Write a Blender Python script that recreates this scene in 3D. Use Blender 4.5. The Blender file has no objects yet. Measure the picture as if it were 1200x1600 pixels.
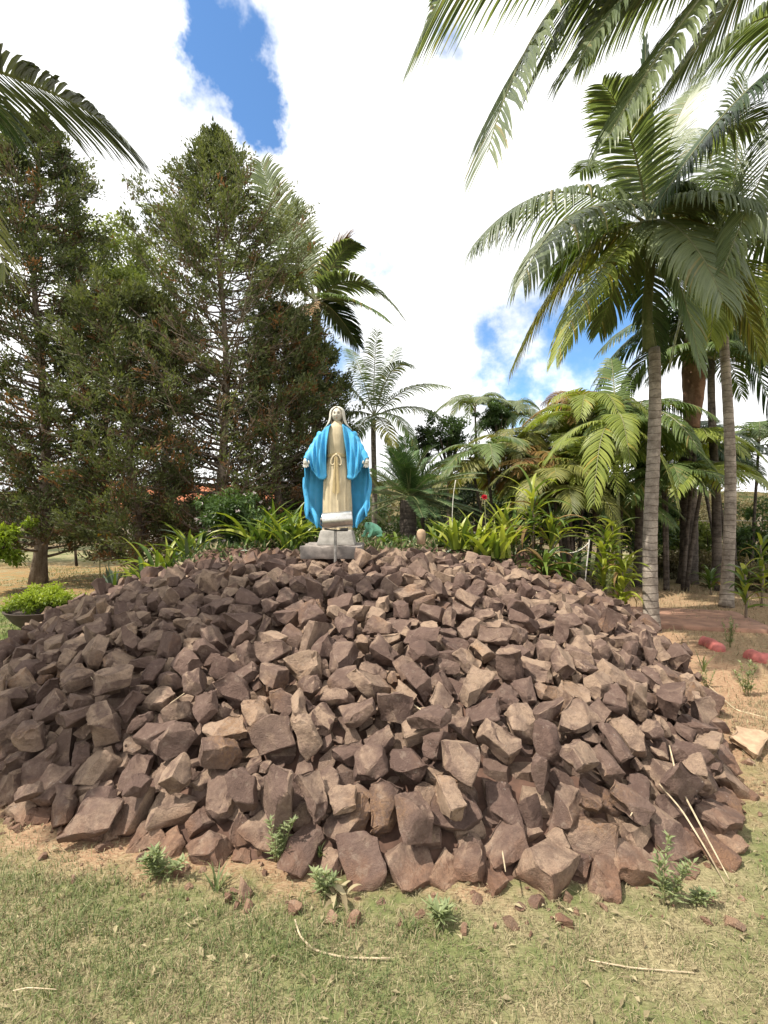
import bpy, bmesh, math, random
import numpy as np
from mathutils import Vector, Matrix, noise

R = math.radians
scene = bpy.context.scene
col = scene.collection

# ------------------------------------------------------------------ camera
CAM_Z, FPX = 1.5, 750.0            # eye height; focal length in pixels of the 1200 x 1600 photograph
cam_data = bpy.data.cameras.new('camera')
cam_data.sensor_fit = 'VERTICAL'
cam_data.sensor_height = 24.0
cam_data.lens = 24.0 * FPX / 1600.0
cam_data.clip_start = 0.05
cam_data.clip_end = 4000
cam = bpy.data.objects.new('camera', cam_data)
cam.location = (0, 0, CAM_Z)
cam.rotation_euler = (R(90), 0, 0)
col.objects.link(cam)
scene.camera = cam

# ------------------------------------------------------------------ sun, sky
SUN_EL, SUN_AZ = R(57), R(-112)    # azimuth clockwise from +Y: high on the left, a little behind the camera
sun_dir = Vector((math.sin(SUN_AZ) * math.cos(SUN_EL), math.cos(SUN_AZ) * math.cos(SUN_EL), math.sin(SUN_EL)))
sl = bpy.data.lights.new('sun', 'SUN')
sl.energy = 5.0
sl.angle = R(0.55)
sl.color = (1.0, 0.93, 0.82)
so = bpy.data.objects.new('sun', sl)
so.rotation_euler = sun_dir.to_track_quat('Z', 'Y').to_euler()
so.location = (-8, -4, 14)
col.objects.link(so)

world = bpy.data.worlds.new('World')
scene.world = world
world.use_nodes = True
wn, wl = world.node_tree.nodes, world.node_tree.links
wn.clear()
w_out = wn.new('ShaderNodeOutputWorld')
w_bg = wn.new('ShaderNodeBackground')
w_bg.inputs['Strength'].default_value = 0.15
w_sky = wn.new('ShaderNodeTexSky')
w_sky.sky_type = 'NISHITA'
w_sky.sun_disc = False
w_sky.sun_elevation = SUN_EL
w_sky.sun_rotation = SUN_AZ
w_sky.altitude = 0
w_sky.air_density = 1.0
w_sky.dust_density = 0.2
w_sky.ozone_density = 1.6
w_tc = wn.new('ShaderNodeTexCoord')
# broken bright cumulus over a blue sky: a noise field over direction, thinned where the photograph shows blue gaps
w_n1 = wn.new('ShaderNodeTexNoise')
w_n1.inputs['Scale'].default_value = 2.3
w_n1.inputs['Detail'].default_value = 9
w_n1.inputs['Roughness'].default_value = 0.58
w_n1.inputs['Distortion'].default_value = 0.35
w_map = wn.new('ShaderNodeMapping')
w_map.inputs['Scale'].default_value = (1, 1, 1.5)
w_map.inputs['Location'].default_value = (3.1, 0.4, 1.7)
wl.new(w_tc.outputs['Generated'], w_map.inputs['Vector'])
wl.new(w_map.outputs['Vector'], w_n1.inputs['Vector'])
def wmath(op, a, b=None, clamp=False):
    n = wn.new('ShaderNodeMath'); n.operation = op; n.use_clamp = clamp
    for i, v in enumerate((a, b)):
        if v is None: continue
        if isinstance(v, (int, float)): n.inputs[i].default_value = v
        else: wl.new(v, n.inputs[i])
    return n.outputs[0]
w_warp = wn.new('ShaderNodeTexNoise')
w_warp.inputs['Scale'].default_value = 5.5; w_warp.inputs['Detail'].default_value = 6
w_warp.inputs['Roughness'].default_value = 0.6
wl.new(w_tc.outputs['Generated'], w_warp.inputs['Vector'])
w_wv = wn.new('ShaderNodeVectorMath'); w_wv.operation = 'MULTIPLY_ADD'
wl.new(w_warp.outputs['Color'], w_wv.inputs[0])
w_wv.inputs[1].default_value = (0.42, 0.42, 0.42)
w_add = wn.new('ShaderNodeVectorMath'); w_add.operation = 'ADD'
w_add.inputs[1].default_value = (-0.21, -0.21, -0.21)
wl.new(w_tc.outputs['Generated'], w_add.inputs[0])
wl.new(w_add.outputs[0], w_wv.inputs[2])
cover = wmath('ADD', w_n1.outputs['Fac'], 0.20)
for (px, py, rad, amt) in ((335, 45, 0.125, 0.5), (372, 120, 0.075, 0.36), (285, 20, 0.06, 0.3), (215, 300, 0.07, 0.22), (580, 405, 0.08, 0.32),
                           (700, 70, 0.07, 0.30), (510, 560, 0.10, 0.34), (770, 585, 0.10, 0.42), (925, 550, 0.15, 0.5), (640, 420, 0.05, 0.2)):
    dv = Vector(((px - 600) / FPX, 1.0, -(py - 800) / FPX)).normalized()
    dn = wn.new('ShaderNodeVectorMath'); dn.operation = 'DISTANCE'
    wl.new(w_wv.outputs[0], dn.inputs[0]); dn.inputs[1].default_value = dv
    mr = wn.new('ShaderNodeMapRange'); mr.interpolation_type = 'SMOOTHSTEP'
    mr.inputs['From Min'].default_value = 0.0; mr.inputs['From Max'].default_value = rad * 1.35
    mr.inputs['To Min'].default_value = amt; mr.inputs['To Max'].default_value = 0.0
    wl.new(dn.outputs['Value'], mr.inputs['Value'])
    cover = wmath('SUBTRACT', cover, mr.outputs[0])
w_ramp = wn.new('ShaderNodeMapRange'); w_ramp.interpolation_type = 'SMOOTHSTEP'
w_ramp.inputs['From Min'].default_value = 0.24; w_ramp.inputs['From Max'].default_value = 0.66
wl.new(cover, w_ramp.inputs['Value'])
w_n2 = wn.new('ShaderNodeTexNoise'); w_n2.inputs['Scale'].default_value = 3.2; w_n2.inputs['Detail'].default_value = 6
wl.new(w_tc.outputs['Generated'], w_n2.inputs['Vector'])
w_cc = wn.new('ShaderNodeMix'); w_cc.data_type = 'RGBA'
w_cc.inputs['A'].default_value = (5.6, 5.7, 5.9, 1); w_cc.inputs['B'].default_value = (8.2, 8.15, 8.0, 1)
w_r2 = wn.new('ShaderNodeMapRange'); w_r2.inputs['From Min'].default_value = 0.35; w_r2.inputs['From Max'].default_value = 0.6
wl.new(w_n2.outputs['Fac'], w_r2.inputs['Value']); wl.new(w_r2.outputs[0], w_cc.inputs['Factor'])
w_mix = wn.new('ShaderNodeMix'); w_mix.data_type = 'RGBA'
wl.new(w_ramp.outputs[0], w_mix.inputs['Factor'])
w_tint = wn.new('ShaderNodeMix'); w_tint.data_type = 'RGBA'; w_tint.blend_type = 'MULTIPLY'; w_tint.inputs['Factor'].default_value = 1.0
w_tint.inputs['B'].default_value = (0.72, 0.96, 1.12, 1)      # the phone renders the gaps a clear blue
wl.new(w_sky.outputs['Color'], w_tint.inputs['A'])
wl.new(w_tint.outputs['Result'], w_mix.inputs['A'])
wl.new(w_cc.outputs['Result'], w_mix.inputs['B'])
wl.new(w_mix.outputs['Result'], w_bg.inputs['Color'])
wl.new(w_bg.outputs[0], w_out.inputs['Surface'])

scene.view_settings.view_transform = 'Standard'
scene.view_settings.look = 'None'
scene.view_settings.exposure = 0.5
scene.view_settings.gamma = 1.0
scene.view_settings.use_curve_mapping = False
scene.render.engine = 'CYCLES'
scene.cycles.max_bounces = 6
scene.cycles.transparent_max_bounces = 6

# ------------------------------------------------------------------ helpers
def at(px, py, d):
    """a point of the photograph (pixels) at its distance d in metres"""
    return np.array(((px - 600) / FPX * d, d, CAM_Z - (py - 800) / FPX * d))

def tag(o, label=None, cat=None, group=None, kind=None):
    if label: o['label'] = label
    if cat: o['category'] = cat
    if group: o['group'] = group
    if kind: o['kind'] = kind
    return o

def empty(name, loc, rz=0.0):
    o = bpy.data.objects.new(name, None)
    o.empty_display_size = 0.1
    o.location = loc
    o.rotation_euler = (0, 0, rz)
    col.objects.link(o)
    return o

def link(name, me, parent=None, local=False):
    """local=True: the mesh is in the parent's space; else it is in world space"""
    o = bpy.data.objects.new(name, me)
    col.objects.link(o)
    if parent is not None:
        o.parent = parent
        if not local:
            o.matrix_parent_inverse = world_of(parent).inverted()
    return o

def world_of(o):
    m = Matrix.LocRotScale(o.location, o.rotation_euler, o.scale)
    if o.parent is not None:
        m = world_of(o.parent) @ o.matrix_parent_inverse @ m
    return m

def mesh_np(name, V, F, mats=(), mi=None, smooth=False, rnd=None, sharp=None):
    """V (n,3); F: list of arrays (m,3) or (m,4) or a python list of index tuples"""
    me = bpy.data.meshes.new(name)
    V = np.asarray(V, dtype=np.float32)
    if isinstance(F, np.ndarray): F = [F]
    if len(F) and not isinstance(F[0], np.ndarray):
        tot = np.array([len(f) for f in F], dtype=np.int32)
        idx = np.array([i for f in F for i in f], dtype=np.int32)
    else:
        tot = np.concatenate([np.full(len(f), f.shape[1], dtype=np.int32) for f in F])
        idx = np.concatenate([f.reshape(-1) for f in F]).astype(np.int32)
    me.vertices.add(len(V)); me.vertices.foreach_set('co', V.reshape(-1))
    me.loops.add(len(idx)); me.loops.foreach_set('vertex_index', idx)
    me.polygons.add(len(tot))
    start = np.zeros(len(tot), dtype=np.int32); start[1:] = np.cumsum(tot)[:-1]
    me.polygons.foreach_set('loop_start', start)
    for m in mats: me.materials.append(m)
    if mi is not None: me.polygons.foreach_set('material_index', np.asarray(mi, dtype=np.int32))
    me.polygons.foreach_set('use_smooth', np.full(len(tot), bool(smooth)))
    me.update(calc_edges=True)
    if rnd is not None:
        a = me.attributes.new('rnd', 'FLOAT', 'POINT')
        a.data.foreach_set('value', np.asarray(rnd, dtype=np.float32))
    if sharp is not None:
        me.set_sharp_from_angle(angle=sharp)
    return me

class Acc:
    """collects vertices and faces of one mesh"""
    def __init__(s): s.V = []; s.F = []; s.M = []; s.r = []; s.n = 0
    def add(s, V, F, m=0, rnd=0.5):
        V = np.asarray(V, dtype=float).reshape(-1, 3)
        for f in (F if isinstance(F, list) else [F]):
            f = np.asarray(f, dtype=np.int32)
            s.F.append(f + s.n); s.M.append(np.full(len(f), m, dtype=np.int32))
        s.V.append(V)
        s.r.append(np.broadcast_to(np.asarray(rnd, dtype=float), (len(V),)).copy())
        s.n += len(V)
    def mesh(s, name, mats, smooth=False, sharp=None):
        return mesh_np(name, np.concatenate(s.V), s.F, mats, np.concatenate(s.M), smooth, np.concatenate(s.r), sharp)

def nrm(v):
    v = np.asarray(v, dtype=float)
    return v / np.maximum(np.linalg.norm(v, axis=-1, keepdims=True), 1e-9)

def tube(P, rad, n=8, cap=True):
    """tapered tube along the points P with radii rad -> V, [quads, tris]"""
    P = np.asarray(P, dtype=float); k = len(P)
    rad = np.broadcast_to(np.asarray(rad, dtype=float), (k,))
    T = nrm(np.gradient(P, axis=0))
    up = np.array((0., 0., 1.)) if abs(T[0][2]) < 0.9 else np.array((1., 0., 0.))
    u = nrm(np.cross(T[0], up)); V = []
    for i in range(k):
        u = nrm(u - T[i] * np.dot(u, T[i])); w = np.cross(T[i], u)
        a = np.arange(n) / n * 2 * np.pi
        V.append(P[i] + rad[i] * (np.cos(a)[:, None] * u + np.sin(a)[:, None] * w))
    V = np.concatenate(V)
    a = np.arange(n); b = (a + 1) % n
    Q = np.concatenate([np.stack([i * n + a, i * n + b, (i + 1) * n + b, (i + 1) * n + a], 1) for i in range(k - 1)])
    if not cap: return V, [Q]
    V = np.concatenate([V, P[:1], P[-1:]])
    c0, c1 = k * n, k * n + 1
    Tr = np.concatenate([np.stack([b, a, np.full(n, c0)], 1), np.stack([(k - 1) * n + a, (k - 1) * n + b, np.full(n, c1)], 1)])
    return V, [Q, Tr]

def grid_faces(nu, nv, closed_u=False):
    i = np.arange(nu if closed_u else nu - 1); j = np.arange(nv - 1)
    I, J = np.meshgrid(i, j, indexing='ij'); I = I.ravel(); J = J.ravel(); I2 = (I + 1) % nu
    return np.stack([I * nv + J, I2 * nv + J, I2 * nv + J + 1, I * nv + J + 1], 1)

def bez(P0, P1, P2, n):
    t = np.linspace(0, 1, n)[:, None]
    return (1 - t) ** 2 * np.asarray(P0) + 2 * t * (1 - t) * np.asarray(P1) + t ** 2 * np.asarray(P2)

# ------------------------------------------------------------------ materials (all procedural)
class NT:
    def __init__(s, name):
        s.m = bpy.data.materials.new(name); s.m.use_nodes = True
        s.t = s.m.node_tree; s.t.nodes.clear()
        s.out = s.new('ShaderNodeOutputMaterial')
    def new(s, t, **kw):
        n = s.t.nodes.new(t)
        for k, v in kw.items(): setattr(n, k, v)
        return n
    def set(s, n, key, v):
        if isinstance(v, bpy.types.NodeSocket): s.t.links.new(v, n.inputs[key])
        else: n.inputs[key].default_value = v
    def noise(s, scale, detail=4, rough=0.55, vec=None, dist=0.0):
        n = s.new('ShaderNodeTexNoise'); n.inputs['Scale'].default_value = scale
        n.inputs['Detail'].default_value = detail; n.inputs['Roughness'].default_value = rough; n.inputs['Distortion'].default_value = dist
        if vec is not None: s.t.links.new(vec, n.inputs['Vector'])
        return n.outputs['Fac']
    def rng(s, v, a, b, c=0.0, d=1.0):
        n = s.new('ShaderNodeMapRange'); n.interpolation_type = 'SMOOTHSTEP'
        s.set(n, 'Value', v); n.inputs['From Min'].default_value = a; n.inputs['From Max'].default_value = b
        n.inputs['To Min'].default_value = c; n.inputs['To Max'].default_value = d
        return n.outputs[0]
    def mix(s, f, a, b, mode='MIX'):
        n = s.new('ShaderNodeMix', data_type='RGBA', blend_type=mode)
        for k, v in (('Factor', f), ('A', a), ('B', b)):
            if isinstance(v, tuple) and len(v) == 3: v = v + (1.0,)
            s.set(n, k, v)
        return n.outputs['Result']
    def math(s, op, a, b=0.0):
        n = s.new('ShaderNodeMath', operation=op); s.set(n, 0, a); s.set(n, 1, b); return n.outputs[0]
    def attr(s, name='rnd'):
        n = s.new('ShaderNodeAttribute'); n.attribute_name = name; return n.outputs['Fac']
    def obj(s): return s.new('ShaderNodeTexCoord').outputs['Object']
    def geo(s, k='Position'): return s.new('ShaderNodeNewGeometry').outputs[k]
    def bump(s, h, strength, dist=0.01):
        n = s.new('ShaderNodeBump'); n.inputs['Strength'].default_value = strength; n.inputs['Distance'].default_value = dist
        s.t.links.new(h, n.inputs['Height']); return n.outputs['Normal']
    def bsdf(s, color, rough=0.8, normal=None, metal=0.0, spec=None):
        n = s.new('ShaderNodeBsdfPrincipled')
        if isinstance(color, tuple) and len(color) == 3: color = color + (1.0,)
        s.set(n, 'Base Color', color); s.set(n, 'Roughness', rough); s.set(n, 'Metallic', metal)
        if spec is not None: n.inputs['Specular IOR Level'].default_value = spec
        if normal is not None: s.t.links.new(normal, n.inputs['Normal'])
        return n.outputs[0]
    def done(s, sh):
        s.t.links.new(sh, s.out.inputs['Surface']); return s.m

def plain(name, color, rough=0.7, var=0.25, scale=30, bump=0.2, metal=0.0, dist=0.004):
    t = NT(name); p = t.geo()
    n = t.noise(scale, 6, 0.6, p)
    c = t.mix(t.rng(n, 0.3, 0.7), tuple(x * (1 - var) for x in color), tuple(min(1, x * (1 + var)) for x in color))
    return t.done(t.bsdf(c, rough, t.bump(n, bump, dist), metal))

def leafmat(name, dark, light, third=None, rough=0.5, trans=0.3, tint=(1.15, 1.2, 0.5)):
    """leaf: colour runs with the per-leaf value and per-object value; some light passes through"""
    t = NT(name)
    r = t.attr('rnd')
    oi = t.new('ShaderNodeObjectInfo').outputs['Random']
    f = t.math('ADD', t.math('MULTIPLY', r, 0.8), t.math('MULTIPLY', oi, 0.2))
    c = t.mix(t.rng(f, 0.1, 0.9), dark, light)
    if third is not None:
        c = t.mix(t.rng(r, 0.86, 0.97), c, third)
    b = t.bsdf(c, rough, spec=0.35)
    tr = t.new('ShaderNodeBsdfTranslucent')
    n = t.new('ShaderNodeMix', data_type='RGBA', blend_type='MULTIPLY'); n.inputs['Factor'].default_value = 1
    t.t.links.new(c, n.inputs['A']); n.inputs['B'].default_value = tint + (1,)
    t.t.links.new(n.outputs['Result'], tr.inputs['Color'])
    mx = t.new('ShaderNodeMixShader'); mx.inputs[0].default_value = trans
    t.t.links.new(b, mx.inputs[1]); t.t.links.new(tr.outputs[0], mx.inputs[2])
    return t.done(mx.outputs[0])

def rock_material():
    t = NT('broken_basalt')
    pos = t.geo(); r = t.attr('rnd')
    big = t.noise(5.0, 5, 0.6, pos, 0.4)
    fine = t.noise(55, 8, 0.7, pos)
    grit = t.noise(210, 4, 0.6, pos)
    # every broken face has weathered its own way
    tn = t.geo('Normal'); ps = t.new('ShaderNodeVectorMath', operation='ADD'); t.t.links.new(tn, ps.inputs[0])
    cb = t.new('ShaderNodeCombineXYZ'); t.set(cb, 0, t.math('MULTIPLY', r, 37.0)); t.set(cb, 1, t.math('MULTIPLY', r, 11.0)); t.t.links.new(cb.outputs[0], ps.inputs[1])
    face = t.noise(1.5, 2, 0.5, ps.outputs[0])
    # fresh stone: purple brown to grey brown; weathered faces: tan crust
    c = t.mix(r, (0.140, 0.089, 0.071), (0.240, 0.166, 0.126))
    c = t.mix(t.rng(big, 0.38, 0.68), c, (0.165, 0.108, 0.086))
    crust = t.math('ADD', t.math('MULTIPLY', big, 0.75), t.math('MULTIPLY', r, 0.42))
    crust = t.math('ADD', crust, t.math('ADD', t.math('MULTIPLY', fine, 0.22), t.math('MULTIPLY', t.math('SUBTRACT', face, 0.5), 0.9)))
    c = t.mix(t.rng(face, 0.30, 0.52, 0.55, 0.0), c, (0.078, 0.046, 0.038))
    # upward faces run tanner: dust, with some top light put into the colour
    up = t.new('ShaderNodeSeparateXYZ'); t.t.links.new(t.geo('Normal'), up.inputs[0])
    crust = t.math('ADD', crust, t.math('MULTIPLY', up.outputs['Z'], 0.07))
    c = t.mix(t.rng(crust, 0.64, 0.98, 0, 0.8), c, (0.40, 0.285, 0.198))
    och = t.math('MULTIPLY', t.rng(t.noise(2.3, 3, 0.5, pos), 0.56, 0.70), t.rng(fine, 0.35, 0.6))
    c = t.mix(t.math('MULTIPLY', och, 0.6), c, (0.30, 0.17, 0.085))
    # lichen specks
    sp = t.rng(t.noise(75, 3, 0.5, pos), 0.66, 0.72)
    sp = t.math('MULTIPLY', sp, t.rng(t.noise(7, 2, 0.5, pos), 0.52, 0.66))
    c = t.mix(t.math('MULTIPLY', sp, 0.6), c, (0.42, 0.38, 0.33))
    # clay from the ground sticks to the lowest stones
    z = t.new('ShaderNodeSeparateXYZ'); t.t.links.new(pos, z.inputs[0])
    low = t.math('ADD', z.outputs['Z'], t.math('MULTIPLY', t.math('SUBTRACT', big, 0.5), 0.45))
    c = t.mix(t.rng(low, -0.03, 0.15, 0.55, 0.0), c, (0.27, 0.14, 0.078))
    c = t.mix(t.rng(grit, 0.3, 0.7, 0.0, 0.28), c, (0.065, 0.045, 0.038))
    mot = t.noise(24, 6, 0.7, pos, 0.5)
    c = t.mix(t.rng(mot, 0.36, 0.52, 0.38, 0.0), c, (0.085, 0.055, 0.045))
    c = t.mix(t.rng(mot, 0.54, 0.68, 0.0, 0.32), c, (0.33, 0.26, 0.20))
    h = t.math('ADD', t.math('MULTIPLY', fine, 1.0), t.math('MULTIPLY', grit, 0.35))
    return t.done(t.bsdf(c, 0.86, t.bump(h, 0.95, 0.016), spec=0.25))
M = {}
M['rock'] = rock_material()
M['clay'] = plain('red_clay', (0.10, 0.055, 0.038), 0.95, 0.3, 14, 0.5)

def ground_material():
    t = NT('lawn_and_clay'); pos = t.geo()
    sx = t.new('ShaderNodeSeparateXYZ'); t.t.links.new(pos, sx.inputs[0])
    X, Y = sx.outputs['X'], sx.outputs['Y']
    n1 = t.noise(0.9, 5, 0.6, pos, 0.6); n2 = t.noise(3.4, 6, 0.65, pos); n3 = t.noise(38, 6, 0.7, pos); n4 = t.noise(120, 4, 0.6, pos)
    # thatch fibres
    wv = t.new('ShaderNodeMapping'); wv.inputs['Scale'].default_value = (30, 190, 30); wv.inputs['Rotation'].default_value = (0, 0, 0.7)
    t.t.links.new(pos, wv.inputs['Vector']); fib = t.noise(1.0, 4, 0.6, wv.outputs[0])
    wv2 = t.new('ShaderNodeMapping'); wv2.inputs['Scale'].default_value = (170, 26, 30); wv2.inputs['Rotation'].default_value = (0, 0, 0.3)
    t.t.links.new(pos, wv2.inputs['Vector']); fib2 = t.noise(1.0, 4, 0.6, wv2.outputs[0])
    straw = t.mix(t.rng(fib, 0.35, 0.65), (0.165, 0.14, 0.075), (0.31, 0.27, 0.155))
    straw = t.mix(t.rng(fib2, 0.5, 0.7, 0, 0.7), straw, (0.46, 0.37, 0.22))
    green = t.mix(t.rng(n3, 0.3, 0.7), (0.090, 0.108, 0.040), (0.175, 0.19, 0.075))
    lawn = t.mix(t.rng(t.math('ADD', t.math('MULTIPLY', n2, 0.6), t.math('MULTIPLY', n1, 0.4)), 0.41, 0.58), straw, green)
    left = t.math('MULTIPLY', t.rng(X, -2.4, -3.2), t.rng(Y, 7.6, 8.6, 1.0, 0.0))
    lawn = t.mix(t.math('MULTIPLY', left, t.rng(n2, 0.3, 0.55)), lawn, t.mix(t.rng(n3, 0.3, 0.7), (0.075, 0.11, 0.03), (0.15, 0.19, 0.055)))
    clay = t.mix(t.rng(n3, 0.3, 0.7), (0.23, 0.125, 0.072), (0.36, 0.225, 0.14))
    clay = t.mix(t.rng(fib, 0.44, 0.62, 0, 0.8), clay, (0.40, 0.30, 0.19))
    # bare clay: close round the mound and on the right-hand side
    dx = t.math('DIVIDE', t.math('ADD', X, 0.25), 1.04); dy = t.math('SUBTRACT', Y, 5.75)
    rr = t.math('SQRT', t.math('ADD', t.math('MULTIPLY', dx, dx), t.math('MULTIPLY', dy, dy)))
    ring = t.rng(t.math('ADD', rr, t.math('MULTIPLY', t.math('SUBTRACT', n2, 0.5), 0.9)), 3.66, 4.02, 1.0, 0.0)
    right = t.rng(t.math('ADD', X, t.math('MULTIPLY', t.math('SUBTRACT', n1, 0.5), 2.0)), 1.6, 2.6)
    right = t.math('MULTIPLY', right, t.rng(t.math('ADD', Y, t.math('MULTIPLY', t.math('SUBTRACT', n2, 0.5), 2.0)), 2.0, 2.6))
    bare = t.math('MAXIMUM', ring, t.math('MULTIPLY', right, 0.8))
    far = t.rng(Y, 8.5, 12)
    bare = t.math('MULTIPLY', bare, t.math('SUBTRACT', 1.0, far))
    c = t.mix(bare, lawn, clay)
    # leaf litter under the trees on the left
    lit = t.math('MULTIPLY', t.rng(Y, 7.4, 8.4), t.rng(Y, 13, 15, 1, 0))
    lit = t.math('MULTIPLY', lit, t.rng(X, -3.0, -4.2))
    lit = t.math('MULTIPLY', lit, t.rng(n2, 0.38, 0.56))
    c = t.mix(t.math('MULTIPLY', lit, 0.85), c, t.mix(t.rng(n3, 0.35, 0.65), (0.22, 0.12, 0.055), (0.38, 0.24, 0.11)))
    # dry scrub land far off
    fc = t.mix(t.rng(t.noise(0.12, 6, 0.6, pos), 0.4, 0.6), (0.06, 0.065, 0.03), (0.17, 0.12, 0.07))
    c = t.mix(t.rng(Y, 16, 26), c, fc)
    h = t.math('ADD', t.math('MULTIPLY', n3, 0.8), t.math('ADD', t.math('MULTIPLY', n4, 0.5), t.math('MULTIPLY', fib, 0.5)))
    return t.done(t.bsdf(c, 0.95, t.bump(h, 0.6, 0.015), spec=0.1))
M['ground'] = ground_material()

M['grass'] = leafmat('grass_blades', (0.085, 0.115, 0.040), (0.20, 0.24, 0.095), (0.42, 0.36, 0.22), 0.6, 0.25)
M['straw'] = leafmat('straw_blades', (0.19, 0.15, 0.085), (0.39, 0.335, 0.20), None, 0.8, 0.15, (1, 0.95, 0.8))
M['frond_gray'] = leafmat('palm_leaflets', (0.11, 0.145, 0.072), (0.24, 0.28, 0.15), (0.30, 0.27, 0.13), 0.36, 0.38)
M['frond_green'] = leafmat('palm_leaflets_green', (0.07, 0.115, 0.034), (0.165, 0.22, 0.07), (0.25, 0.21, 0.07), 0.4, 0.32)
M['frond_yellow'] = leafmat('palm_leaflets_yellow', (0.16, 0.21, 0.04), (0.35, 0.39, 0.085), (0.40, 0.33, 0.07), 0.42, 0.4)
M['frond_olive'] = leafmat('palm_leaflets_olive', (0.11, 0.125, 0.034), (0.26, 0.255, 0.07), (0.32, 0.24, 0.08), 0.45, 0.35)
M['frond_dark'] = leafmat('palm_leaflets_dark', (0.022, 0.045, 0.016), (0.06, 0.10, 0.036), None, 0.4, 0.2)
M['frond_brown'] = leafmat('palm_leaflets_dry', (0.12, 0.065, 0.028), (0.30, 0.185, 0.085), (0.34, 0.25, 0.15), 0.8, 0.2, (1, 0.9, 0.7))
M['frond_orange'] = leafmat('palm_leaflets_orange', (0.14, 0.09, 0.026), (0.29, 0.175, 0.045), (0.34, 0.15, 0.05), 0.6, 0.3, (1.1, 0.9, 0.5))
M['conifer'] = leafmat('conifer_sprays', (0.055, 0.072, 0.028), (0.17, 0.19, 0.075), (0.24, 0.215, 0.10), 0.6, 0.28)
M['frond_date'] = leafmat('date_palm_leaflets', (0.05, 0.10, 0.038), (0.13, 0.20, 0.08), None, 0.4, 0.22)
M['conifer_dry'] = leafmat('conifer_sprays_dry', (0.09, 0.062, 0.036), (0.22, 0.145, 0.078), (0.30, 0.22, 0.14), 0.85, 0.12, (1, 0.9, 0.7))
M['conifer_rust'] = leafmat('conifer_sprays_rust', (0.15, 0.07, 0.026), (0.33, 0.17, 0.07), None, 0.85, 0.15, (1, 0.85, 0.6))
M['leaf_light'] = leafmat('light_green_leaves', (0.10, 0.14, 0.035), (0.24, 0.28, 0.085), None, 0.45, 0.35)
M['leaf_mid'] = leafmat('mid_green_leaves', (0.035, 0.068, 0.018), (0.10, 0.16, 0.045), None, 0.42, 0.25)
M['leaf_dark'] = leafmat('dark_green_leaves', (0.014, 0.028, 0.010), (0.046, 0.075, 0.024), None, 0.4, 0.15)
M['leaf_lime'] = leafmat('lime_leaves', (0.13, 0.20, 0.022), (0.33, 0.40, 0.045), None, 0.45, 0.35)
M['leaf_scrub'] = leafmat('dry_scrub_leaves', (0.075, 0.07, 0.032), (0.20, 0.16, 0.085), (0.15, 0.17, 0.06), 0.8, 0.2)
M['strap_green'] = leafmat('strap_leaves', (0.055, 0.10, 0.020), (0.16, 0.22, 0.045), (0.34, 0.32, 0.08), 0.35, 0.3)
M['strap_yellow'] = leafmat('strap_leaves_yellow', (0.20, 0.25, 0.035), (0.42, 0.44, 0.085), (0.50, 0.42, 0.05), 0.35, 0.4)
M['strap_brown'] = leafmat('strap_leaves_dry', (0.16, 0.095, 0.035), (0.36, 0.25, 0.10), None, 0.8, 0.2, (1, .9, .7))
M['strap_blue'] = leafmat('aloe_leaves', (0.05, 0.075, 0.055), (0.11, 0.145, 0.10), None, 0.5, 0.1)
M['weed'] = leafmat('weed_leaves', (0.18, 0.22, 0.10), (0.33, 0.37, 0.19), None, 0.6, 0.3)
M['flower_white'] = leafmat('pale_flowers', (0.45, 0.36, 0.36), (0.75, 0.66, 0.66), None, 0.6, 0.3, (1, 1, 1))
M['flower_red'] = plain('red_petals', (0.62, 0.03, 0.06), 0.5, 0.2, 60)
M['flower_yellow'] = plain('yellow_petals', (0.75, 0.46, 0.03), 0.5, 0.2, 60)

def bark(name, a, b, ring=0.0, scale=9, bumpd=0.012, freq=9.0):
    t = NT(name); pos = t.geo()
    mp = t.new('ShaderNodeMapping'); mp.inputs['Scale'].default_value = (scale, scale, scale * 0.16 if ring == 0 else scale * 1.4)
    t.t.links.new(pos, mp.inputs['Vector'])
    n = t.noise(1.0, 7, 0.65, mp.outputs[0]); f = t.noise(42, 5, 0.6, pos); blot = t.noise(3.0, 4, 0.6, pos)
    c = t.mix(t.rng(n, 0.32, 0.68), a, b)
    c = t.mix(t.rng(blot, 0.50, 0.62, 0, 0.6), c, tuple(min(1, 1.45 * x) for x in b))
    c = t.mix(t.rng(t.noise(5.5, 5, 0.65, pos), 0.56, 0.68, 0, 0.6), c, tuple(0.55 * x for x in a))
    c = t.mix(t.rng(f, 0.3, 0.7, 0, 0.35), c, tuple(0.5 * x for x in a))
    h = t.math('ADD', n, t.math('MULTIPLY', f, 0.4))
    if ring:
        sz = t.new('ShaderNodeSeparateXYZ'); t.t.links.new(pos, sz.inputs[0])
        wob = t.math('ADD', t.math('MULTIPLY', sz.outputs['Z'], freq), t.math('MULTIPLY', t.noise(2.6, 3, 0.5, pos), 1.7))
        fr = t.math('FRACT', wob)
        line = t.rng(fr, 0.0, 0.16, 1.0, 0.0)
        c = t.mix(t.math('MULTIPLY', line, ring), c, tuple(0.42 * x for x in a))
        h = t.math('SUBTRACT', h, t.math('MULTIPLY', line, 0.8))
    return t.done(t.bsdf(c, 0.9, t.bump(h, 0.6, bumpd), spec=0.15))
M['bark_palm'] = bark('ringed_palm_bark', (0.20, 0.165, 0.135), (0.36, 0.31, 0.26), 0.75, 9, 0.012, 11.0)
M['bark_palm_dark'] = bark('dark_palm_bark', (0.055, 0.045, 0.038), (0.14, 0.115, 0.095), 0.5, 9, 0.012, 9.0)
M['bark_conifer'] = bark('conifer_bark', (0.12, 0.085, 0.062), (0.26, 0.21, 0.165), 0.0, 16)
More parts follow.
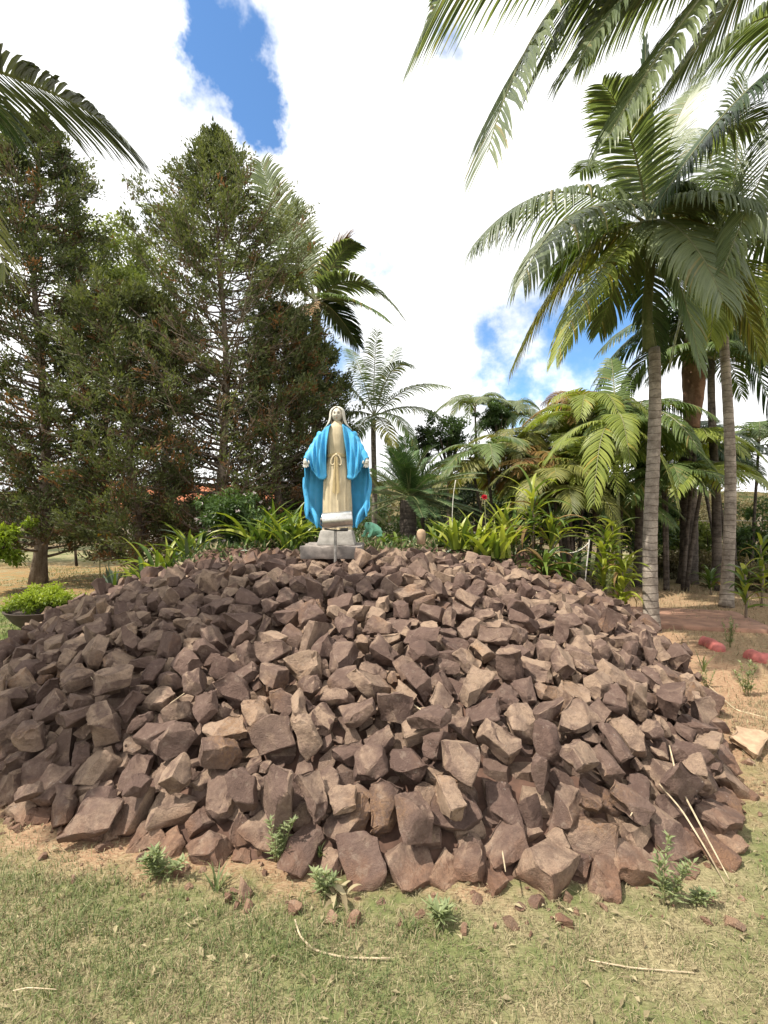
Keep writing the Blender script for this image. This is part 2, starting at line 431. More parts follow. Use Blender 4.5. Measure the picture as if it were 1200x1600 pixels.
M['bark_dark'] = bark('dark_bark', (0.045, 0.034, 0.026), (0.11, 0.085, 0.065), 0.0, 16)
M['twig'] = plain('dry_twigs', (0.23, 0.18, 0.135), 0.9, 0.3, 25)
M['crownshaft'] = bark('green_crownshaft', (0.10, 0.125, 0.05), (0.20, 0.21, 0.10), 0.0, 10, 0.004)
M['crownshaft_brown'] = bark('brown_crownshaft', (0.17, 0.095, 0.062), (0.30, 0.19, 0.135), 0.0, 10, 0.004)
M['rachis'] = plain('frond_stalk', (0.19, 0.19, 0.085), 0.5, 0.25, 20)
M['rachis_dry'] = plain('dry_stalk', (0.33, 0.25, 0.15), 0.8, 0.25, 20)

M['frond_shade'] = leafmat('palm_leaflets_shade_tint', (0.05, 0.065, 0.04), (0.11, 0.125, 0.08), None, 0.4, 0.12)  # backlit darkness of the top left frond put into its leaflet colour
# ------------------------------------------------------------------ the rock mound: form and stones
MC = (-0.2, 5.75)
_edge = [(-4.3, 6.4), (-3.9, 5.2), (-3.2, 3.95), (-2.6, 3.05), (-2.05, 2.5), (-1.2, 2.2), (-0.5, 2.06), (0.25, 1.97), (0.97, 1.92), (1.52, 2.12),
         (1.90, 2.65), (2.18, 3.25), (2.55, 4.05), (2.92, 5.0), (3.12, 5.9), (3.05, 6.9), (2.4, 8.2), (0, 9.0), (-2.6, 8.6), (-4.0, 7.6)]
_ea = sorted((math.atan2(y - MC[1], x - MC[0]), math.hypot(x - MC[0], y - MC[1])) for x, y in _edge)
_ang = np.array([_ea[-1][0] - 2 * math.pi] + [a for a, r in _ea] + [_ea[0][0] + 2 * math.pi])
_rad = np.array([_ea[-1][1]] + [r for a, r in _ea] + [_ea[0][1]])
MOUND_H = 0.86
def mound_z(x, y, h=MOUND_H):
    x = np.asarray(x, dtype=float); y = np.asarray(y, dtype=float)
    a = np.arctan2(y - MC[1], x - MC[0]); r = np.hypot(x - MC[0], y - MC[1])
    q = np.clip(r / np.interp(a, _ang, _rad), 0, 1)
    return h * np.clip(1 - q ** 2.25, 0, 1) ** 0.84
def mound_rho(x, y):
    a = np.arctan2(y - MC[1], x - MC[0]); r = np.hypot(x - MC[0], y - MC[1])
    return r / np.interp(a, _ang, _rad)
def mound_n(x, y):
    e = 0.03
    dx = (mound_z(x + e, y) - mound_z(x - e, y)) / (2 * e); dy = (mound_z(x, y + e) - mound_z(x, y - e)) / (2 * e)
    return nrm(np.stack([-dx, -dy, np.ones_like(dx)], -1))

import itertools
_comb = {}
def rock_poly(seed, s):
    """an angular broken stone: a box cut by random planes -> verts, polygons (about unit s across)"""
    rg = np.random.RandomState(seed)
    dims = np.array((1.0, rg.uniform(0.55, 0.92), rg.uniform(0.34, 0.66))) * s * 0.5
    N = [np.eye(3)[i] * g for i in range(3) for g in (1, -1)]
    N = nrm(np.array(N) + rg.normal(0, 0.17, (6, 3)))
    D = np.array([dims[0], dims[0], dims[1], dims[1], dims[2], dims[2]]) * rg.uniform(0.82, 1.0, 6)
    k = rg.randint(5, 9)
    M = nrm(rg.normal(0, 1, (k, 3)) / (dims / dims.max()) ** 0.6)
    E = np.linalg.norm(M * dims, axis=1) * rg.uniform(0.78, 1.12, k)
    N = np.concatenate([N, M]); D = np.concatenate([D, E]); n = len(N)
    if n not in _comb: _comb[n] = np.array(list(itertools.combinations(range(n), 3)))
    C = _comb[n]
    A = N[C]; det = np.linalg.det(A); ok = np.abs(det) > 0.06
    C = C[ok]; A = A[ok]
    P = np.linalg.solve(A, D[C][..., None])[..., 0]
    ins = (P @ N.T <= D + 1e-7).all(1)
    P = P[ins]
    V = []
    for p in P:
        if not V or np.min(np.linalg.norm(np.array(V) - p, axis=1)) > s * 0.035: V.append(p)
    V = np.array(V); F = []
    for i in range(n):
        on = np.where(np.abs(V @ N[i] - D[i]) < s * 0.02)[0]
        if len(on) < 3: continue
        c = V[on].mean(0); u = nrm(V[on[0]] - c); w = np.cross(N[i], u)
        F.append([int(j) for j in on[np.argsort(np.arctan2((V[on] - c) @ w, (V[on] - c) @ u))]])
    return V, F

def start_pose(k, seed, lift):
    x, y, s = k
    rg = np.random.RandomState(seed)
    n = Vector(mound_n(np.float64(x), np.float64(y)))
    t = Vector((rg.normal(), rg.normal(), rg.normal()))
    q = (n * 2.2 + t.normalized() * rg.uniform(0, 1.5)).normalized().to_track_quat('Z', 'Y')
    q = q @ Matrix.Rotation(rg.uniform(0, 6.283), 3, 'Z').to_quaternion()
    p = Vector((x, y, float(mound_z(x, y)))) + n * lift * s
    return p, q

# settled resting places of the stones: shape, size, x y z in mm, turn in half degrees
STONES = """
1000,215,-2365,5778,763,243,63,185 1001,214,1391,5272,793,78,70,114 1002,212,1952,5551,668,30,-1,-321 1003,212,-2439,3246,318,192,129,83 1004,212,-2689,4923,594,53,17,-224
1005,211,-1171,4438,905,-31,23,219 1006,211,519,2527,427,3,-33,-46 1007,211,-1022,4093,856,-31,57,-279 1008,211,-528,3487,752,-70,-62,210 1009,211,864,2573,425,-30,0,67
1010,211,205,2718,508,149,211,-156 1011,211,1579,4173,644,-79,63,-178 1012,211,-2653,4544,559,-62,-30,241 1013,210,-3276,5990,572,-223,-29,202 1014,210,-3614,4828,264,-26,104,-300
1015,210,-2390,3007,303,-27,-109,-34 1016,210,225,6347,911,-50,-14,-170 1017,210,-805,2362,315,-11,-16,-309 1018,210,-415,4530,907,39,2,-138 1019,210,1033,6106,851,37,-51,-169
1020,210,-122,2538,440,-19,50,352 1021,210,715,4330,857,-30,152,38 1023,210,391,5628,974,-112,218,65 1024,209,-3578,5177,351,-9,111,-80 1025,209,-1860,4591,783,-54,-14,345
1026,209,1917,4155,551,191,234,25 1027,209,-41,3918,826,-15,-43,-231 1028,209,1604,6264,767,-68,-132,-210 1029,209,-1649,3745,687,-46,-315,121 1030,209,755,2868,585,9,-167,-263
1031,209,239,5730,933,0,-17,-292 1032,209,-727,4170,864,45,43,79 1033,209,-1791,3971,811,-78,11,-118 1034,208,1931,4363,554,-8,51,-132 1035,208,2224,4499,433,3,-62,-305
1036,208,-72,2715,521,-40,-44,-269 1037,208,974,5060,885,6,-10,302 1038,208,341,3475,754,-17,39,-38 1039,208,-844,4495,922,-26,-34,-205 1040,208,-798,3881,804,6,49,-184
1041,208,-1458,3003,489,50,-34,159 1042,208,-2683,3912,443,14,41,-136 1043,208,-3054,4631,446,-36,-79,113 1044,208,-391,2433,381,220,115,3 1045,208,1045,3714,741,7,-82,-357
1046,208,-1618,4818,796,-75,20,152 1047,208,-475,3194,678,-158,166,-198 1048,207,1915,3389,340,-118,-30,-196 1049,207,-2048,5545,879,-53,-35,31 1050,207,-3764,5911,371,-4,-28,-208
1051,207,-2232,4913,756,-54,-76,-59 1052,207,-190,5360,960,55,11,-267 1053,207,-981,5140,935,-39,230,253 1054,207,-2914,6226,702,-168,-58,-251 1055,207,-2130,3062,343,98,197,0
1056,207,2302,6306,596,144,-11,-23 1057,207,2036,5687,666,78,-105,-115 1058,207,1394,5925,822,-15,-24,11 1059,207,134,4866,958,102,-68,-74 1060,207,2403,3961,325,87,34,-251
1061,207,-1364,4642,826,-52,-53,190 1062,206,-1593,5036,886,105,36,-215 1063,206,185,2451,380,-12,-26,24 1064,206,-1080,2456,334,-160,-91,51 1065,206,-2908,5581,680,161,125,228
1066,206,1595,6045,772,43,-19,137 1067,206,-698,3547,714,-3,10,-272 1068,206,-1430,5791,947,-14,87,-331 1069,206,890,2231,366,63,44,80 1070,206,247,4105,835,-6,-24,58
1071,206,1100,4801,827,20,27,-39 1072,206,-737,5483,933,176,19,-245 1073,206,-515,4896,929,31,52,292 1074,206,2277,5374,559,14,29,-42 1075,206,-1279,6286,938,-51,-9,58
1076,206,877,6050,916,-4,6,196 1077,206,-263,2999,586,-28,-55,119 1078,206,998,4119,793,-97,73,-85 1079,206,235,3126,678,63,-2,-31 1080,206,431,5148,927,83,-61,329
1081,206,-3441,5756,451,41,-15,228 1082,205,1335,3876,634,-5,-24,-355 1083,205,-2882,5321,583,9,-20,-179 1084,205,2819,5092,286,-106,-277,-55 1085,205,1734,5859,747,-111,-13,-229
1086,205,2421,4520,367,12,10,5 1087,205,-1198,3322,634,-71,-71,252 1088,205,-1095,2796,498,-124,-26,-163 1089,205,1006,2496,417,31,-20,86 1090,205,-1572,5212,905,86,74,-198
1091,205,-239,4908,1008,186,240,31 1092,205,-2736,3338,277,59,-24,-229 1093,205,-1256,3042,540,52,-7,-78 1094,205,-296,6120,966,-39,5,199 1095,205,1271,2479,346,18,81,-124
1096,205,2426,5835,585,181,-245,-96 1097,205,-226,5656,948,-51,-23,173 1098,205,-1670,4211,719,-77,40,-307 1099,205,-2070,4765,766,-8,-42,-180 1100,205,-4057,5831,255,-204,97,139
1101,205,190,3884,814,-28,-30,233 1102,205,-1912,6348,845,-46,59,-37 1103,204,742,3211,671,110,22,-49 1104,204,1082,2931,592,92,-26,156 1105,204,-1770,6116,871,46,56,-345
1106,204,2062,3515,296,1,-58,265 1107,204,-1596,2841,510,3,-5,-274 1108,204,-1791,3398,573,231,72,-68 1109,204,417,3832,875,95,2,109 1110,204,-10,3702,786,39,9,-176
1111,204,1332,5442,810,-6,58,-94 1112,204,-2717,5587,679,-70,20,-317 1113,204,-2215,3701,553,-150,64,-59 1114,204,1744,3459,437,-34,69,-5 1115,204,595,3321,681,-7,40,-297
1116,204,-1900,5082,797,53,20,-286 1117,204,-1913,3576,581,17,-96,79 1118,204,-3592,6076,466,-236,140,144 1120,204,-2125,3314,439,-5,-97,32 1123,204,-257,3348,708,-73,-15,-148
1124,204,-1376,5973,919,12,-20,-339 1125,204,-1557,4294,884,-79,-131,-84 1126,203,1639,3135,410,-44,5,-225 1127,203,-812,5791,942,37,-28,-351 1128,203,1657,5222,752,-68,-21,-157
1129,203,2484,5634,505,24,-62,81 1130,203,-520,3682,770,172,21,194 1131,203,-3240,5476,623,-7,-99,352 1132,203,821,5017,887,186,1,-225 1133,203,804,5790,923,0,-41,275
1134,203,-1401,5123,873,9,80,214 1135,203,-2130,4480,691,-142,155,209 1136,203,1599,4510,668,-19,-25,-80 1137,203,736,3527,734,319,-15,144 1138,203,2468,5189,443,-15,21,-72
1139,203,2880,5607,281,-117,56,-209 1140,203,768,5455,944,60,-51,-266 1141,203,-313,2119,256,42,-295,-84 1142,203,748,5633,922,-19,-1,273 1143,203,-3058,3983,240,-37,-57,52
1144,203,-185,3576,740,-21,35,112 1145,203,-3089,6304,675,68,57,302 1146,203,-1267,5826,967,-26,-99,-308 1147,203,-846,6102,973,-57,-128,347 1148,203,-601,5705,940,148,-239,-34
1149,203,-2712,3903,350,30,-9,0 1150,203,-557,2445,353,68,-26,43 1151,203,1457,3012,457,-77,-48,358 1152,203,-1212,5383,938,110,-19,-315 1153,203,730,4582,888,-85,155,-135
1154,203,84,4225,887,-120,45,-262 1155,203,2595,5029,327,-110,57,-207 1156,203,-2413,5068,714,77,24,-290 1157,202,238,4353,875,13,5,60 1159,202,2344,5529,530,-36,-59,-269
1160,202,-1453,3538,672,170,-17,-261 1161,202,-2881,5134,596,87,58,-196 1162,202,-492,2927,542,211,311,12 1163,202,-1336,3429,649,-45,-29,-252 1164,202,1474,3258,560,-54,0,144
1165,202,1035,5830,925,78,-79,75 1166,202,2189,5171,560,43,17,87 1167,202,-2485,6193,763,-8,-33,-59 1168,202,-865,2770,464,233,-258,-33 1169,202,-2178,6021,812,240,29,156
1170,202,2096,4712,531,-17,17,-227 1171,202,-1456,3264,590,33,131,-222 1172,202,-1080,4814,958,30,1,29 1173,202,-3599,4520,215,-126,-31,284 1174,202,-366,5288,926,-199,-4,-67
1175,202,-236,2820,502,57,-43,-9 1176,202,-1392,5496,920,36,-67,-65 1177,202,1291,3178,555,30,-13,-79 1178,202,-1975,3295,545,-105,-72,200 1179,202,1840,4809,637,-26,28,-29
1180,202,-695,3030,631,-140,25,321 1181,202,2111,5975,626,80,-55,200 1182,202,1776,4640,618,-23,1,-360 1183,202,-19,4938,951,-36,12,-171 1184,202,247,5326,953,212,-89,-165
1185,202,-2292,3923,572,48,243,239 1186,202,-2157,6295,776,17,8,280 1187,202,-1340,4861,878,206,-131,-129 1188,202,1695,5026,717,-13,41,-28 1189,202,1652,3959,605,-124,27,-115
1190,202,5,3047,607,-59,-56,308 1191,202,1758,6081,732,11,23,261 1192,202,1546,3721,573,-60,47,-194 1193,201,1953,3872,466,-38,-13,52 1194,201,-1076,4230,860,85,-34,-159
1195,201,1136,5658,871,47,-41,205 1196,201,2306,4229,356,-278,70,-143 1197,201,-302,5912,1001,-227,-59,-183 1199,201,2758,5736,384,114,-31,318 1200,201,-1352,4446,830,38,8,-8
1201,201,1963,2985,259,114,16,80 1202,201,-1900,4448,742,-14,-36,-5 1203,201,-1920,2625,282,-125,33,-113 1204,201,-381,4152,860,-113,-3,289 1205,201,2182,4029,433,-185,251,80
1206,201,-2201,5058,764,116,-40,347 1207,201,913,3322,659,-31,14,-265 1208,201,-1653,2975,460,69,-96,-17 1209,201,-1866,4172,685,34,-79,58 1210,201,-2820,5359,700,178,-50,-208
1211,201,-647,4683,915,40,21,212 1212,201,672,4150,864,47,226,-45 1213,201,-3439,4998,364,-92,60,236 1214,201,-3563,5891,450,32,-79,-82 1215,201,-1674,2640,376,-74,-30,105
1216,201,1022,3506,680,-80,-13,-75 1217,201,2618,5517,458,-11,15,327 1218,201,3038,5531,235,41,-82,-352 1219,201,298,3289,665,-1,36,-167 1220,201,-1730,5662,857,160,53,142
1221,200,-2367,5370,781,-168,-9,220 1222,200,-2115,5401,807,-24,-26,-7 1223,200,-356,3822,819,22,138,-325 1224,200,360,4678,932,20,-50,265 1225,200,-724,4355,837,-42,62,-349
1226,200,1186,5372,824,14,-25,9 1227,200,1718,2900,369,-173,33,-261 1228,200,1410,4314,723,-110,30,207 1229,200,-753,5112,923,233,-24,130 1230,200,1745,4299,555,-1,55,-23
1231,200,-1511,2600,333,71,-120,-229 1232,200,-1972,2835,335,61,-91,33 1233,200,-2012,5950,840,-35,-4,162 1234,200,-2564,4388,618,88,-124,-265 1235,200,-2930,6021,730,-171,318,5
1236,200,507,4705,872,-42,8,-160 1237,200,60,5486,982,79,-53,-79 1238,200,1273,3448,631,166,218,118 1239,200,-1094,3886,783,-35,-46,355 1240,200,-1164,5566,922,104,11,-142
1241,199,-3722,5420,308,3,25,-190 1242,199,1468,2789,411,-239,-161,-138 1243,199,1594,4881,789,90,-33,158 1244,199,1348,4544,741,-62,62,-284 1245,199,-3198,4721,379,46,26,-123
1246,199,-3084,4158,284,29,6,53 1247,199,-2692,5165,649,-25,-47,-359 1248,199,-393,3956,877,-6,-112,43 1249,199,1969,5161,656,-48,273,23 1250,199,1408,6058,779,-1,51,-44
1251,199,1270,4306,784,-131,-98,-185 1252,199,846,3084,584,-40,37,-345 1253,199,2529,4085,235,-114,7,130 1254,199,972,5405,872,4,-12,-297 1255,199,2133,4227,430,-6,-41,354
1256,199,-1917,5667,856,71,99,120 1257,199,-3426,4398,256,-139,276,125 1258,199,-985,3481,692,-39,38,-242 1259,199,-990,2632,436,84,55,-135 1000,199,-1628,3369,596,58,-20,24
1001,199,-633,3321,643,-100,-44,316 1002,199,-3493,5496,419,229,131,-38 1003,199,-3601,5687,445,-207,-60,136 1004,199,-1381,4279,798,-35,8,311 1005,198,177,5063,1009,213,63,-105
1006,198,113,3386,689,-49,-4,245 1007,198,64,4069,839,23,-38,290 1008,198,-1984,3089,430,-38,-27,265 1009,198,1357,2205,252,219,-298,12 1010,198,-562,3902,843,0,137,-171
1011,198,1593,4764,681,-27,-20,-320 1012,198,1827,6382,696,-49,16,-237 1013,198,2345,4823,431,-115,10,277 1014,198,265,2352,344,147,32,93 1015,198,-641,5017,942,-5,46,120
1016,198,650,3792,814,8,-59,303 1017,198,-53,4435,880,43,44,121 1018,198,-377,3112,627,39,117,-205 1019,198,464,3121,622,-38,-42,334 1020,198,-3059,3519,161,24,-120,-117
1021,198,925,2917,533,-69,-21,284 1022,198,1056,4461,844,66,-37,240 1023,198,-3036,5746,602,-29,15,-140 1024,198,-878,4827,911,-114,-8,25 1025,198,-1181,6025,932,-74,-16,-162
1026,198,-2700,4386,525,-83,63,341 1027,198,335,6038,980,-89,33,220 1028,197,-2403,3732,453,23,-55,84 1029,197,-1304,3994,809,81,57,-197 1030,197,1198,4062,705,-64,-24,-303
1031,197,-1731,4828,836,-38,115,-180 1032,197,1804,3209,364,-163,58,-186 1033,197,1369,3642,662,99,20,54 1034,197,1214,5836,895,-173,-10,-57 1035,197,-2316,3130,295,10,-57,-22
1036,197,2102,5399,610,-19,-22,150 1037,197,-1860,5337,861,19,-10,-40 1038,197,1414,5041,823,82,102,-235 1039,197,-2443,4029,524,-50,-30,168 1040,197,-2879,4382,439,61,-19,166
1041,197,-2496,4738,637,-72,58,-317 1042,197,271,2082,265,192,51,-125 1043,197,-2600,3542,345,-25,-44,169 1044,197,1919,3172,276,-18,28,176 1045,197,366,4915,971,98,-7,58
1046,197,27,6258,915,18,-20,-345 1047,197,81,5253,939,27,-40,187 1048,197,-2787,4755,562,15,37,323 1049,197,2779,5876,354,-16,71,-28 1050,197,2030,4491,556,-147,101,-161
1051,197,725,2206,294,-182,12,144 1052,196,321,3739,763,158,14,329 1053,196,1796,5536,714,-262,-2,-273 1054,196,-1548,6095,907,-8,28,258 1055,196,1175,4532,759,-132,36,-268
1056,196,-1210,2530,323,-64,-19,337 1057,196,-1307,2808,388,47,2,-51 1058,196,20,3192,646,-62,-30,7 1059,196,1407,3503,578,-2,-73,248 1060,196,-3296,6154,526,-38,-86,43
1061,196,1784,2635,246,-27,-9,98 1062,196,-165,4072,851,77,29,-111 1063,196,955,5561,865,-20,29,-334 1064,196,-683,2564,414,-50,-55,236 1065,196,-3174,4932,503,-103,76,-257
1066,196,851,5257,890,37,16,173 1067,196,-1517,3738,709,179,-62,226 1068,196,1054,2688,458,-51,0,-289 1069,196,-2141,4640,714,22,8,-169 1070,195,436,4280,884,-44,82,-11
1071,195,-644,2849,530,-47,-6,-68 1072,195,-3276,5651,591,-193,49,140 1073,195,1397,5566,865,-65,-51,152 1074,195,-1269,3818,763,-12,53,-353 1075,195,-457,2122,269,-163,41,-117
1076,195,65,4635,916,5,-16,-161 1077,195,1864,3650,448,189,12,143 1078,195,-977,6152,943,159,7,281 1079,195,-3527,4700,280,206,-55,-234 1080,195,1975,6445,651,39,106,2
1081,195,-1015,5590,925,90,-50,-197 1082,195,-2304,4138,601,-137,32,98 1083,195,138,2872,542,-95,-65,176 1084,195,-936,3188,681,83,81,331 1085,195,131,2062,222,-49,23,-138
1086,195,2544,6364,461,77,-28,316 1087,195,2279,5031,548,-89,-348,-13 1088,195,568,2363,377,88,65,-9 1089,195,543,5839,975,-15,88,-17 1090,195,-1586,3533,656,-20,4,-146
1091,195,1348,4175,685,22,6,-4 1092,195,-1851,4893,786,-123,-49,88 1093,195,-3411,5995,502,151,-4,-335 1094,194,6,5674,955,-33,44,21 1095,194,-1088,3643,721,217,48,76
1096,194,1221,3774,698,-258,-74,-91 1097,194,-2494,5280,708,29,1,230 1098,194,-1655,4570,775,-36,31,209 1099,194,-1407,4058,740,-30,14,273 1100,194,861,4704,842,20,-22,-215
1102,194,-2611,6157,710,19,52,212 1103,194,-3162,6059,606,-70,-42,196 1104,194,-3010,4818,559,-13,126,-284 1105,194,-3671,6383,366,35,0,-174 1106,194,1349,4732,772,5,4,9
1107,194,-2306,4688,671,22,-54,-43 1108,194,-3790,5724,349,-10,11,46 1109,193,-819,2509,363,-56,17,-327 1110,193,2648,5194,353,-45,-66,-333 1111,193,-886,3715,777,0,-37,233
1112,193,1674,4898,656,-23,5,-67 1113,193,-2047,3821,609,176,130,-52 1114,193,3120,6149,172,9,85,-50 1115,193,-3365,5411,442,-17,-104,36 1116,193,-71,2282,306,77,-17,-48
1117,193,-415,2746,509,-152,-71,-119 1118,193,-3,6067,976,86,-22,-152 1119,193,-277,4715,922,43,57,-88 1120,193,2839,5234,277,-48,-4,178 1121,193,-3665,5061,279,42,-14,274
1122,193,2166,3327,213,143,87,41 1123,193,36,5859,964,-30,307,23 1124,193,-2960,3729,215,60,41,-157 1125,193,-2305,2885,272,119,-40,-24 1126,193,570,3560,743,-31,-304,155
1127,192,1989,4895,610,-84,-33,172 1128,192,1621,5663,776,-4,-11,-219 1129,192,-1449,4763,905,-6,-76,-83 1130,192,-2019,4936,767,-40,16,165 1131,192,-142,4819,902,-50,9,-79
1132,192,497,5362,963,-157,57,-296 1133,192,-2553,5003,641,84,19,-124 1134,192,1871,5023,634,70,38,249 1135,192,-253,2693,442,-68,-24,-68 1136,191,-1092,5776,961,46,-79,-28
1137,191,1160,4977,831,53,87,40 1138,191,2763,5460,365,78,149,-87 1139,191,1525,5797,829,-171,-83,-238 1140,191,1540,3499,525,-47,45,-142 1141,191,1826,2803,254,28,-23,210
1142,191,2524,4766,342,19,87,27 1143,191,510,2956,582,45,81,-50 1144,191,1081,3135,580,-27,-7,-359 1145,191,346,2198,364,-103,-316,-27 1146,191,672,5286,912,-42,47,239
1147,191,1129,3293,578,-36,57,2 1148,191,-1170,3118,609,-62,-280,118 1149,191,-2172,2773,253,10,32,-264 1150,190,67,2576,446,122,7,18 1151,190,-751,6349,915,1,16,47
1152,190,2616,5880,468,73,45,212 1153,190,-2563,3731,387,-22,14,130 1154,190,810,2384,362,67,116,-213 1155,190,1945,4561,534,-123,-16,-208 1156,190,-2443,6028,810,-131,-81,-317
1157,190,-1666,5943,902,-87,-11,15 1158,190,-2141,5808,805,-97,-52,112 1159,190,-2546,5661,731,-60,9,-186 1160,189,-457,2568,417,16,-263,-89 1161,189,-506,4249,825,32,-42,38
1162,189,-3060,5470,554,-100,68,351 1163,189,2496,4393,310,4,10,-351 1164,189,-2741,3645,316,47,-31,-298 1165,189,-899,4256,875,68,67,204 1166,189,-2056,4329,695,-8,-34,176
1167,189,1497,5538,806,-63,-22,-160 1168,189,1091,2114,213,-37,-57,289 1169,189,-1799,3249,499,-73,19,-151 1170,189,-260,4385,879,-28,1,-215 1171,189,626,3073,606,-67,-62,-232
1172,188,-1563,5588,924,76,-72,7 1173,188,-1775,2825,381,1,60,145 1174,188,734,3995,801,37,-37,71 1175,188,-1840,5889,842,-26,18,-330 1176,188,-2877,4049,372,217,-1,-111
1177,188,-2297,4384,620,-16,-6,-330 1178,188,-159,5955,983,-186,45,53 1179,188,122,3575,765,186,0,-140 1180,188,1475,4654,707,36,70,11 1181,188,702,4792,896,-56,-266,175
1182,188,111,2268,313,-28,-21,344 1183,188,-1688,4397,755,-127,-26,-177 1184,188,2073,4088,409,-101,-39,-347 1185,187,436,3271,670,56,7,171 1186,187,1157,2408,336,-55,95,-113
1187,187,1784,4475,578,-27,81,-145 1188,187,-36,3313,692,66,22,-40 1189,187,549,6043,959,-104,32,-97 1191,187,-3033,4459,438,-3,256,79 1192,187,1337,3325,537,-14,-29,243
1193,186,2174,5636,569,-3,-35,250 1194,186,3075,5707,189,133,19,-288 1195,186,1575,5419,757,-83,1,-259 1196,186,513,4899,903,-130,-14,-196 1197,186,-1323,2194,106,92,19,-2
1198,186,-2491,5539,733,-135,68,117 1199,186,-1221,5108,888,-75,41,8 1200,186,-1079,5221,887,58,-15,97 1201,186,1196,5163,816,-2,-58,-299 1202,186,516,2734,504,-48,49,-276
1203,186,-69,3493,719,47,-48,175 1204,185,-3232,5064,455,-76,174,255 1205,185,-1870,5473,871,88,30,310 1206,185,-2544,3115,312,156,13,257 1207,185,2751,6140,387,-154,-89,-211
1208,185,1507,3950,604,-56,-25,224 1209,185,1325,2741,425,-181,44,-229 1210,185,1727,3769,474,10,-26,161 1211,185,2301,5745,557,-46,3,-167 1212,184,2247,3519,221,64,147,-71
1213,184,-1713,5205,829,-35,-122,-295 1214,184,-1656,5397,870,-52,-52,198 1215,184,843,4273,815,-40,223,67 1216,184,587,5496,947,9,-42,-358 1217,184,-1002,2974,516,121,59,-22
1218,184,-2277,3459,423,-206,-131,-136 1219,184,-3531,5395,358,27,-16,-68 1220,184,3113,6020,161,-84,57,-78 1221,184,1305,2906,458,-77,-11,-277 1222,184,-134,3107,645,27,-100,-204
1223,183,2409,3535,118,-149,-26,243 1224,183,1926,5375,655,13,42,3 1225,183,396,4454,910,-77,12,-159 1226,183,-456,5051,906,115,-16,351 1227,183,-329,3670,762,-39,37,329
1228,182,1652,3337,456,-42,88,-329 1229,182,-3077,5251,529,103,48,-187 1231,182,-751,3207,637,-42,23,-81 1232,182,-2299,4546,641,81,132,-266 1233,182,1461,5151,760,-88,-31,-47
1234,182,1007,4637,806,-28,37,-61 1235,181,-3342,4271,291,23,-61,-351 1236,181,587,4511,881,10,-12,-82 1237,181,-702,4870,903,98,-109,139 1238,181,-2491,5872,765,-58,70,-124
1239,181,-2210,4041,662,-26,95,-66 1240,180,-2762,6013,688,14,-260,-140 1241,180,-1341,2651,334,72,-37,-167 1242,180,704,2489,410,14,67,-162 1243,180,2646,4248,237,-227,-131,-129
1244,180,-1682,3999,700,10,43,-67 1245,180,-3738,6101,375,166,-19,-84 1246,180,2361,6355,491,36,-22,274 1247,180,358,6301,942,-169,54,130 1248,180,-3217,5272,459,-110,-44,191
1249,180,-2477,4550,565,32,-3,-94 1250,180,-412,6278,958,27,-13,-74 1251,180,-2874,4895,590,20,-67,286 1252,180,464,3401,749,-197,-54,-201 1253,179,1506,2299,240,-104,130,3
1254,179,-564,2675,432,-44,-103,262 1255,179,395,2489,396,-68,-1,-87 1256,179,2289,4063,364,-3,-115,179 1257,179,-3807,5222,247,128,6,-293 1259,179,-258,3820,792,35,-22,-213
1000,179,-3183,4536,351,-139,270,-69 1001,179,-3062,5033,459,19,-26,-46 1002,178,1057,5281,849,42,110,267 1003,178,-3091,4883,453,96,79,-204 1004,178,2203,4878,510,30,-10,124
1005,178,-73,2931,517,-17,-27,274 1007,178,-631,2173,249,-68,-94,248 1008,177,755,6231,914,50,-41,-304 1009,177,314,2649,453,-67,68,-231 1010,177,-2726,4190,401,17,53,-111
1011,177,248,5987,914,-36,-10,-250 1012,177,-480,4699,902,-8,-10,199 1013,177,954,2774,459,-53,-9,-313 1014,176,-3389,4819,339,-135,-274,-129 1015,176,379,3927,835,151,-4,84
1016,176,-984,4988,933,58,-168,76 1017,176,-1018,4681,887,-86,83,-86 1018,175,225,4596,882,-55,-14,292 1019,175,198,5575,952,-187,-138,158 1020,175,2483,5039,441,10,-82,-301
1021,175,-3910,5857,296,-74,21,268 1022,175,-2517,3882,414,227,-85,-34 1023,175,-131,4247,881,-37,-34,-190 1024,174,-555,4472,873,-12,-1,190 1025,174,1361,5768,840,42,6,138
1026,174,-2108,3455,458,11,48,-291 1027,174,2374,4653,367,-55,-38,-275 1028,174,-2099,2909,301,-67,46,144 1029,174,1899,5815,660,108,-53,356 1030,174,1912,6054,670,16,-13,143
1031,174,-568,3825,779,12,45,43 1032,174,248,5180,1044,336,-25,96 1033,174,-2215,5648,758,-72,-5,291 1034,174,1042,3913,749,-154,166,-116 1035,173,-3495,4911,296,-125,-79,-124
1036,173,232,2385,477,12,338,-56 1037,173,229,2931,644,-63,-10,327 1038,173,-2021,5248,780,-48,38,281 1039,173,-1195,3570,680,61,64,158 1040,173,3110,5900,221,114,-67,-355
1041,173,-2454,3522,346,77,-27,-4 1042,173,968,4855,854,-47,91,234 1043,172,-2419,4882,678,-104,5,272 1044,172,2467,5775,450,-110,-5,-265 1045,171,996,4309,759,28,-78,192
1046,171,1408,6230,771,45,-2,250 1047,171,-2018,3682,561,-70,-51,130 1048,171,-1472,2772,393,327,-102,92 1049,171,-2900,4564,467,78,39,-159 1050,171,-868,3111,581,337,109,-92
1051,171,-1396,5309,885,8,34,-272 1052,171,2480,5382,463,19,-16,15 1053,171,-363,3538,751,-49,-79,-347 1054,171,768,3426,669,19,65,-246 1055,170,129,2711,472,-75,45,-83
1056,170,-3377,5262,408,-180,40,169 1057,170,1173,3611,636,-22,27,-273 1058,169,889,2073,242,-38,-57,-216 1059,169,676,2653,478,-62,44,-226 1060,169,-2576,4077,478,-110,-51,104
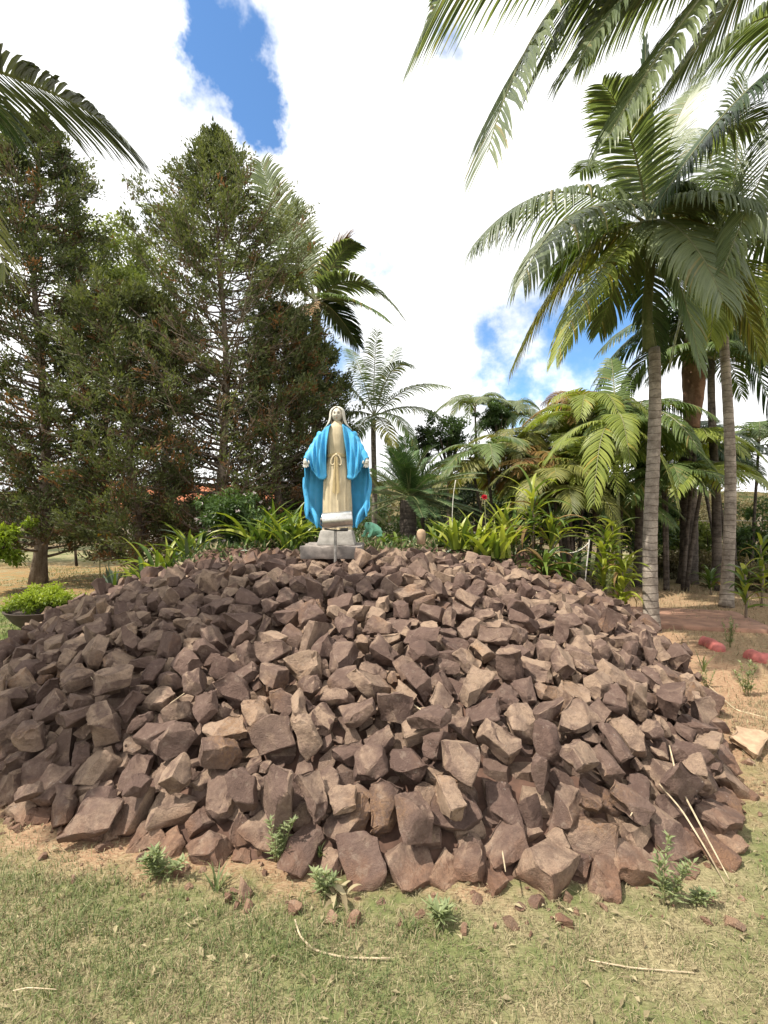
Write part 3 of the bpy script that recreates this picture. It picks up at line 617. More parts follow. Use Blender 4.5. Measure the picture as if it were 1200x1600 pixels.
1061,168,1253,5985,812,4,84,-103 1062,168,-1506,4554,809,-67,-56,-153 1063,168,-1920,4301,681,-229,107,-31 1064,168,1779,3064,327,39,61,-47 1065,168,789,2725,476,44,-72,217
1066,168,-416,6088,1016,-139,-41,300 1067,167,658,5168,877,-17,4,282 1068,167,1213,6120,841,-27,6,-19 1069,167,-10,2420,337,-111,41,-333 1070,166,2504,6016,451,-15,17,-268
1071,166,-973,2277,254,-122,34,-155 1072,166,-1424,3894,705,44,39,-220 1073,166,2966,4821,106,-194,-36,242 1074,166,-2314,5217,693,-33,-4,183 1075,165,-1012,4422,880,84,46,194
1076,165,-1132,2651,384,-70,29,142 1077,165,-1329,2961,456,181,-7,-31 1078,165,-3329,4118,228,-265,-55,210 1079,165,-1197,4639,822,-103,-30,98 1080,165,1236,2987,536,72,42,90
1081,165,-2270,5582,813,-149,239,120 1082,164,-833,2929,505,30,-54,33 1083,164,2912,5354,246,-114,-55,259 1084,164,61,4364,888,12,8,-175 1085,164,-2180,4283,630,-193,122,27
1086,164,1289,4864,819,-34,47,329 1087,164,1064,2317,296,75,-45,194 1088,163,-1302,3275,572,4,-35,262 1089,163,1543,2425,276,-88,-342,-82 1090,163,-3207,3866,129,-82,-14,196
1091,163,-151,5498,933,30,36,-320 1092,163,-1585,3193,490,69,-15,-350 1093,163,-2028,4037,604,112,-22,304 1094,163,-3922,6264,294,-132,344,47 1095,162,2949,5017,133,-4,-103,-346
1096,162,-1046,5919,889,-4,19,-230 1098,162,-1181,4003,778,-55,-101,-332 1099,161,-863,3464,663,-107,-91,120 1100,161,2080,3760,364,100,231,60 1101,161,-6,5113,930,25,36,239
1102,160,2521,4641,309,57,-92,-337 1103,160,-876,5298,899,-23,-5,-264 1104,160,341,2789,492,-71,77,-125 1105,160,1572,3260,456,62,-121,-15 1106,159,-1328,5623,875,-35,-3,-334
1107,159,867,3841,749,-9,39,35 1108,159,-2007,4581,683,-60,72,-265 1109,159,880,4543,823,55,22,-243 1110,158,-284,4056,820,22,38,113 1111,158,-3885,5256,170,122,63,-182
1112,158,-2260,6178,771,-344,-8,-107 1113,158,-680,3736,747,-34,-28,258 1114,158,2065,3109,240,-90,-219,39 1115,157,2151,4343,404,69,142,39 1116,157,1101,5496,847,59,-18,-17
1117,157,-3231,5476,475,-23,76,301 1118,157,2807,6016,318,-44,-26,-163 1119,156,-156,2401,300,48,-28,55 1120,156,1408,2554,337,-295,-48,-153 1121,156,-884,5890,937,119,24,51
1122,156,-557,3027,559,96,314,24 1123,155,254,5155,928,324,86,-57 1124,155,-2952,4231,372,-7,-76,188 1125,155,-375,4857,919,103,-1,-272 1126,155,2009,5077,551,46,-20,23
1127,155,-925,6329,902,-138,79,-9 1128,155,2706,4925,284,21,11,89 1129,154,-2256,3853,475,54,5,-263 1130,153,624,4730,874,15,200,134 1131,153,21,4758,896,73,-62,150
1132,153,-1881,4746,703,-28,-25,292 1133,153,-3098,5914,548,84,16,-57 1134,153,-1315,4741,810,-163,0,-308 1135,153,-1671,3599,570,-9,1,-29 1136,153,1730,3620,431,-23,-60,333
1137,153,-185,2136,223,28,41,-156 1138,153,1952,5910,647,-42,-40,-329 1139,153,861,3592,690,-101,49,-191 1140,152,-122,4983,940,40,75,149 1141,152,1447,3824,559,-55,-54,-252
1142,151,2194,6099,567,-358,47,-39 1143,151,1618,2971,342,106,38,-35 1144,151,2260,4744,426,-211,-24,-208 1145,151,-323,2568,399,53,-6,150 1146,151,-2826,3423,188,152,316,41
1147,151,-1638,5870,849,-70,-19,7 1148,151,114,3739,756,-31,-49,226 1149,150,-1827,3767,573,32,33,-220 1150,149,-1171,6249,874,26,8,-275 1151,149,1546,4322,649,-39,27,34
1152,149,-2907,3908,289,-67,8,312 1153,149,-287,3195,616,37,4,-136 1154,149,-964,2841,427,15,21,341 1155,148,933,3942,736,156,32,-110 1156,148,-2801,3766,286,23,1,-120
1157,148,1087,5974,859,-10,-43,-296 1158,148,-1692,5061,814,-42,-10,-235 1159,147,1131,4239,724,203,6,-243 1160,147,1785,5760,671,-168,23,20 1161,147,43,3839,753,48,-51,345
1162,147,2039,3937,393,-255,-62,-52 1163,147,-1450,3429,589,-69,-9,148 1164,146,-2950,5920,624,-24,-27,-114 1165,146,1165,2605,385,-43,22,-304 1166,145,-3317,5884,481,-25,-5,61
1167,145,-1496,4221,745,72,-51,29 1168,145,1304,5276,774,61,-37,190 1169,145,-111,4669,872,-23,-34,162 1170,145,-1335,3655,666,-73,22,-120 1171,144,-3298,5769,496,-76,-124,127
1172,144,-2612,5399,641,-19,-35,-220 1173,144,-1558,3923,664,-13,42,-266 1174,144,-962,5772,914,-22,27,-52 1175,144,-1680,3746,597,-3,-37,287 1176,143,-2249,4845,658,-45,-14,-249
1177,143,-2756,4511,471,59,4,-156 1178,143,-393,5784,916,31,-25,97 1179,143,1947,4740,536,24,-56,208 1180,143,-707,5968,927,90,-21,276 1181,142,1446,5704,784,48,-28,355
1182,142,531,3994,812,-10,64,111 1183,142,-1475,2906,419,-14,-6,-67 1184,141,1618,3864,538,56,60,20 1185,141,2161,5469,538,-89,-37,356 1186,141,478,3796,744,57,-16,-82
1187,141,-109,3803,745,-23,-38,201 1188,141,952,5922,850,151,13,355 1189,140,-591,3947,769,66,-50,63 1190,140,305,4243,843,88,31,24 1191,140,1799,5281,666,-64,-30,-270
1192,140,-472,3344,647,111,360,-41 1193,139,494,6255,864,357,-2,80 1194,139,-2366,5964,760,-303,-49,71 1195,139,-1659,2676,283,24,-30,-38 1196,139,1584,2751,287,99,-42,142
1197,139,-1485,5002,854,-18,-90,-352 1198,139,-483,4025,803,-49,117,260 1199,138,-1964,6149,797,1,-1,-150 1200,138,-1538,5365,845,-71,4,-153 1201,138,1970,6191,628,189,14,244
1202,138,378,2933,542,-262,17,13 1203,138,-1079,5430,902,58,81,-101 1204,138,-2087,4179,636,-188,-8,-158 1205,138,1461,4090,605,37,-40,241 1206,138,2125,6454,556,10,-29,-290
1207,138,-1766,3087,429,94,-113,68 1208,138,1214,4674,753,-25,23,-78 1209,137,413,5832,957,-92,-84,194 1210,137,117,6124,924,0,-16,162 1211,137,-1324,5236,857,74,-1,-270
1212,136,-147,4553,871,-50,-39,-32 1213,136,-845,4090,792,-76,-30,339 1214,136,670,4950,835,36,0,240 1215,136,863,4402,786,110,14,48 1216,136,-1251,4130,761,-17,101,105
1217,136,741,3706,714,36,2,119 1218,135,-3335,4595,320,-254,-249,33 1219,135,-2385,4190,533,9,-76,242 1220,135,-1767,5406,809,29,41,224 1221,135,2132,5781,587,3,18,114
1222,135,2353,5979,506,-23,-27,-202 1223,135,1488,3352,471,53,-42,287 1224,135,-3073,4333,322,-69,-66,246 1225,134,-1556,4673,762,-40,-34,-339 1226,134,175,5875,909,6,-3,243
1227,134,-1443,6176,886,-19,9,-136 1228,134,2041,5226,565,-22,-63,348 1229,134,957,3182,577,65,-78,122 1230,134,1614,4640,623,-106,25,-117 1231,133,2326,4346,313,80,-138,199
1232,132,-965,3977,750,-20,38,357 1233,131,-3171,5679,519,190,-72,163 1234,131,1664,4403,605,22,-102,286 1235,131,-2239,5490,734,36,-33,-5 1236,130,1758,5131,631,-29,-41,-287
1237,130,-1138,2234,233,-22,336,168 1238,129,843,4106,755,15,-16,-195 1239,129,1105,2821,446,104,-7,7 1240,129,2565,5720,406,148,51,243 1241,129,2360,5132,449,80,31,260
1242,129,1767,3960,475,54,-7,72 1243,128,2409,4900,411,-51,55,-116 1244,128,-3609,5809,366,-81,8,-256 1245,128,-746,5276,878,-26,300,212 1246,128,-1373,3125,489,30,67,-204
1247,128,2611,5384,381,34,-93,190 1248,127,306,3991,806,4,-64,283 1249,127,259,4950,908,-221,-244,24 1250,127,-3575,5552,329,20,-13,87 1252,126,1489,2910,350,-7,46,-44
1253,126,1486,2634,298,86,156,5 1254,125,-3152,6334,553,-104,-12,70 1255,125,-3587,6199,391,71,5,-305 1256,125,-970,5474,908,-29,-13,216 1257,125,1460,4804,684,-18,-22,-303
1258,125,-3286,5632,465,-33,6,-110 1259,125,1137,4389,765,-91,-37,186 1000,124,-2126,4951,706,263,73,86 1001,124,2154,4606,430,-25,32,-159 1002,124,955,5689,854,-310,18,-189
1003,124,2625,6019,394,-79,154,-182 1004,124,-1225,4387,782,4,18,165 1005,124,1332,4033,614,63,-18,15 1006,124,2827,5823,260,-1,-72,-204 1007,124,410,3032,586,-17,29,324
1008,124,-421,2656,409,177,61,-83 1009,124,976,3041,512,-42,3,357 1010,123,2716,5691,329,-90,243,-184 1011,123,2751,5581,282,97,-301,-71 1012,123,-850,5655,900,-45,18,-352
1013,123,-623,4251,798,-51,48,-226 1014,123,-538,2567,348,32,52,-17 1015,123,1716,2750,247,-17,28,-99 1016,123,-1706,5519,825,-23,-10,34 1017,123,1612,3554,475,-47,59,-79
1018,122,-2607,5277,626,-51,-70,348 1019,122,-1235,2674,327,-45,-45,213 1020,122,-1989,3199,373,-64,42,-219 1021,122,-3224,4003,148,68,-42,14 1022,122,-3601,5289,281,-33,-70,253
1023,122,-788,4734,856,18,32,129 1024,121,-2761,5062,570,-20,26,77 1025,121,273,5488,909,3,29,-262 1026,121,580,4242,833,-76,-35,219 1027,121,615,5844,872,-58,-4,325
1028,121,357,3179,630,-25,123,-130 1029,120,986,2400,305,108,-70,289 1030,120,-1127,4875,850,70,-40,-157 1031,120,1792,5912,664,20,-13,-110 1032,120,1371,4845,717,-249,9,-198
1033,120,-2652,4724,546,68,-76,-43 1034,120,1869,3560,343,1,-56,355 1035,120,-1729,2336,140,101,49,-340 1036,120,-2241,5366,734,19,41,-36 1037,120,-788,3598,683,-38,98,-117
1038,120,-1594,4453,741,157,-36,-68 1039,120,-3851,6007,279,32,-23,153 1040,120,1481,3141,445,-4,-10,-200 1041,119,-2842,5479,569,28,-18,-184 1042,119,-38,5240,898,-167,-9,209
1043,119,-903,2661,384,-57,93,313 1044,119,446,3396,656,14,0,19 1045,119,-1290,5505,858,58,40,245 1046,119,-3323,6250,475,16,24,-298 1047,119,768,5902,876,61,-77,278
1048,119,162,3255,658,55,102,119 1049,119,1379,3160,486,-13,-1,-352 1050,119,890,5162,822,-19,-5,197 1051,119,-1235,5743,878,-69,-12,186 1052,118,306,6171,888,86,-35,316
1053,118,861,4878,837,220,46,224 1054,118,-1329,2548,262,16,54,-95 1055,118,1174,5510,799,77,-35,-41 1056,118,-953,3684,694,-61,1,94 1057,118,1759,2946,270,-22,40,-168
1058,118,-2874,3554,173,174,22,-165 1059,118,717,4473,827,2,-56,277 1060,117,1304,6192,762,-26,-28,-108 1061,117,210,2596,403,158,1,-6 1062,117,-1739,4301,688,152,-4,-123
1063,117,-1117,5000,852,-46,61,-211 1064,117,-393,5150,897,123,77,-75 1065,117,1458,2515,251,15,-316,71 1066,117,2374,4138,270,-79,-43,189 1067,117,-2495,3111,214,211,-3,-189
1068,117,-325,3951,778,74,55,-103 1069,117,1961,3817,358,-58,-58,-329 1070,117,2275,3914,320,-121,296,-51 1071,116,-1494,5923,864,90,-47,73 1072,116,1314,3706,613,169,75,104
1073,116,-1948,4887,723,52,-43,-334 1074,116,154,4721,855,21,20,51 1076,115,-3422,6195,476,-245,19,65 1077,115,609,3217,620,-62,-24,-266 1078,115,-3670,5584,325,-58,-10,-2
1079,115,1458,4247,617,-47,-18,-44 1080,115,-3499,6256,424,-43,-86,-30 1081,114,-1974,2988,315,-98,-81,200 1082,114,-2524,5138,618,35,-44,119 1083,114,-1572,5470,831,-8,-45,17
1084,114,-2530,4394,487,-142,91,-306 1085,114,-1874,3461,484,-8,38,-292 1086,113,-3344,4908,307,252,-140,15 1087,113,-2141,3770,487,78,-7,-59 1088,113,-1762,6027,832,99,42,352
1089,113,-2805,5182,566,125,52,-143 1090,113,-709,2519,298,20,-10,-34 1091,112,-710,4540,841,-209,280,-40 1092,112,1180,3909,661,82,-12,320 1093,112,419,5041,882,107,-82,255
1094,112,-2802,4980,543,-25,4,-92 1095,112,393,3647,716,-9,66,-321 1096,112,-2903,6024,625,5,58,-349 1097,111,1156,3009,508,100,-19,180 1098,111,17,6160,892,8,6,36
1099,111,1518,5333,718,97,44,-28 1100,111,-206,3404,640,79,310,-77 1101,111,-1101,3075,539,49,234,10 1102,111,170,3059,591,-194,-106,127 1103,111,2060,5527,605,142,-61,115
1104,111,-218,2980,507,-58,-11,247 1105,111,-3059,4763,389,-61,13,297 1106,110,-1856,6217,792,6,-15,-145 1107,110,-3111,4441,302,-63,-96,84 1108,110,-150,4189,803,-26,-22,-41
1109,110,1093,5099,773,60,-3,-145 1110,110,-1249,5951,871,-32,-59,-224 1111,109,-366,6291,884,-12,-59,-232 1112,109,-122,4927,888,-6,-52,-67 1113,109,340,5874,892,11,291,-218
1114,109,-1640,6178,851,71,48,-291 1115,109,605,4375,818,139,1,220 1116,108,-231,4799,862,-49,2,108 1117,108,-479,3551,671,179,22,-14 1118,108,906,6218,843,54,-25,255
1119,108,-1454,3166,486,18,14,-20 1120,108,-2445,3446,296,75,-28,-26 1121,108,-2352,3923,482,-42,132,-79 1122,108,-380,3455,656,-74,-34,235 1123,108,397,5398,919,-80,189,-204
1125,107,-3747,5543,269,54,95,-234 1126,107,-2369,4433,550,-6,100,351 1127,107,-1787,3986,630,50,49,-176 1128,107,-222,3956,776,-1,21,-149 1129,107,-3221,4867,367,-9,-112,215
1130,107,859,5687,868,-52,129,165 1131,106,1030,3451,603,-19,66,-47 1132,106,1449,4564,657,-76,42,98 1133,106,2081,4955,507,292,-20,167 1134,106,-1537,3120,442,-192,-2,318
1135,106,1056,3727,639,41,63,101 1136,106,1679,2992,306,-17,-47,223 1137,106,-2434,4676,572,40,-69,-22 1138,106,1320,5170,735,28,17,74 1139,106,222,4517,831,77,15,3
1140,106,-2141,4887,666,86,2,-153 1141,105,1703,4548,570,-83,-88,-245 1142,105,-1437,4787,795,149,29,-333 1143,105,-1540,3303,503,-44,40,-208 1144,105,-523,6153,898,13,20,-40
1145,105,377,4355,827,11,22,13 1146,105,-896,4699,857,40,-46,185 1147,105,319,3878,753,-102,-15,276 1148,105,-4072,5746,177,119,-285,-67 1149,105,-702,2969,515,-8,69,-193
1150,105,1508,5935,762,78,85,296 1151,105,-2948,4976,461,-12,-44,93 1153,104,-1605,4109,704,-62,35,-141 1154,104,1145,6039,814,-80,-27,-116 1155,104,2265,5277,474,-23,-48,334
1156,104,-3501,5073,267,-53,-24,74 1157,104,-2037,5072,722,79,8,-103 1158,104,-375,4752,867,-8,15,-142 1159,104,-2778,6322,622,-137,-1,104 1160,104,-368,2969,503,-66,-38,352
1161,104,-649,2392,241,-30,35,-245 1162,104,-3453,5282,320,-42,69,-249 1163,104,-846,4451,835,12,14,-116 1164,104,1054,2463,347,68,42,-291 1165,104,44,3547,681,-1,-12,172
1166,104,-750,3999,759,-156,9,124 1167,104,-2852,4677,447,159,-2,233 1168,103,-2978,5359,510,-7,9,-317 1169,103,-1913,3807,548,-80,1,69 1170,103,-150,3259,622,-38,25,-226
1171,103,-2379,4780,609,26,3,-240 1172,103,-994,2746,383,222,-311,-6 1173,102,1098,4550,743,107,54,122 1174,102,-2305,3672,411,8,31,-290 1175,102,-1092,2978,451,16,-37,196
1176,102,811,4821,807,-50,-58,277 1177,102,180,4229,807,38,-24,-50 1178,102,-3283,4719,294,5,-13,198 1179,102,-2966,4327,355,-91,-110,90 1180,102,2368,4994,431,81,-73,35
1181,101,-2760,5295,577,71,-65,-228 1182,101,1898,3975,426,-36,138,-79 1183,101,-592,4346,831,-171,-14,260 1184,101,1714,4785,606,25,54,-31 1185,101,-1034,6181,872,-17,-22,-207
1186,101,1881,4273,462,74,-70,280 1187,101,2273,4622,403,150,3,156 1188,101,2882,5929,253,-38,54,-36 1189,101,-1312,6128,887,45,-5,-304 1190,101,-1903,4999,741,23,-41,-130
1191,101,1196,5736,797,22,57,-36 1192,101,-685,2728,409,-22,-221,140 1193,101,-2510,4867,579,33,86,-181 1194,101,2002,6033,621,-21,0,55 1195,100,1072,4941,786,-170,-30,305
1196,100,-2272,5098,664,-58,-7,256 1197,100,-3142,5772,498,-89,10,226 1198,100,-911,5479,874,-53,-13,188 1199,100,2951,5263,183,-79,73,295 1200,99,475,5953,890,-68,77,38
1201,99,207,3471,683,60,24,-45 1202,99,-998,4330,789,-47,-52,-67 1203,99,-2595,4827,563,32,-15,-101 1204,99,-1967,4690,696,21,5,-62 1205,99,1806,3379,342,-133,48,-204
1206,99,-2763,4639,481,-42,-19,152 1207,98,1239,4409,695,65,138,-227 1208,98,-165,6163,920,8,68,184 1209,98,-1561,3658,606,-16,349,44 1210,98,-2821,4006,295,-49,39,245
1211,98,2437,5300,392,-36,-46,-328 1212,97,-592,3182,559,-192,-51,225 1213,97,-344,3313,609,-38,42,-263 1214,97,567,4613,837,-8,54,307 1215,97,-695,6111,900,80,36,120
1216,97,83,3159,589,-152,28,-252 1218,96,1796,4931,594,50,-42,173 1219,96,-274,4559,850,-13,65,-26 1220,96,-2678,3131,254,222,-205,-74 1221,96,-1076,2595,301,-41,-69,115
1222,96,1548,2837,311,90,-12,114 1223,95,-180,2818,451,10,20,-132 1224,95,-966,2542,314,-73,-62,-283 1225,95,-55,5772,906,-174,-38,-72 1226,95,557,3925,770,-45,-31,329
1227,95,-2791,4244,366,-164,-31,211 1228,95,-377,4368,810,-18,-6,-99 1229,95,2428,4217,241,82,-76,353 1230,95,2575,6079,404,47,-4,232 1231,94,-1336,5032,816,48,19,266
1232,94,-1653,6042,828,-34,-28,-124 1233,94,-1194,3928,736,201,209,-8 1234,94,-1685,4900,749,111,36,-225 1235,94,599,2457,381,-202,9,302 1236,94,2448,5513,422,-61,4,166
1237,94,2134,5277,519,30,-76,166 1238,93,-895,3899,747,0,30,-45 1239,93,1986,3111,211,-1,36,-128 1240,93,884,3464,649,3,-27,176 1241,93,-296,2456,316,-78,75,317
1242,93,-1292,3844,678,23,-39,26 1243,93,-2684,4025,334,-22,45,360 1244,93,-1474,5568,842,16,0,170 1245,93,-1737,5793,811,-64,1,49 1246,93,-2124,3983,581,13,35,291
1247,93,-1464,4479,751,48,-5,-222 1248,93,-2096,6028,787,55,43,-196 1249,93,-3921,5634,199,10,73,-298 1250,93,1854,5681,642,60,63,128 1251,93,-2328,4285,518,5,31,333
1252,93,489,4423,830,-22,-55,217 1253,93,-2220,4546,590,-6,13,262 1254,92,1451,3614,514,30,-113,-345 1255,92,2481,5909,450,-317,76,-131 1256,92,838,3228,579,41,8,-246
1257,92,-1696,3135,460,42,43,-119 1258,91,-848,5089,866,31,-13,273 1259,91,-254,3759,714,-19,-36,-36 1000,91,-772,3680,681,33,41,-96 1001,91,1947,4209,444,-21,-14,312
1002,91,-1207,4827,811,-43,-2,77 1003,91,-38,4132,794,14,-40,-330 1004,91,-353,2773,427,50,-42,127 1005,91,-3222,4459,253,52,47,-215 1006,91,-1537,3474,558,255,-110,-28
1007,91,-3473,5894,428,-164,-95,-255 1008,90,-119,2677,424,-85,79,-352 1009,90,-358,4587,837,68,67,-186 1010,90,-2404,6243,705,-36,66,170 1011,90,-3622,5973,354,-60,-68,52
1012,90,1061,5614,819,-72,9,-178 1013,90,-2624,3490,231,-52,-58,162 1014,90,1439,5455,750,155,-50,285 1015,90,-1538,6207,848,13,-19,27 1016,90,313,4480,853,77,-44,-39
1017,90,-157,5326,896,1,50,305 1018,89,-2030,3370,418,130,-156,-72 1019,89,-1981,5472,744,4,-63,91 1020,89,-2022,3590,453,-12,17,-251 1021,89,1516,5425,729,45,64,124
1022,89,-1726,6236,816,35,0,163 1023,89,240,2279,246,-45,-6,322 1024,89,-2037,5824,783,-245,-46,129 1025,89,2191,3986,292,-23,-51,213 1026,89,-273,3486,652,116,-16,-128
1027,89,1663,3678,427,-49,35,-152 1028,88,1534,3834,520,-104,4,-229 1029,88,-771,5991,891,151,19,178 1030,88,-44,2654,407,-13,-4,114 1031,88,2651,5840,344,36,8,112
1032,88,1258,3571,558,42,-16,132 1033,88,126,4308,811,-7,5,-320 1034,87,2522,5144,325,90,-64,122 1035,87,330,4541,832,203,6,-21 1036,87,51,2854,509,-181,76,-152
1037,87,1548,4910,663,-40,37,-87 1038,87,157,4997,900,36,-156,-344 1039,87,212,5248,883,20,79,-220 1040,87,2277,4927,427,-123,-66,-266 1041,87,1542,4999,678,-263,-15,86
1042,87,2627,5132,269,-54,-3,-291 1043,87,-462,5913,907,62,-11,176 1044,86,-1136,4527,777,4,-355,-22 1045,86,207,6099,887,7,-13,-64 1046,86,1104,4985,777,194,-66,-35
1047,86,408,5262,878,23,-64,358 1048,86,-1004,4816,838,-183,-69,198 1049,86,-171,5782,920,77,88,-143 1050,86,-941,3213,554,-29,-46,198 1051,86,1500,6130,730,58,-8,-352
1052,86,2243,4088,262,32,-52,190 1053,86,1513,5254,703,-54,36,-55 1054,86,-931,3823,703,133,90,-44 1055,86,-2032,3074,301,-274,-41,219 1056,85,-2353,4988,638,14,-18,79
1057,85,2746,6218,298,64,-17,83 1058,85,-1040,2907,432,-45,56,-264 1059,85,2189,5898,543,13,-19,-79 1060,85,-767,2900,453,-33,-50,226 1061,85,-1842,5257,754,-40,31,186
1062,85,2471,3780,197,-69,-282,98 1063,84,-12,5535,895,-36,10,112 1064,84,-3071,6036,559,-54,41,253 1065,84,-2192,3393,347,-45,-61,250 1066,84,-2670,3726,273,2,266,70
1067,84,373,4106,796,32,-49,284 1068,84,1297,5833,790,-125,72,-265 1069,84,70,5913,902,-74,11,309 1070,84,309,2473,329,63,-5,-65 1071,84,137,5779,897,23,-43,257
1072,84,-1681,3867,603,-47,25,333 1073,84,751,4780,797,-16,-47,359 1074,83,-1510,2853,354,-14,-28,175 1075,83,764,5540,846,29,40,-75 1076,83,-2675,4022,394,-132,85,295
1077,83,2709,5282,283,-206,-92,-202 1078,83,-1169,5828,868,-38,-9,119 1079,83,-2976,4880,425,-39,0,268 1080,83,658,3728,714,38,59,157 1081,83,206,2390,280,-1,-52,114
1082,83,-1777,4508,688,-4,-84,-130 1083,83,1243,5672,772,-51,-32,-200 1084,82,2037,4377,430,33,46,-27 1085,82,-114,4350,823,-42,-42,215 1086,82,417,5741,894,0,3,186
1087,82,-1978,2785,239,33,14,23 1088,82,228,4025,767,27,8,-126 1089,81,1382,3397,488,-64,-2,-232 1090,81,-1761,2539,237,120,-65,32 1091,81,-2957,5468,521,-161,54,-255
1092,81,382,4172,813,46,-223,-211 1093,81,1516,4445,617,-163,287,5 1094,80,-434,4450,828,-43,24,37 1095,80,-2427,5695,677,-33,16,232 1096,80,2059,3664,269,-25,-35,150
1097,80,-700,5792,886,41,-21,-108 1098,80,1881,4480,495,-34,-7,-220 1099,80,1260,2387,245,-87,-23,-273 1100,80,-2650,5045,554,93,68,-202 1101,79,891,2488,343,84,13,25
1102,79,1515,5743,734,22,-57,119 1103,79,18,5424,881,-181,-12,160 1104,79,-2703,5477,602,-358,-48,130 1105,79,-935,2429,236,-24,27,-288 1106,79,908,5747,831,77,-20,200
1107,79,-1292,3546,611,134,-11,-82 1108,79,-65,2512,355,-72,5,207 1109,79,1174,2930,483,182,-9,29 1110,79,133,5411,897,-26,357,-17 1111,79,1646,4171,535,-88,-26,49
1112,79,-1732,4530,703,5,19,-116 1113,79,-2172,4373,579,25,-67,-40 1114,79,-1225,3506,622,342,14,-80 1115,78,1637,5718,692,-8,-3,70 1117,78,-1807,5342,792,41,13,342
1118,78,-510,3931,732,15,-2,-267 1119,78,-26,4888,868,-39,-23,-308 1120,78,-1618,2755,293,246,-267,-18 1121,78,-1794,3182,421,65,-78,26 1122,78,1494,3057,373,12,-43,111
1123,78,2104,3983,337,263,-222,49 1124,77,-1541,5856,833,251,6,260 1125,77,-1250,5071,822,-14,26,-164 1126,77,1395,2428,273,-282,1,224 1127,77,-3041,5704,523,52,-30,-112
1128,77,-2680,3548,231,-103,8,332 1129,77,1087,4437,712,52,-22,306 1130,77,-1644,5138,765,-19,-45,224 1131,77,2033,5652,565,-16,-25,-225 1132,77,1124,2331,228,31,6,-57
1133,76,596,2942,512,13,26,296 1134,76,-697,4977,851,27,-27,-211 1135,76,-1472,3348,514,-27,71,-322 1136,76,-680,3047,503,-43,-58,208 1137,76,494,5031,853,17,4,-328
1138,76,2359,5315,426,-90,-79,-176 1139,76,2361,5765,464,95,-55,329 1140,76,-1646,4100,652,-117,-46,-69 1141,76,-1019,4058,734,-49,27,356 1142,75,-72,3256,590,32,24,10
1143,75,-2208,4074,512,-9,-34,-254 1144,75,-582,2372,241,5,-50,104 1145,75,149,5478,890,25,-333,57 1146,75,627,3509,663,-32,13,-189 1147,75,1131,2498,313,-35,99,-57
1148,75,3215,6098,27,-69,14,-198 1149,75,-1666,4738,743,-5,18,184 1150,75,-1891,2854,284,-229,-20,55 1151,75,-1180,4290,765,-21,54,-238 1152,75,2468,6194,444,48,-7,176
1153,75,-1437,5859,844,28,51,-323 1154,75,-3799,5756,273,77,-25,190 1155,74,953,5455,815,75,19,100 1156,74,1101,5763,802,-41,50,-14 1157,74,-1113,4356,778,96,28,41
1158,74,-2282,3743,417,-105,1,256 1159,74,2662,5209,266,86,-19,121 1160,74,-1948,3911,560,3,38,-210 1161,74,-2306,4815,614,-50,-40,260 1162,74,1552,5161,685,57,43,18
1163,74,-111,5658,902,291,37,-120 1164,74,693,5896,856,82,-43,259 1165,74,-1333,3044,450,-196,-26,165 1166,74,-1629,3512,570,-74,1,225 1167,74,1594,2535,252,83,-344,-105
1168,74,-2299,6017,717,-1,10,37 1169,74,-23,6247,869,-19,-28,-119 1170,73,-2097,3226,352,1,9,-81 1171,73,1809,4204,474,-26,-79,342 1172,73,-1223,3721,648,-96,-35,241
1173,73,1819,3764,403,75,-59,148 1174,73,-3647,4580,114,-59,-18,214 1175,73,-2462,3696,332,32,-2,-100 1176,73,651,2719,444,246,-78,126 1177,73,1771,2556,148,2,-66,106
1178,73,1015,5710,821,64,-19,-218 1179,73,-2116,3514,426,-1,124,-130 1180,72,32,2698,418,-125,51,143 1181,72,146,5200,868,1,5,271 1182,72,-648,3467,633,-22,48,324
1183,72,-2530,4657,533,-56,15,313 1184,72,-1316,3202,497,0,23,-114 1185,72,-572,4735,857,0,-39,125 1186,72,2383,4415,263,65,349,93 1187,72,1178,4202,654,-30,-18,-337
1188,71,1299,4296,650,54,44,159 1189,71,-888,2500,268,5,50,-115 1190,71,2519,4869,283,-56,-330,52 1191,71,673,5499,855,47,1,178 1192,71,-2744,5828,615,-24,-15,-128
1193,71,123,5682,893,340,-70,55 1194,71,-3829,6167,283,247,12,106 1195,71,-1403,4366,744,69,86,-79 1196,71,-3150,4595,302,31,351,78 1197,70,-916,5013,836,-23,3,338
1198,70,1945,4909,690,30,-275,-113 1199,70,362,5967,901,-326,21,102 1200,70,-2125,5685,746,85,-97,-60 1201,70,2750,4882,216,-344,-14,85 1202,70,-2123,4785,664,3,13,-258
1203,70,-3510,5806,376,6,-30,-9 1204,70,-1071,3595,636,-33,71,-259 1205,70,822,4422,758,41,-65,243 1206,70,-1706,4089,651,160,65,296 1207,69,1085,4131,686,-66,-30,-205
1208,69,1714,4979,629,148,15,-18 1209,69,1736,5054,621,-28,17,22 1210,69,1355,2854,364,34,-27,171 1211,69,-375,3034,527,87,247,-133 1212,69,2684,5398,296,-2,335,-147
1213,69,960,3669,638,-56,8,-279 1214,69,-2270,5566,695,49,19,-291 1215,69,108,2787,443,139,-352,-1 1216,68,-2017,4848,691,-26,33,-90 1217,68,-1506,4902,781,124,64,-195
1218,68,-2446,3804,386,-250,-61,55 1219,68,-3690,5328,234,-80,1,8 1220,68,1526,4054,539,-14,3,-231 1221,68,2153,4448,379,43,-28,91 1222,68,-1846,5015,726,115,-25,-93
1223,68,1064,3996,672,-14,-32,-185 1224,68,-494,3783,716,38,-13,235 1225,68,-2292,3579,380,-38,-81,170 1226,67,663,5377,853,125,-15,64 1227,67,-2338,6273,724,-182,18,22
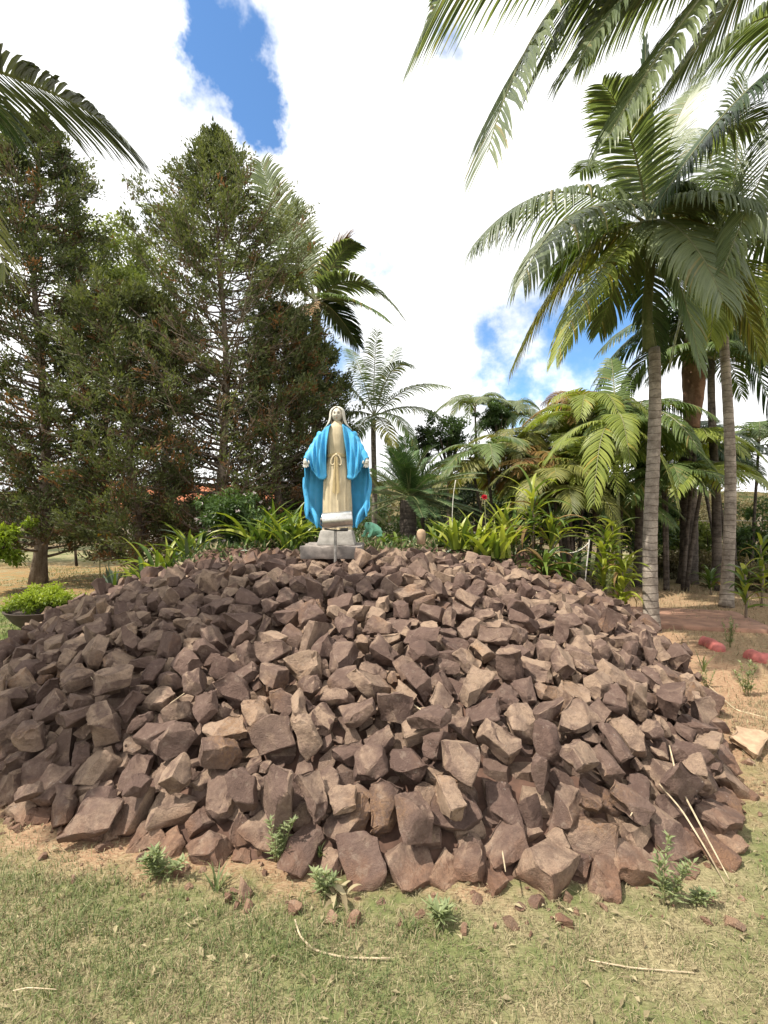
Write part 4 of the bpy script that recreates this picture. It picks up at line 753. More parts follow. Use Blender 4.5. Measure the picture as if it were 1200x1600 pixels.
1228,67,1815,4375,490,47,-10,161 1229,67,1784,5611,648,26,-37,299 1230,67,418,3735,705,-25,10,-261 1231,67,-3024,5595,516,-39,-347,-113 1232,67,-1419,2577,239,5,2,216
1233,66,-1875,5937,794,92,19,9 1234,66,-1,3316,611,-44,-33,214 1235,66,-1290,4087,716,341,-28,-83 1236,66,809,2533,360,22,-24,171 1237,66,-2880,4150,282,-54,14,303
1238,66,-1737,4849,727,-19,299,-100 1239,66,-3306,5544,436,-52,69,-350 1240,65,-2977,4435,329,-161,329,-8 1241,65,-3023,4830,405,-106,-5,137 1242,65,1740,4083,477,18,-20,102
1243,65,-2447,3367,257,-21,-52,156 1244,65,403,2297,259,143,-116,-171 1245,65,108,3511,674,-61,-11,194 1246,65,-921,4939,838,-59,-5,188 1247,65,355,3428,655,37,6,125
1248,65,-2993,5220,463,53,-25,-65 1249,65,-1519,4155,683,71,-33,260 1250,65,-861,3744,693,-37,18,-349 1251,65,-2088,4192,568,-32,-11,-26 1252,65,-42,4729,844,22,24,306
1253,65,-1733,3937,602,-11,-19,11 1254,64,-1183,3373,572,79,84,-77 1255,64,1061,4051,666,18,-73,201 1256,64,1431,3683,524,35,-23,328 1257,64,1036,4504,741,162,23,-107
1258,64,-2019,5723,774,-83,-106,-145 1259,64,174,3335,615,-59,5,279 1000,64,-1588,4353,697,203,-19,26 1001,64,389,4623,827,-37,-13,288 1002,64,1577,3962,504,-28,-62,341
1003,64,988,3403,602,3,43,-61 1004,64,-2220,3065,242,33,-16,191 1005,64,-2710,5277,587,-59,49,-112 1006,64,-554,3584,648,-20,-41,296 1007,63,1826,6123,657,-23,-12,251
1008,63,302,5795,872,-25,-20,-282 1009,63,1003,3327,581,176,118,116 1010,63,-1077,5071,821,35,-12,-47 1011,63,-2848,4797,444,-34,-8,285 1012,63,2122,3702,230,144,-37,-341
1013,63,-1502,5100,795,15,-50,7 1014,63,-1836,3980,592,-28,17,-136 1015,63,117,2402,294,233,-6,-159 1016,63,-3766,5809,271,-155,99,-1 1017,63,2404,5098,367,-42,30,-130
1018,63,-1179,5270,835,31,29,-156 1019,63,-512,2393,235,45,-3,-131 1020,63,2037,4600,440,-59,-36,-291 1021,63,-747,6200,881,-150,-22,-30 1022,62,1574,4975,650,-59,-21,-284
1023,62,560,5421,857,201,-3,-70 1024,62,-3833,5742,246,44,-93,346 1025,62,-1101,3880,694,-22,-56,-360 1026,62,-588,3117,524,-161,47,70 1027,62,514,5689,855,3,-356,109
1028,62,-3439,4870,262,-249,-25,147 1029,62,-1504,3615,578,19,66,-135 1030,62,-3423,5152,296,28,42,-155 1031,62,2297,5661,480,26,-10,294 1032,62,434,5153,843,-7,32,-134
1033,62,865,4610,777,-43,-6,195 1034,62,-991,3485,619,75,-26,-6 1035,62,-920,3055,475,52,-16,30 1036,61,2211,3909,250,-97,4,275 1037,61,572,2709,431,-38,-103,59
1038,61,926,6017,826,-57,-20,-297 1039,61,-1168,4092,714,31,49,-219 1040,61,-1379,4156,703,-5,-30,-142 1041,61,-1914,5223,737,-10,-48,-23 1042,60,-623,6019,872,337,6,-130
1043,60,-1804,2815,268,-157,-7,-43 1044,60,-240,2500,314,126,14,-28 1045,60,-2856,5962,616,199,65,21 1046,60,-1313,4147,701,-30,-3,-126 1047,60,2104,5530,553,-14,-68,-318
1048,60,-646,4934,852,148,68,279 1049,60,-244,3125,560,-81,-23,143 1050,60,474,5445,868,44,-41,105 1051,60,-2588,5104,575,13,-11,-317 1052,59,1809,3299,289,-17,-83,287
1053,59,36,2286,216,-46,6,312 1054,59,-2439,4462,501,-35,-6,249 1055,59,-617,4807,837,-17,-4,-32 1056,59,-70,2165,156,243,0,229 1057,59,2213,4951,431,221,8,128
"""
# stones at the foot and stones of the layer beneath: x, y, size in mm
FOOT_XYS = """
-1490,2499,234 -1372,2285,232 2628,4616,231 5,2172,228 -84,2014,227 -3067,3901,226 1232,2120,226 2008,3224,226 -3719,5181,225 2856,4827,225 -973,2263,225 -3565,4799,225
-3929,5319,224 -1254,2436,224 -3324,4522,222 -1995,2664,222 2236,3385,222 3070,6196,222 2968,5340,222 -761,2271,221 -2715,3320,221 1408,2350,221 -2095,2555,220 654,1969,220
1840,2890,220 1548,2259,220 -158,2145,219 1864,2595,219 2897,6220,218 2817,5424,218 -4136,6097,218 -3251,4173,218 1021,1981,218 -1670,2457,217 -4013,5574,217 -491,2128,217
2293,3927,217 2312,3691,216 -1173,2284,216 2609,4342,216 -2737,3495,215 -2542,3089,215 2966,5609,215 -2278,2714,214 527,2182,213 -2563,3246,213 -3707,4819,213 1720,2614,212
2166,3231,212 -3432,4429,212 -3261,4343,212 -4101,5740,211 -4051,6242,211 -3761,5402,210 2479,4223,210 -2201,2881,210 502,2033,210 2494,3955,210 2084,3428,210 -3910,5877,209
2927,5794,209 2640,4809,209 -3882,5711,209 2838,5251,209 1599,2458,208 -2855,3709,208 323,2149,208 -1807,2575,207 -3643,4609,207 2060,3006,207 -1560,2350,206 -2955,3566,205
2428,3797,205 -485,2263,205 120,1995,205 2810,5097,205 -4059,5888,205 -288,2276,204 -4234,6227,204 2737,4424,204 -2413,3001,204 3067,5773,204 879,2043,204 -2599,3391,203
-3967,6054,201 2989,5949,200 -3637,4971,200 -3100,4106,199 -1064,2412,199 2185,3622,199 1984,2828,198 -3888,5462,198 -1943,2521,198 -766,2104,197 -3404,4676,196 2473,4367,195
812,2159,194 -347,2061,194 1825,2734,193 -2420,2844,193 2582,4110,192 -2974,4033,192 2389,4093,192 1197,2282,191 -3249,4008,191 1947,3081,190 -3835,5124,189 2935,5162,189
3122,6006,189 -4208,5975,188 2756,4695,188 -3057,3711,188 977,2197,187 -3804,4951,187 -3484,4579,186 1715,2405,185 -1785,2385,185 2932,6075,183 3060,5504,183 2766,4565,183
2904,4979,183 360,2013,182 2325,3533,182 -2067,2795,182 2745,4953,181 -3556,4487,180 1424,2097,179 -2689,3175,179 -1621,2594,178 -3367,4274,177 1336,2228,177 -852,2376,177
-2436,3156,175 -2301,3047,175 -2863,3435,174 2532,4503,174 -2928,3890,170 -3824,5570,169 878,1928,167 -2513,2952,167 1704,2744,163 2222,3790,163 179,2105,159 -3142,4244,158
648,2117,156 3083,5629,155 185,2210,155 -634,2153,153 -3470,4313,152 -4005,5440,151 -3615,5097,151 253,1970,151 -1070,2181,150 -944,2135,147 -353,2166,145 -1867,2699,143
1082,2097,143 -616,2321,140 1163,1992,140 2640,4234,137 -2173,2756,136 -219,2008,136 -2312,2860,135 1581,2586,135 441,1944,129 2187,3490,128 -3815,5301,127 2751,4825,127
1533,2142,126 -4157,5855,124 2655,4472,123 -3173,3912,123 737,2048,121 -3137,3822,120 -3142,4004,120 1842,3011,120 -3995,5729,120 3035,6074,119 -2760,3633,117 -1388,2400,117
-1673,2341,116 1994,3343,113 -2976,3780,112 -843,2197,110 -2111,2675,110 2898,5907,110 790,1978,109 2872,5674,109 1109,2201,108 1943,2968,108 -3357,4174,108 2927,5497,107
-119,2244,105 2406,3900,105 -3745,5068,104 -1258,2214,104 -2846,3566,104 -3914,5583,103 -2945,3672,103 -623,2242,103 -2297,2944,102 1916,2718,102 1268,2017,101 2110,3322,100
-3645,4721,100 1492,2477,100 2332,3817,100 2391,3638,98 1779,2497,98 2854,5596,98 2075,3128,97 -3314,4095,97 1635,2661,95 -3688,5298,94 1650,2295,93 -3535,4682,93
-3532,4943,90 3108,5902,90 -616,2078,89 -955,2386,88 2478,4112,87 -1459,2376,83 2829,4949,82
"""
UNDER_XYS = """
1331,4497,164 1229,6081,163 -650,4063,163 -1012,2929,162 -714,6064,162 1846,5391,162 1322,2695,162 64,2466,161 -3221,5083,161 -3080,4555,161 -2418,5093,161 327,4480,161
-913,2731,161 501,3966,161 -710,2649,161 -1222,3018,161 1659,3593,161 -2119,3795,160 -1402,5717,160 -2023,6210,160 -1726,5750,160 2547,5051,160 -126,4029,160 -871,5946,160
1967,5524,160 -2979,5069,160 1861,4890,160 -3168,4379,160 -1354,3284,160 250,3849,160 2396,5375,160 -2164,3570,160 -3552,4936,160 224,3451,160 1667,5663,159 -1651,2942,159
2152,4887,159 -1919,4319,159 -837,3893,159 -682,3708,159 -2012,4090,159 -1062,4281,159 -3103,5260,159 1648,5137,159 1430,5098,159 2143,6228,159 -1710,2740,159 757,5296,159
762,4642,159 1969,6074,159 -968,4500,159 -3440,6136,159 1869,4536,159 772,4373,159 1151,2282,159 -407,3338,159 -2709,3886,159 -1561,4120,158 -2668,4486,158 -1182,3502,158
740,2565,158 1638,3141,158 1678,4566,158 -2870,3904,158 2812,5411,158 -2927,3769,158 -59,3659,158 -228,2841,158 312,4047,158 -3335,5744,158 -2,4663,158 -1144,2556,158
-3394,5995,158 -1297,4069,158 -3693,5671,158 -1398,2640,158 -3,2229,158 -2085,2952,158 1326,5852,158 2569,5510,158 -659,2961,158 -630,4877,158 -2099,6073,158 -2674,5744,158
-3348,5570,157 -2430,4901,157 -1691,3296,157 235,2752,157 -1706,4595,157 -3975,5811,157 740,3906,157 1700,2825,157 1472,2860,157 364,5530,157 -2618,4279,157 298,5904,157
-1478,4975,157 -1209,3188,157 -2498,5662,157 1686,5313,157 -1792,3868,157 1551,5599,157 -877,3218,157 2818,5647,157 -1739,4188,157 -164,2485,157 1901,5153,157 2417,6078,157
-1300,6150,157 -2134,5836,157 -1531,6006,157 189,5201,157 -1779,5600,157 -831,4305,157 -2128,4146,157 117,4167,157 -1985,3492,157 890,3794,157 -878,2960,157 406,5738,157
1691,4818,157 -1995,2789,157 1500,6216,157 578,4951,157 -500,3719,157 45,5370,157 1806,4664,157 -1168,2356,157 539,4533,156 176,3214,156 -3228,5436,156 -941,6210,156
1547,3475,156 999,4555,156 -1502,5117,156 1166,5784,156 -569,3236,156 -2383,4717,156 -2730,5376,156 585,5647,156 -2905,6105,156 -3291,4613,156 6,3471,156 -3621,5285,156
-2489,3383,156 822,4124,156 -1049,3941,156 423,3499,156 -3111,5955,156 -388,2200,156 -1673,4394,156 -1271,6010,156 -2241,3030,156 -2577,3243,156 1586,3334,156 -19,3105,156
-3102,4778,156 -3648,6088,156 -2514,4726,156 2342,5767,156 -118,5122,156 2191,4483,156 2925,6221,156 1219,4919,156 -2695,5529,156 1393,6048,156 -2413,4531,156 28,4291,156
581,3850,156 -1698,3060,156 506,4197,156 -3332,4787,156 1117,3098,155 1679,4983,155 -2683,3636,155 -25,5640,155 -954,3122,155 -1255,4195,155 -2230,5678,155 1365,2946,155
537,4775,155 -1856,3246,155 1681,4132,155 -167,2193,155 -755,4153,155 -1903,5968,155 -228,3306,155 -2408,3981,155 -1317,3811,155 -833,3351,155 -977,2401,155 807,5798,155
199,4576,155 -3041,4030,155 416,3291,155 -3297,4390,155 -1877,2955,155 920,2569,155 -1005,5566,155 124,4034,155 1346,5261,155 -2971,5881,155 2322,5115,155 1462,2424,155
-2697,6119,155 -2835,5286,155 2070,5112,155 -624,5862,155 -138,4212,155 -806,3586,155 -800,4604,155 983,4693,155 -1696,3759,155 969,2807,155 -2254,5375,155 2847,6098,155
-432,2964,155 -2376,5337,154 1750,3200,154 -1359,2529,154 -2784,4854,154 272,5035,154 -1414,5459,154 -2297,4408,154 598,2929,154 1206,4036,154 -1361,3565,154 -222,3763,154
1586,6008,154 -1483,3164,154 1966,4961,154 -331,6010,154 -1167,2740,154 -2225,4243,154 -1670,5076,154 -1577,3918,154 -1034,4861,154 2663,4936,154 -1162,2901,154 -3673,5398,154
1050,2122,154 609,4325,154 1145,2432,154 -1091,5903,154 -368,4022,154 -2953,5619,154 699,2204,154 -307,4656,154 -1312,4893,154 -1035,3376,154 2128,3781,154 2498,4322,154
-3268,4883,154 -1829,4425,154 -1610,5352,154 -2244,5507,154 -1662,6138,154 -2397,3135,154 1440,5652,154 -904,5077,153 1212,3233,153 796,5586,153 2125,4034,153 2280,6176,153
1195,4774,153 -1951,4688,153 1095,4236,153 1228,5584,153 -1506,4704,153 1256,3618,153 1550,5826,153 -534,2484,153 -1598,2537,153 2521,4484,153 2003,4322,153 -1430,5883,153
-1865,5774,153 -3512,4678,153 1562,4733,153 -650,4605,153 -802,2527,153 683,6169,153 1495,4831,153 -3403,4478,153 480,5577,153 -3319,5883,153 437,3009,153 1165,4491,153
1024,5012,153 1978,3265,153 -3088,5789,153 -1150,5149,153 169,2945,153 1198,6243,153 478,5378,153 -1873,4180,153 -3364,5412,153 167,3657,153 -2087,5202,153 1013,5879,153
-1246,5468,153 2508,5693,153 2617,5933,153 -51,3887,153 -704,3858,153 543,3096,153 129,5795,152 2413,4892,152 1804,3053,152 -1123,3729,152 51,3276,152 1664,3997,152
-1147,4018,152 2707,5849,152 1797,3365,152 539,3370,152 2088,5674,152 -185,3647,152 1458,4970,152 -1555,3769,152 -3024,6218,152 -3805,5466,152 -1983,3030,152 1598,4415,152
-1054,5392,152 -2192,5079,152 2040,4535,152 735,3536,152 222,5534,152 -1294,4323,152 -2509,3762,152 1247,4322,152 -1930,4872,152 372,2216,152 -2412,5459,152 1022,5542,152
1424,3281,152 1924,3955,152 -463,4411,152 1368,4154,152 -662,3141,152 1587,2829,152 488,5202,152 2629,5759,152 -1766,2607,152 -353,3146,152 -2922,4322,152 1979,4796,152
2184,5550,152 550,2784,152 -1543,3389,152 -2085,5440,152 -1654,3528,152 -2343,4988,152 2404,5898,152 -472,2318,152 1552,3730,152 -464,2784,152 -118,6067,152 -3740,5966,152
-2853,3658,152 2390,5611,152 -1342,2764,151 -2520,5230,151 521,3618,151 -205,2628,151 -2914,5192,151 2732,6075,151 1921,5661,151 -1100,6053,151 -406,2557,151 -1991,3211,151
1019,5342,151 2707,5289,151 845,5979,151 1254,4648,151 777,2727,151 -3727,6232,151 -898,4004,151 -378,3900,151 899,3175,151 -2642,4084,151 1395,4644,151 846,4742,151
751,2947,151 1361,3440,151 -2775,5027,151 2187,3551,151 -59,2347,151 1928,3723,151 -447,4657,151 -2478,4294,151 -539,3887,151 -2217,5965,151 -3174,6081,151 -1050,4998,151
1021,3710,151 -762,5007,151 2364,3904,151 -1929,5356,151 2082,5899,151 -945,5262,151 371,2110,151 401,2383,151 529,5809,151 385,4674,151 -3977,5936,151 646,6023,151
1755,3749,151 143,4775,151 -1399,6026,151 318,2568,151 -457,4875,151 2837,5956,151 2163,5294,151 1788,5875,151 1322,4787,151 -2880,4611,151 292,5648,151 156,6020,151
-1304,5111,151 1789,3584,150 1481,4243,150 -949,3770,150 -2262,3372,150 -1547,5592,150 -2506,4101,150 -3888,6162,150 -1716,4020,150 -3765,5787,150 2793,5117,150 -3391,5183,150
2099,3638,150 2662,4692,150 -1981,3906,150 2853,5821,150 2250,3773,150 -2346,5948,150 707,2449,150 -452,3497,150 -2233,5208,150 -2054,5952,150 1427,4009,150 895,2393,150
1661,4277,150 -2100,4536,150 -1180,5790,150 -2556,5881,150 1045,2696,150 672,4789,150 1338,3111,150 -3864,6039,150 725,3109,150 -246,5724,150 2975,5956,150 331,3715,150
1145,5136,150 -3534,5448,150 -3027,4886,150 1622,5480,149 -983,5740,149 -1078,4436,149 1845,4344,149 2314,4190,149 708,3243,149 -2424,6168,149 -591,4345,149 -355,4952,149
-2721,4176,149 -1638,4942,149 -2065,5650,149 1177,5457,149 1798,3996,149 -184,4648,149 -3150,4139,149 -423,5837,149 -3100,4243,149 1267,2201,149 374,4834,149 1402,5457,149
-181,2342,149 1925,5874,149 1541,4142,149 -1368,4673,149 115,2340,149 -222,4984,149 -992,2615,149 961,2976,149 397,2822,149 -2497,3638,149 -2998,3882,149 -565,6194,149
-955,4715,149 1423,4359,149 -2420,4176,148 1747,6172,148 -1126,5592,148 982,4025,148 1327,2413,148 202,3060,148 -1828,3671,148 -1838,3526,148 -2258,4544,148 -91,3303,148
-337,4252,148 1887,2979,148 -358,6217,148 -1003,3253,148 -3048,5367,148 -329,4461,148 752,3755,148 1164,2600,148 -1805,5087,148 -1584,4800,148 -3577,5590,148 1187,3460,148
-2122,3260,148 1018,4885,148 -855,4786,148 -2,2633,148 1099,2979,148 -1986,5087,148 -1233,3636,148 2220,5985,148 687,5725,148 -1938,3370,148 -1395,4395,148 -2719,4648,148
1364,3807,148 -73,4417,148 668,4439,148 226,2487,148 2497,5214,148 2105,4157,148 -1915,5541,148 -2773,3545,148 666,2333,148 -2984,4452,148 9,5250,148 1452,3104,148
600,2107,148 1691,2997,148 -470,4190,148 -87,5861,148 -1061,4618,148 -112,3422,148 1949,4201,147 1168,2768,147 963,4256,147 651,5414,147 -724,4475,147 -765,2800,147
904,5418,147 1168,5304,147 2921,5511,147 -202,3902,147 -843,5680,147 -112,5418,147 -2657,4762,147 2284,4913,147 -2611,4917,147 1295,3903,147 -1273,3946,147 2211,5771,147
1618,2541,147 -1953,3649,147 -1251,4508,147 1568,4613,147 855,2288,147 1690,2706,147 -1382,5593,147 -192,4348,147 -2270,3215,147 -2775,5987,147 800,5016,146 -981,3569,146
-4038,6145,146 1795,5574,146 320,5164,146 169,4449,146 -1530,4324,146 437,2552,146 -854,4928,146 624,4141,146 -2575,3494,146 12,4841,146 990,3869,146 -2073,4897,146
506,2242,146 -2811,4378,146 -1524,3030,146 103,2686,146 -1778,6017,146 -2608,5084,146 456,4337,146 -2819,5560,146 -322,4799,146 -606,2301,146 -2307,3622,146 2784,6244,146
-2602,3923,146 -3943,5676,146 2349,4485,146 -1101,5262,146 -2911,4803,146 603,2612,146 1033,6023,146 2676,5445,145 -1637,2827,145 -1195,4945,145 -246,4050,145 1938,3434,145
-2366,3728,145 -3086,5607,145 2628,6115,145 2183,4662,145 2475,4736,145 -1878,2701,145 -2539,4572,145 -1327,2384,145 -3297,6165,145 834,6133,145 238,2213,145 -550,3042,145
-2382,5626,145 -2848,5748,145 -1766,5322,145 166,4894,145 864,5125,145 64,6222,145 -1931,6103,145 -2314,6207,145 -1289,2891,145 2964,5834,145 975,3466,145 436,5003,145
391,5985,145 277,6044,145 2237,3938,145 -3132,4958,145 1424,2599,145 1110,3953,145 2549,4867,145 -1497,2811,145 958,5238,144 282,4305,144 -396,2403,144 -32,2974,144
-209,3113,144 -2624,5428,144 -3503,5759,144 1658,5904,144 -2552,5538,144 424,6127,144 347,5389,144 -1971,4492,144 -2827,4251,144 -2224,4021,144 2299,4336,144 -779,2324,144
1675,3876,144 2062,3363,144 -1846,4579,144 -3055,4366,144 -729,3257,144 -1761,2904,144 -3502,5326,144 870,3333,144 1022,3227,144 -2088,4739,144 2362,4769,144 391,2674,144
1826,2875,144 -1715,5442,144 1003,2334,144 -1900,2594,144 -3234,4262,144 -2573,6034,144 -2203,6245,144 2582,4601,144 -2866,5442,144 -3588,5922,144 -1919,5206,143 1091,4087,143
-2232,4820,143 38,6024,143 -1876,2818,143 1063,5684,143 354,3182,143 857,4549,143 -1228,5649,143 -1565,2716,143 -2681,3451,143 2137,4308,143 1370,3570,143 2599,5250,143
-1573,4488,143 527,5941,143 1066,3537,143 189,6214,143 -1884,3989,143 -85,2789,143 64,2863,143 -1035,2498,143 -562,6050,143 -1799,6200,143 -2356,3857,143 551,6124,143
53,5538,143 -1434,4160,143 1079,4394,143 -2124,4362,143 -1739,3178,143 -1590,3623,143 -2445,3484,143 -807,6143,142 -3846,5913,142 -2065,3391,142 6,5760,142 855,3533,142
2414,4047,142 -1460,6136,142 -2044,4253,142 135,3532,142 -213,3514,142 -2261,5845,142 -127,4797,142 2336,5994,142 -349,2737,142 -1822,3399,142 -894,2317,142 -632,2823,142
-3545,5178,142 -666,4250,142 -1487,3287,142 -3556,5066,142 -3220,5691,142 1342,4985,141 2229,5022,141 -1307,3126,141 1546,2709,141 -1407,2973,141 -2292,4129,141 -3206,5860,141
-613,3536,141 1410,2277,141 -11,5004,141 2053,5280,141 -2431,6049,141 -1807,5883,141 933,5628,141 -3791,5336,141 2674,5078,140 -2913,4952,140 654,3693,140 -715,4767,140
1565,3846,140 1578,5238,140 249,5757,140 75,5134,140 -1373,3710,140 2477,6200,140 2763,4903,140 670,5195,140 -688,3403,140 -353,3657,140 -957,4209,140 -596,2577,140
-1984,5854,140 -1331,5371,140 2006,3564,140 -1587,5759,140 882,2075,140 -895,5823,140 -2501,4448,140 2503,5983,140 1858,5971,140 -3813,5651,140 -2313,3507,140 1254,2535,140
409,3856,140 -259,5905,140 1672,4698,140 1094,6164,140 2030,4686,140 -1016,4109,140 -2107,2747,140 -2851,4019,140 2118,4763,140 -121,5304,139 -1385,3399,139 2076,5393,139
-2367,5739,139 -1264,3396,139 -236,6138,139 -1628,5236,139 607,4650,139 -479,3130,139 584,5270,139 1274,2308,139 1166,2888,139 100,2580,139 2116,6106,139 -2623,3742,139
13,4077,139 2390,4595,139 931,6192,139 -2198,3892,139 -936,5402,139 942,4419,139 117,2175,139 -3439,4829,139 208,3329,139 -1161,3886,139 -3217,4501,138 729,4923,138
46,4547,138 1069,3338,138 1572,5038,138 546,2342,138 1008,2471,138 1462,5213,138 -545,2929,138 889,2681,138 -2200,2851,138 -2210,4666,138 -1800,4848,138 -1560,6240,138
-1398,4004,138 2461,5511,138 -250,4178,138 2027,6204,138 -602,4712,138 1479,3586,138 -2089,3963,138 1654,3436,137 -1284,5873,137 -2451,3254,137 1778,5088,137 906,4915,137
-3447,5873,137 -1630,3153,137 -1790,5205,137 1287,2811,137 2346,5249,137 1265,5370,137 1947,3141,137 1252,4150,137 1517,5431,137 264,4731,137 -3551,4816,137 715,4066,137
-3164,5530,137 -2774,5664,137 2922,5672,137 -693,6183,137 -2749,4050,137 -543,4532,137 2424,4406,137 2757,5531,137 -2768,5177,136 -1675,5879,136 2432,5058,136 -563,2721,136
-2222,6086,136 -164,2983,136 575,3222,136 546,5086,136 -1845,4955,136 -1496,2438,136 850,3672,136 -1613,5495,136 -3429,5061,136 262,2351,136 -1275,2600,136 -1578,4603,136
862,2169,136 1143,4615,135 989,3102,135 -443,5964,135 -3705,5186,135 -1248,5221,135 -2367,3328,135 2245,5438,135 279,4904,135 131,3895,135 -3685,5542,135 -1241,4767,135
1833,3885,135 -1442,3837,135 2192,5155,135 167,4325,135 1158,3778,135 -1114,3279,135 545,2442,135 -122,3185,135 -304,3007,135 -425,6088,135 -1811,4709,134 -2685,5904,134
-2654,5288,134 -828,3722,134 376,5269,134 -342,3548,134 344,4163,134 2717,4800,134 1231,5064,134 1319,5729,134 -752,5827,134 662,3354,134 -3028,6047,134 -130,5691,134
-1771,4319,134 146,5019,134 -3103,5063,134 -1659,5988,134 -1104,3009,134 1200,5912,134 -956,3455,134 666,2798,134 2245,4765,134 2703,5629,134 -2984,4184,133 -681,2388,133
-119,5552,133 -42,3773,133 1780,6053,133 -1951,3766,133 1885,5270,133 -1164,4351,133 -1408,4520,133 1800,5686,133 631,3456,133 754,4221,133 1822,3476,133 -333,2899,133
-3312,5295,133 2565,5360,133 -1151,4831,133 2298,4679,133 992,2210,133 1528,3033,133 -3667,5024,133 -2225,4967,133 1456,4510,133 -99,4529,132 2277,5640,132 1771,4453,132
-766,3018,132 1918,4656,132 -3025,5511,132 -2138,5553,132 757,3419,132 -834,2640,132 59,4429,132 21,2761,132 1630,6124,132 283,2885,132 545,3730,132 -3754,6114,132
-2885,4154,132 1428,3689,131 179,5409,131 -2368,4292,131 -1381,5201,131 -3255,5196,131 1071,4774,131 -2060,5314,131 1341,5581,131 -47,2534,131 -1858,3102,131 1754,5466,131
64,5915,131 -1477,3658,131 2233,3664,130 -2441,5891,130 -3651,5815,130 -285,2423,130 -523,2216,130 -58,6164,130 -692,2241,130 2830,5297,130 -479,2654,130 2030,3842,130
2213,4187,130 -3408,4672,130 -2115,3066,130 -3224,4713,130 -987,6105,130 -1704,3412,129 -1078,2824,129 1248,3347,129 -215,4470,129 659,5894,129 2456,4208,129 -2983,4653,129
-1987,2665,129 -2763,3752,129 2952,6098,129 2523,5837,129 -2499,3880,129 2000,4043,129 914,5741,128 769,2109,128 -3442,4949,128 -2593,3367,128 -572,3401,128 1382,6173,128
-1646,4710,128 -488,4036,128 -1471,4854,128 1049,2569,128 452,4447,128 -1256,4620,128 -1008,3674,128 1485,5941,128 -2198,3132,128 1913,4436,128 688,5033,128 -949,4378,127
-302,2304,127 63,3757,127 1522,3208,127 -2238,3740,127 -1016,5134,127 -2784,4539,127 -3420,5677,127 91,3135,127 1426,5784,127 -1036,2710,127 -2885,5983,127 1839,4204,127
-1228,3296,127 -801,3476,126 -2349,3020,126 1499,6102,126 -1498,5319,126 141,5656,126 2117,3919,126 -99,2893,126 -344,3779,126 -1492,3547,125 -1106,3620,125 -2082,3666,125
990,4148,125 -2518,4974,125 315,3600,125 436,4074,125 -3552,6134,125 -776,2904,125 440,3699,125 87,3378,125 -1353,5008,125 -80,3548,125 2055,5792,124 1352,4275,124
-2087,5044,124 1880,4096,124 -2169,5301,124 2351,5484,124 209,2614,124 1885,3307,124 -2825,5875,123 429,5877,123 606,4034,123 654,5534,123 2288,4053,123 -2796,6199,123
2267,5883,123 2073,4972,122 -283,5090,122 -1825,5441,122 -856,5178,122 1435,3888,122 -1077,3177,122 1148,3623,122 226,4214,122 2589,4770,122 -791,4039,122 -1172,6164,122
2362,4985,122 1220,3017,122 1555,4005,122 995,5136,122 -842,4434,122 -1243,2448,122 -886,6062,121 319,3033,121 631,3572,121 2530,6107,121 -3530,6011,121 -1052,2316,121
-2545,5350,121 -589,5008,121 746,5482,121 -1908,5673,121 1062,5208,121 1562,2415,121 1448,2710,121 -865,2411,121 -3047,5161,120 2597,5647,120 -2943,5376,120 236,5319,120
-1655,4276,120 2079,3478,120 -424,4768,120 774,2832,120 1806,4780,120 -892,5581,120 -772,4858,120 -1968,2887,120 2400,4298,120 1647,3772,120 -3867,5806,119 886,5878,119
1666,3261,119 -3295,6033,119 -3452,5555,119 2036,3731,119 -471,5015,119 -1641,2631,119 -81,4894,119 -2532,6149,119 -2379,5198,119 672,2689,119 1794,2776,119 1462,5321,118
-3332,5073,118 847,4279,118 855,4018,118 -3889,5527,118 -1123,2442,118 1898,5041,118 165,3773,118 -2834,4702,118 757,5898,118 2740,5953,118 1851,6128,118 -1298,5756,118
1250,5196,117 -1193,5364,117 317,3391,117 1382,4879,117 -2732,4293,117 -543,5941,117 1788,5260,117 -459,3613,117 880,2877,117 -325,3248,117 -2155,3455,117 2295,5339,116
2584,6242,116 -3961,6077,116 -2488,5789,116 -3595,5731,116 419,4558,116 1142,6010,116 -885,4127,116 -1132,4183,116 -3090,4668,116 2030,4430,116 -1119,4720,116 2385,6236,115
2083,6007,115 -2035,5546,115 2746,5733,115 -2650,5180,115 -698,5951,115 875,3062,115 1671,5784,115 -577,4157,114 -2049,5756,114 1985,5961,114 -2693,4382,114 -727,3962,114
1540,5718,114 -3460,4583,114 -1152,3396,114 -336,3439,114 -1583,3238,113 1606,4880,113 -825,3119,113 -2325,4865,113 -980,5914,113 -275,2206,113 937,6082,113 -302,2520,113
1586,2964,113 1788,4107,113 500,4649,113 -242,2724,113 -1362,4237,112 1882,3203,112 851,3917,112 752,6064,112 208,3967,112 -1654,5648,112 -430,4552,112 797,4849,112
-1538,2622,112 -897,2856,111 -1575,5889,111 -1078,3829,111 487,2905,111 -1779,3002,111 -2947,4000,111 -1414,3083,111 -2861,4474,110 -1351,4786,110 969,3361,110 1811,4988,110
-899,3639,110 74,3005,110 2752,5018,110 558,4424,110 -1209,3800,110 1252,3764,110 1317,5114,110 -1916,6235,109 2253,5235,109 -323,2618,109 -1520,5466,109 1951,5371,109
1294,5956,109 50,3657,109 1189,3880,108 -2010,4385,108 -1084,5707,108 2581,4392,108 -1495,4012,108 -1685,3656,108 1895,3608,108 -2992,5726,108 -905,2489,108 -79,4315,108
-144,5963,108 -141,2710,108 310,3287,108 -3227,5963,107 1368,2507,107 -2639,5620,107 -2579,4819,107 -3141,5152,107 561,5494,107 -1801,4077,107 1088,3850,107 -685,2492,107
-186,5813,107 1514,2532,107 2727,5182,107 -922,4611,107 817,2489,106 1147,5006,106 -130,3812,106 -1136,3109,106 1163,5676,106 1049,2888,106 -3311,4508,106 132,5302,106
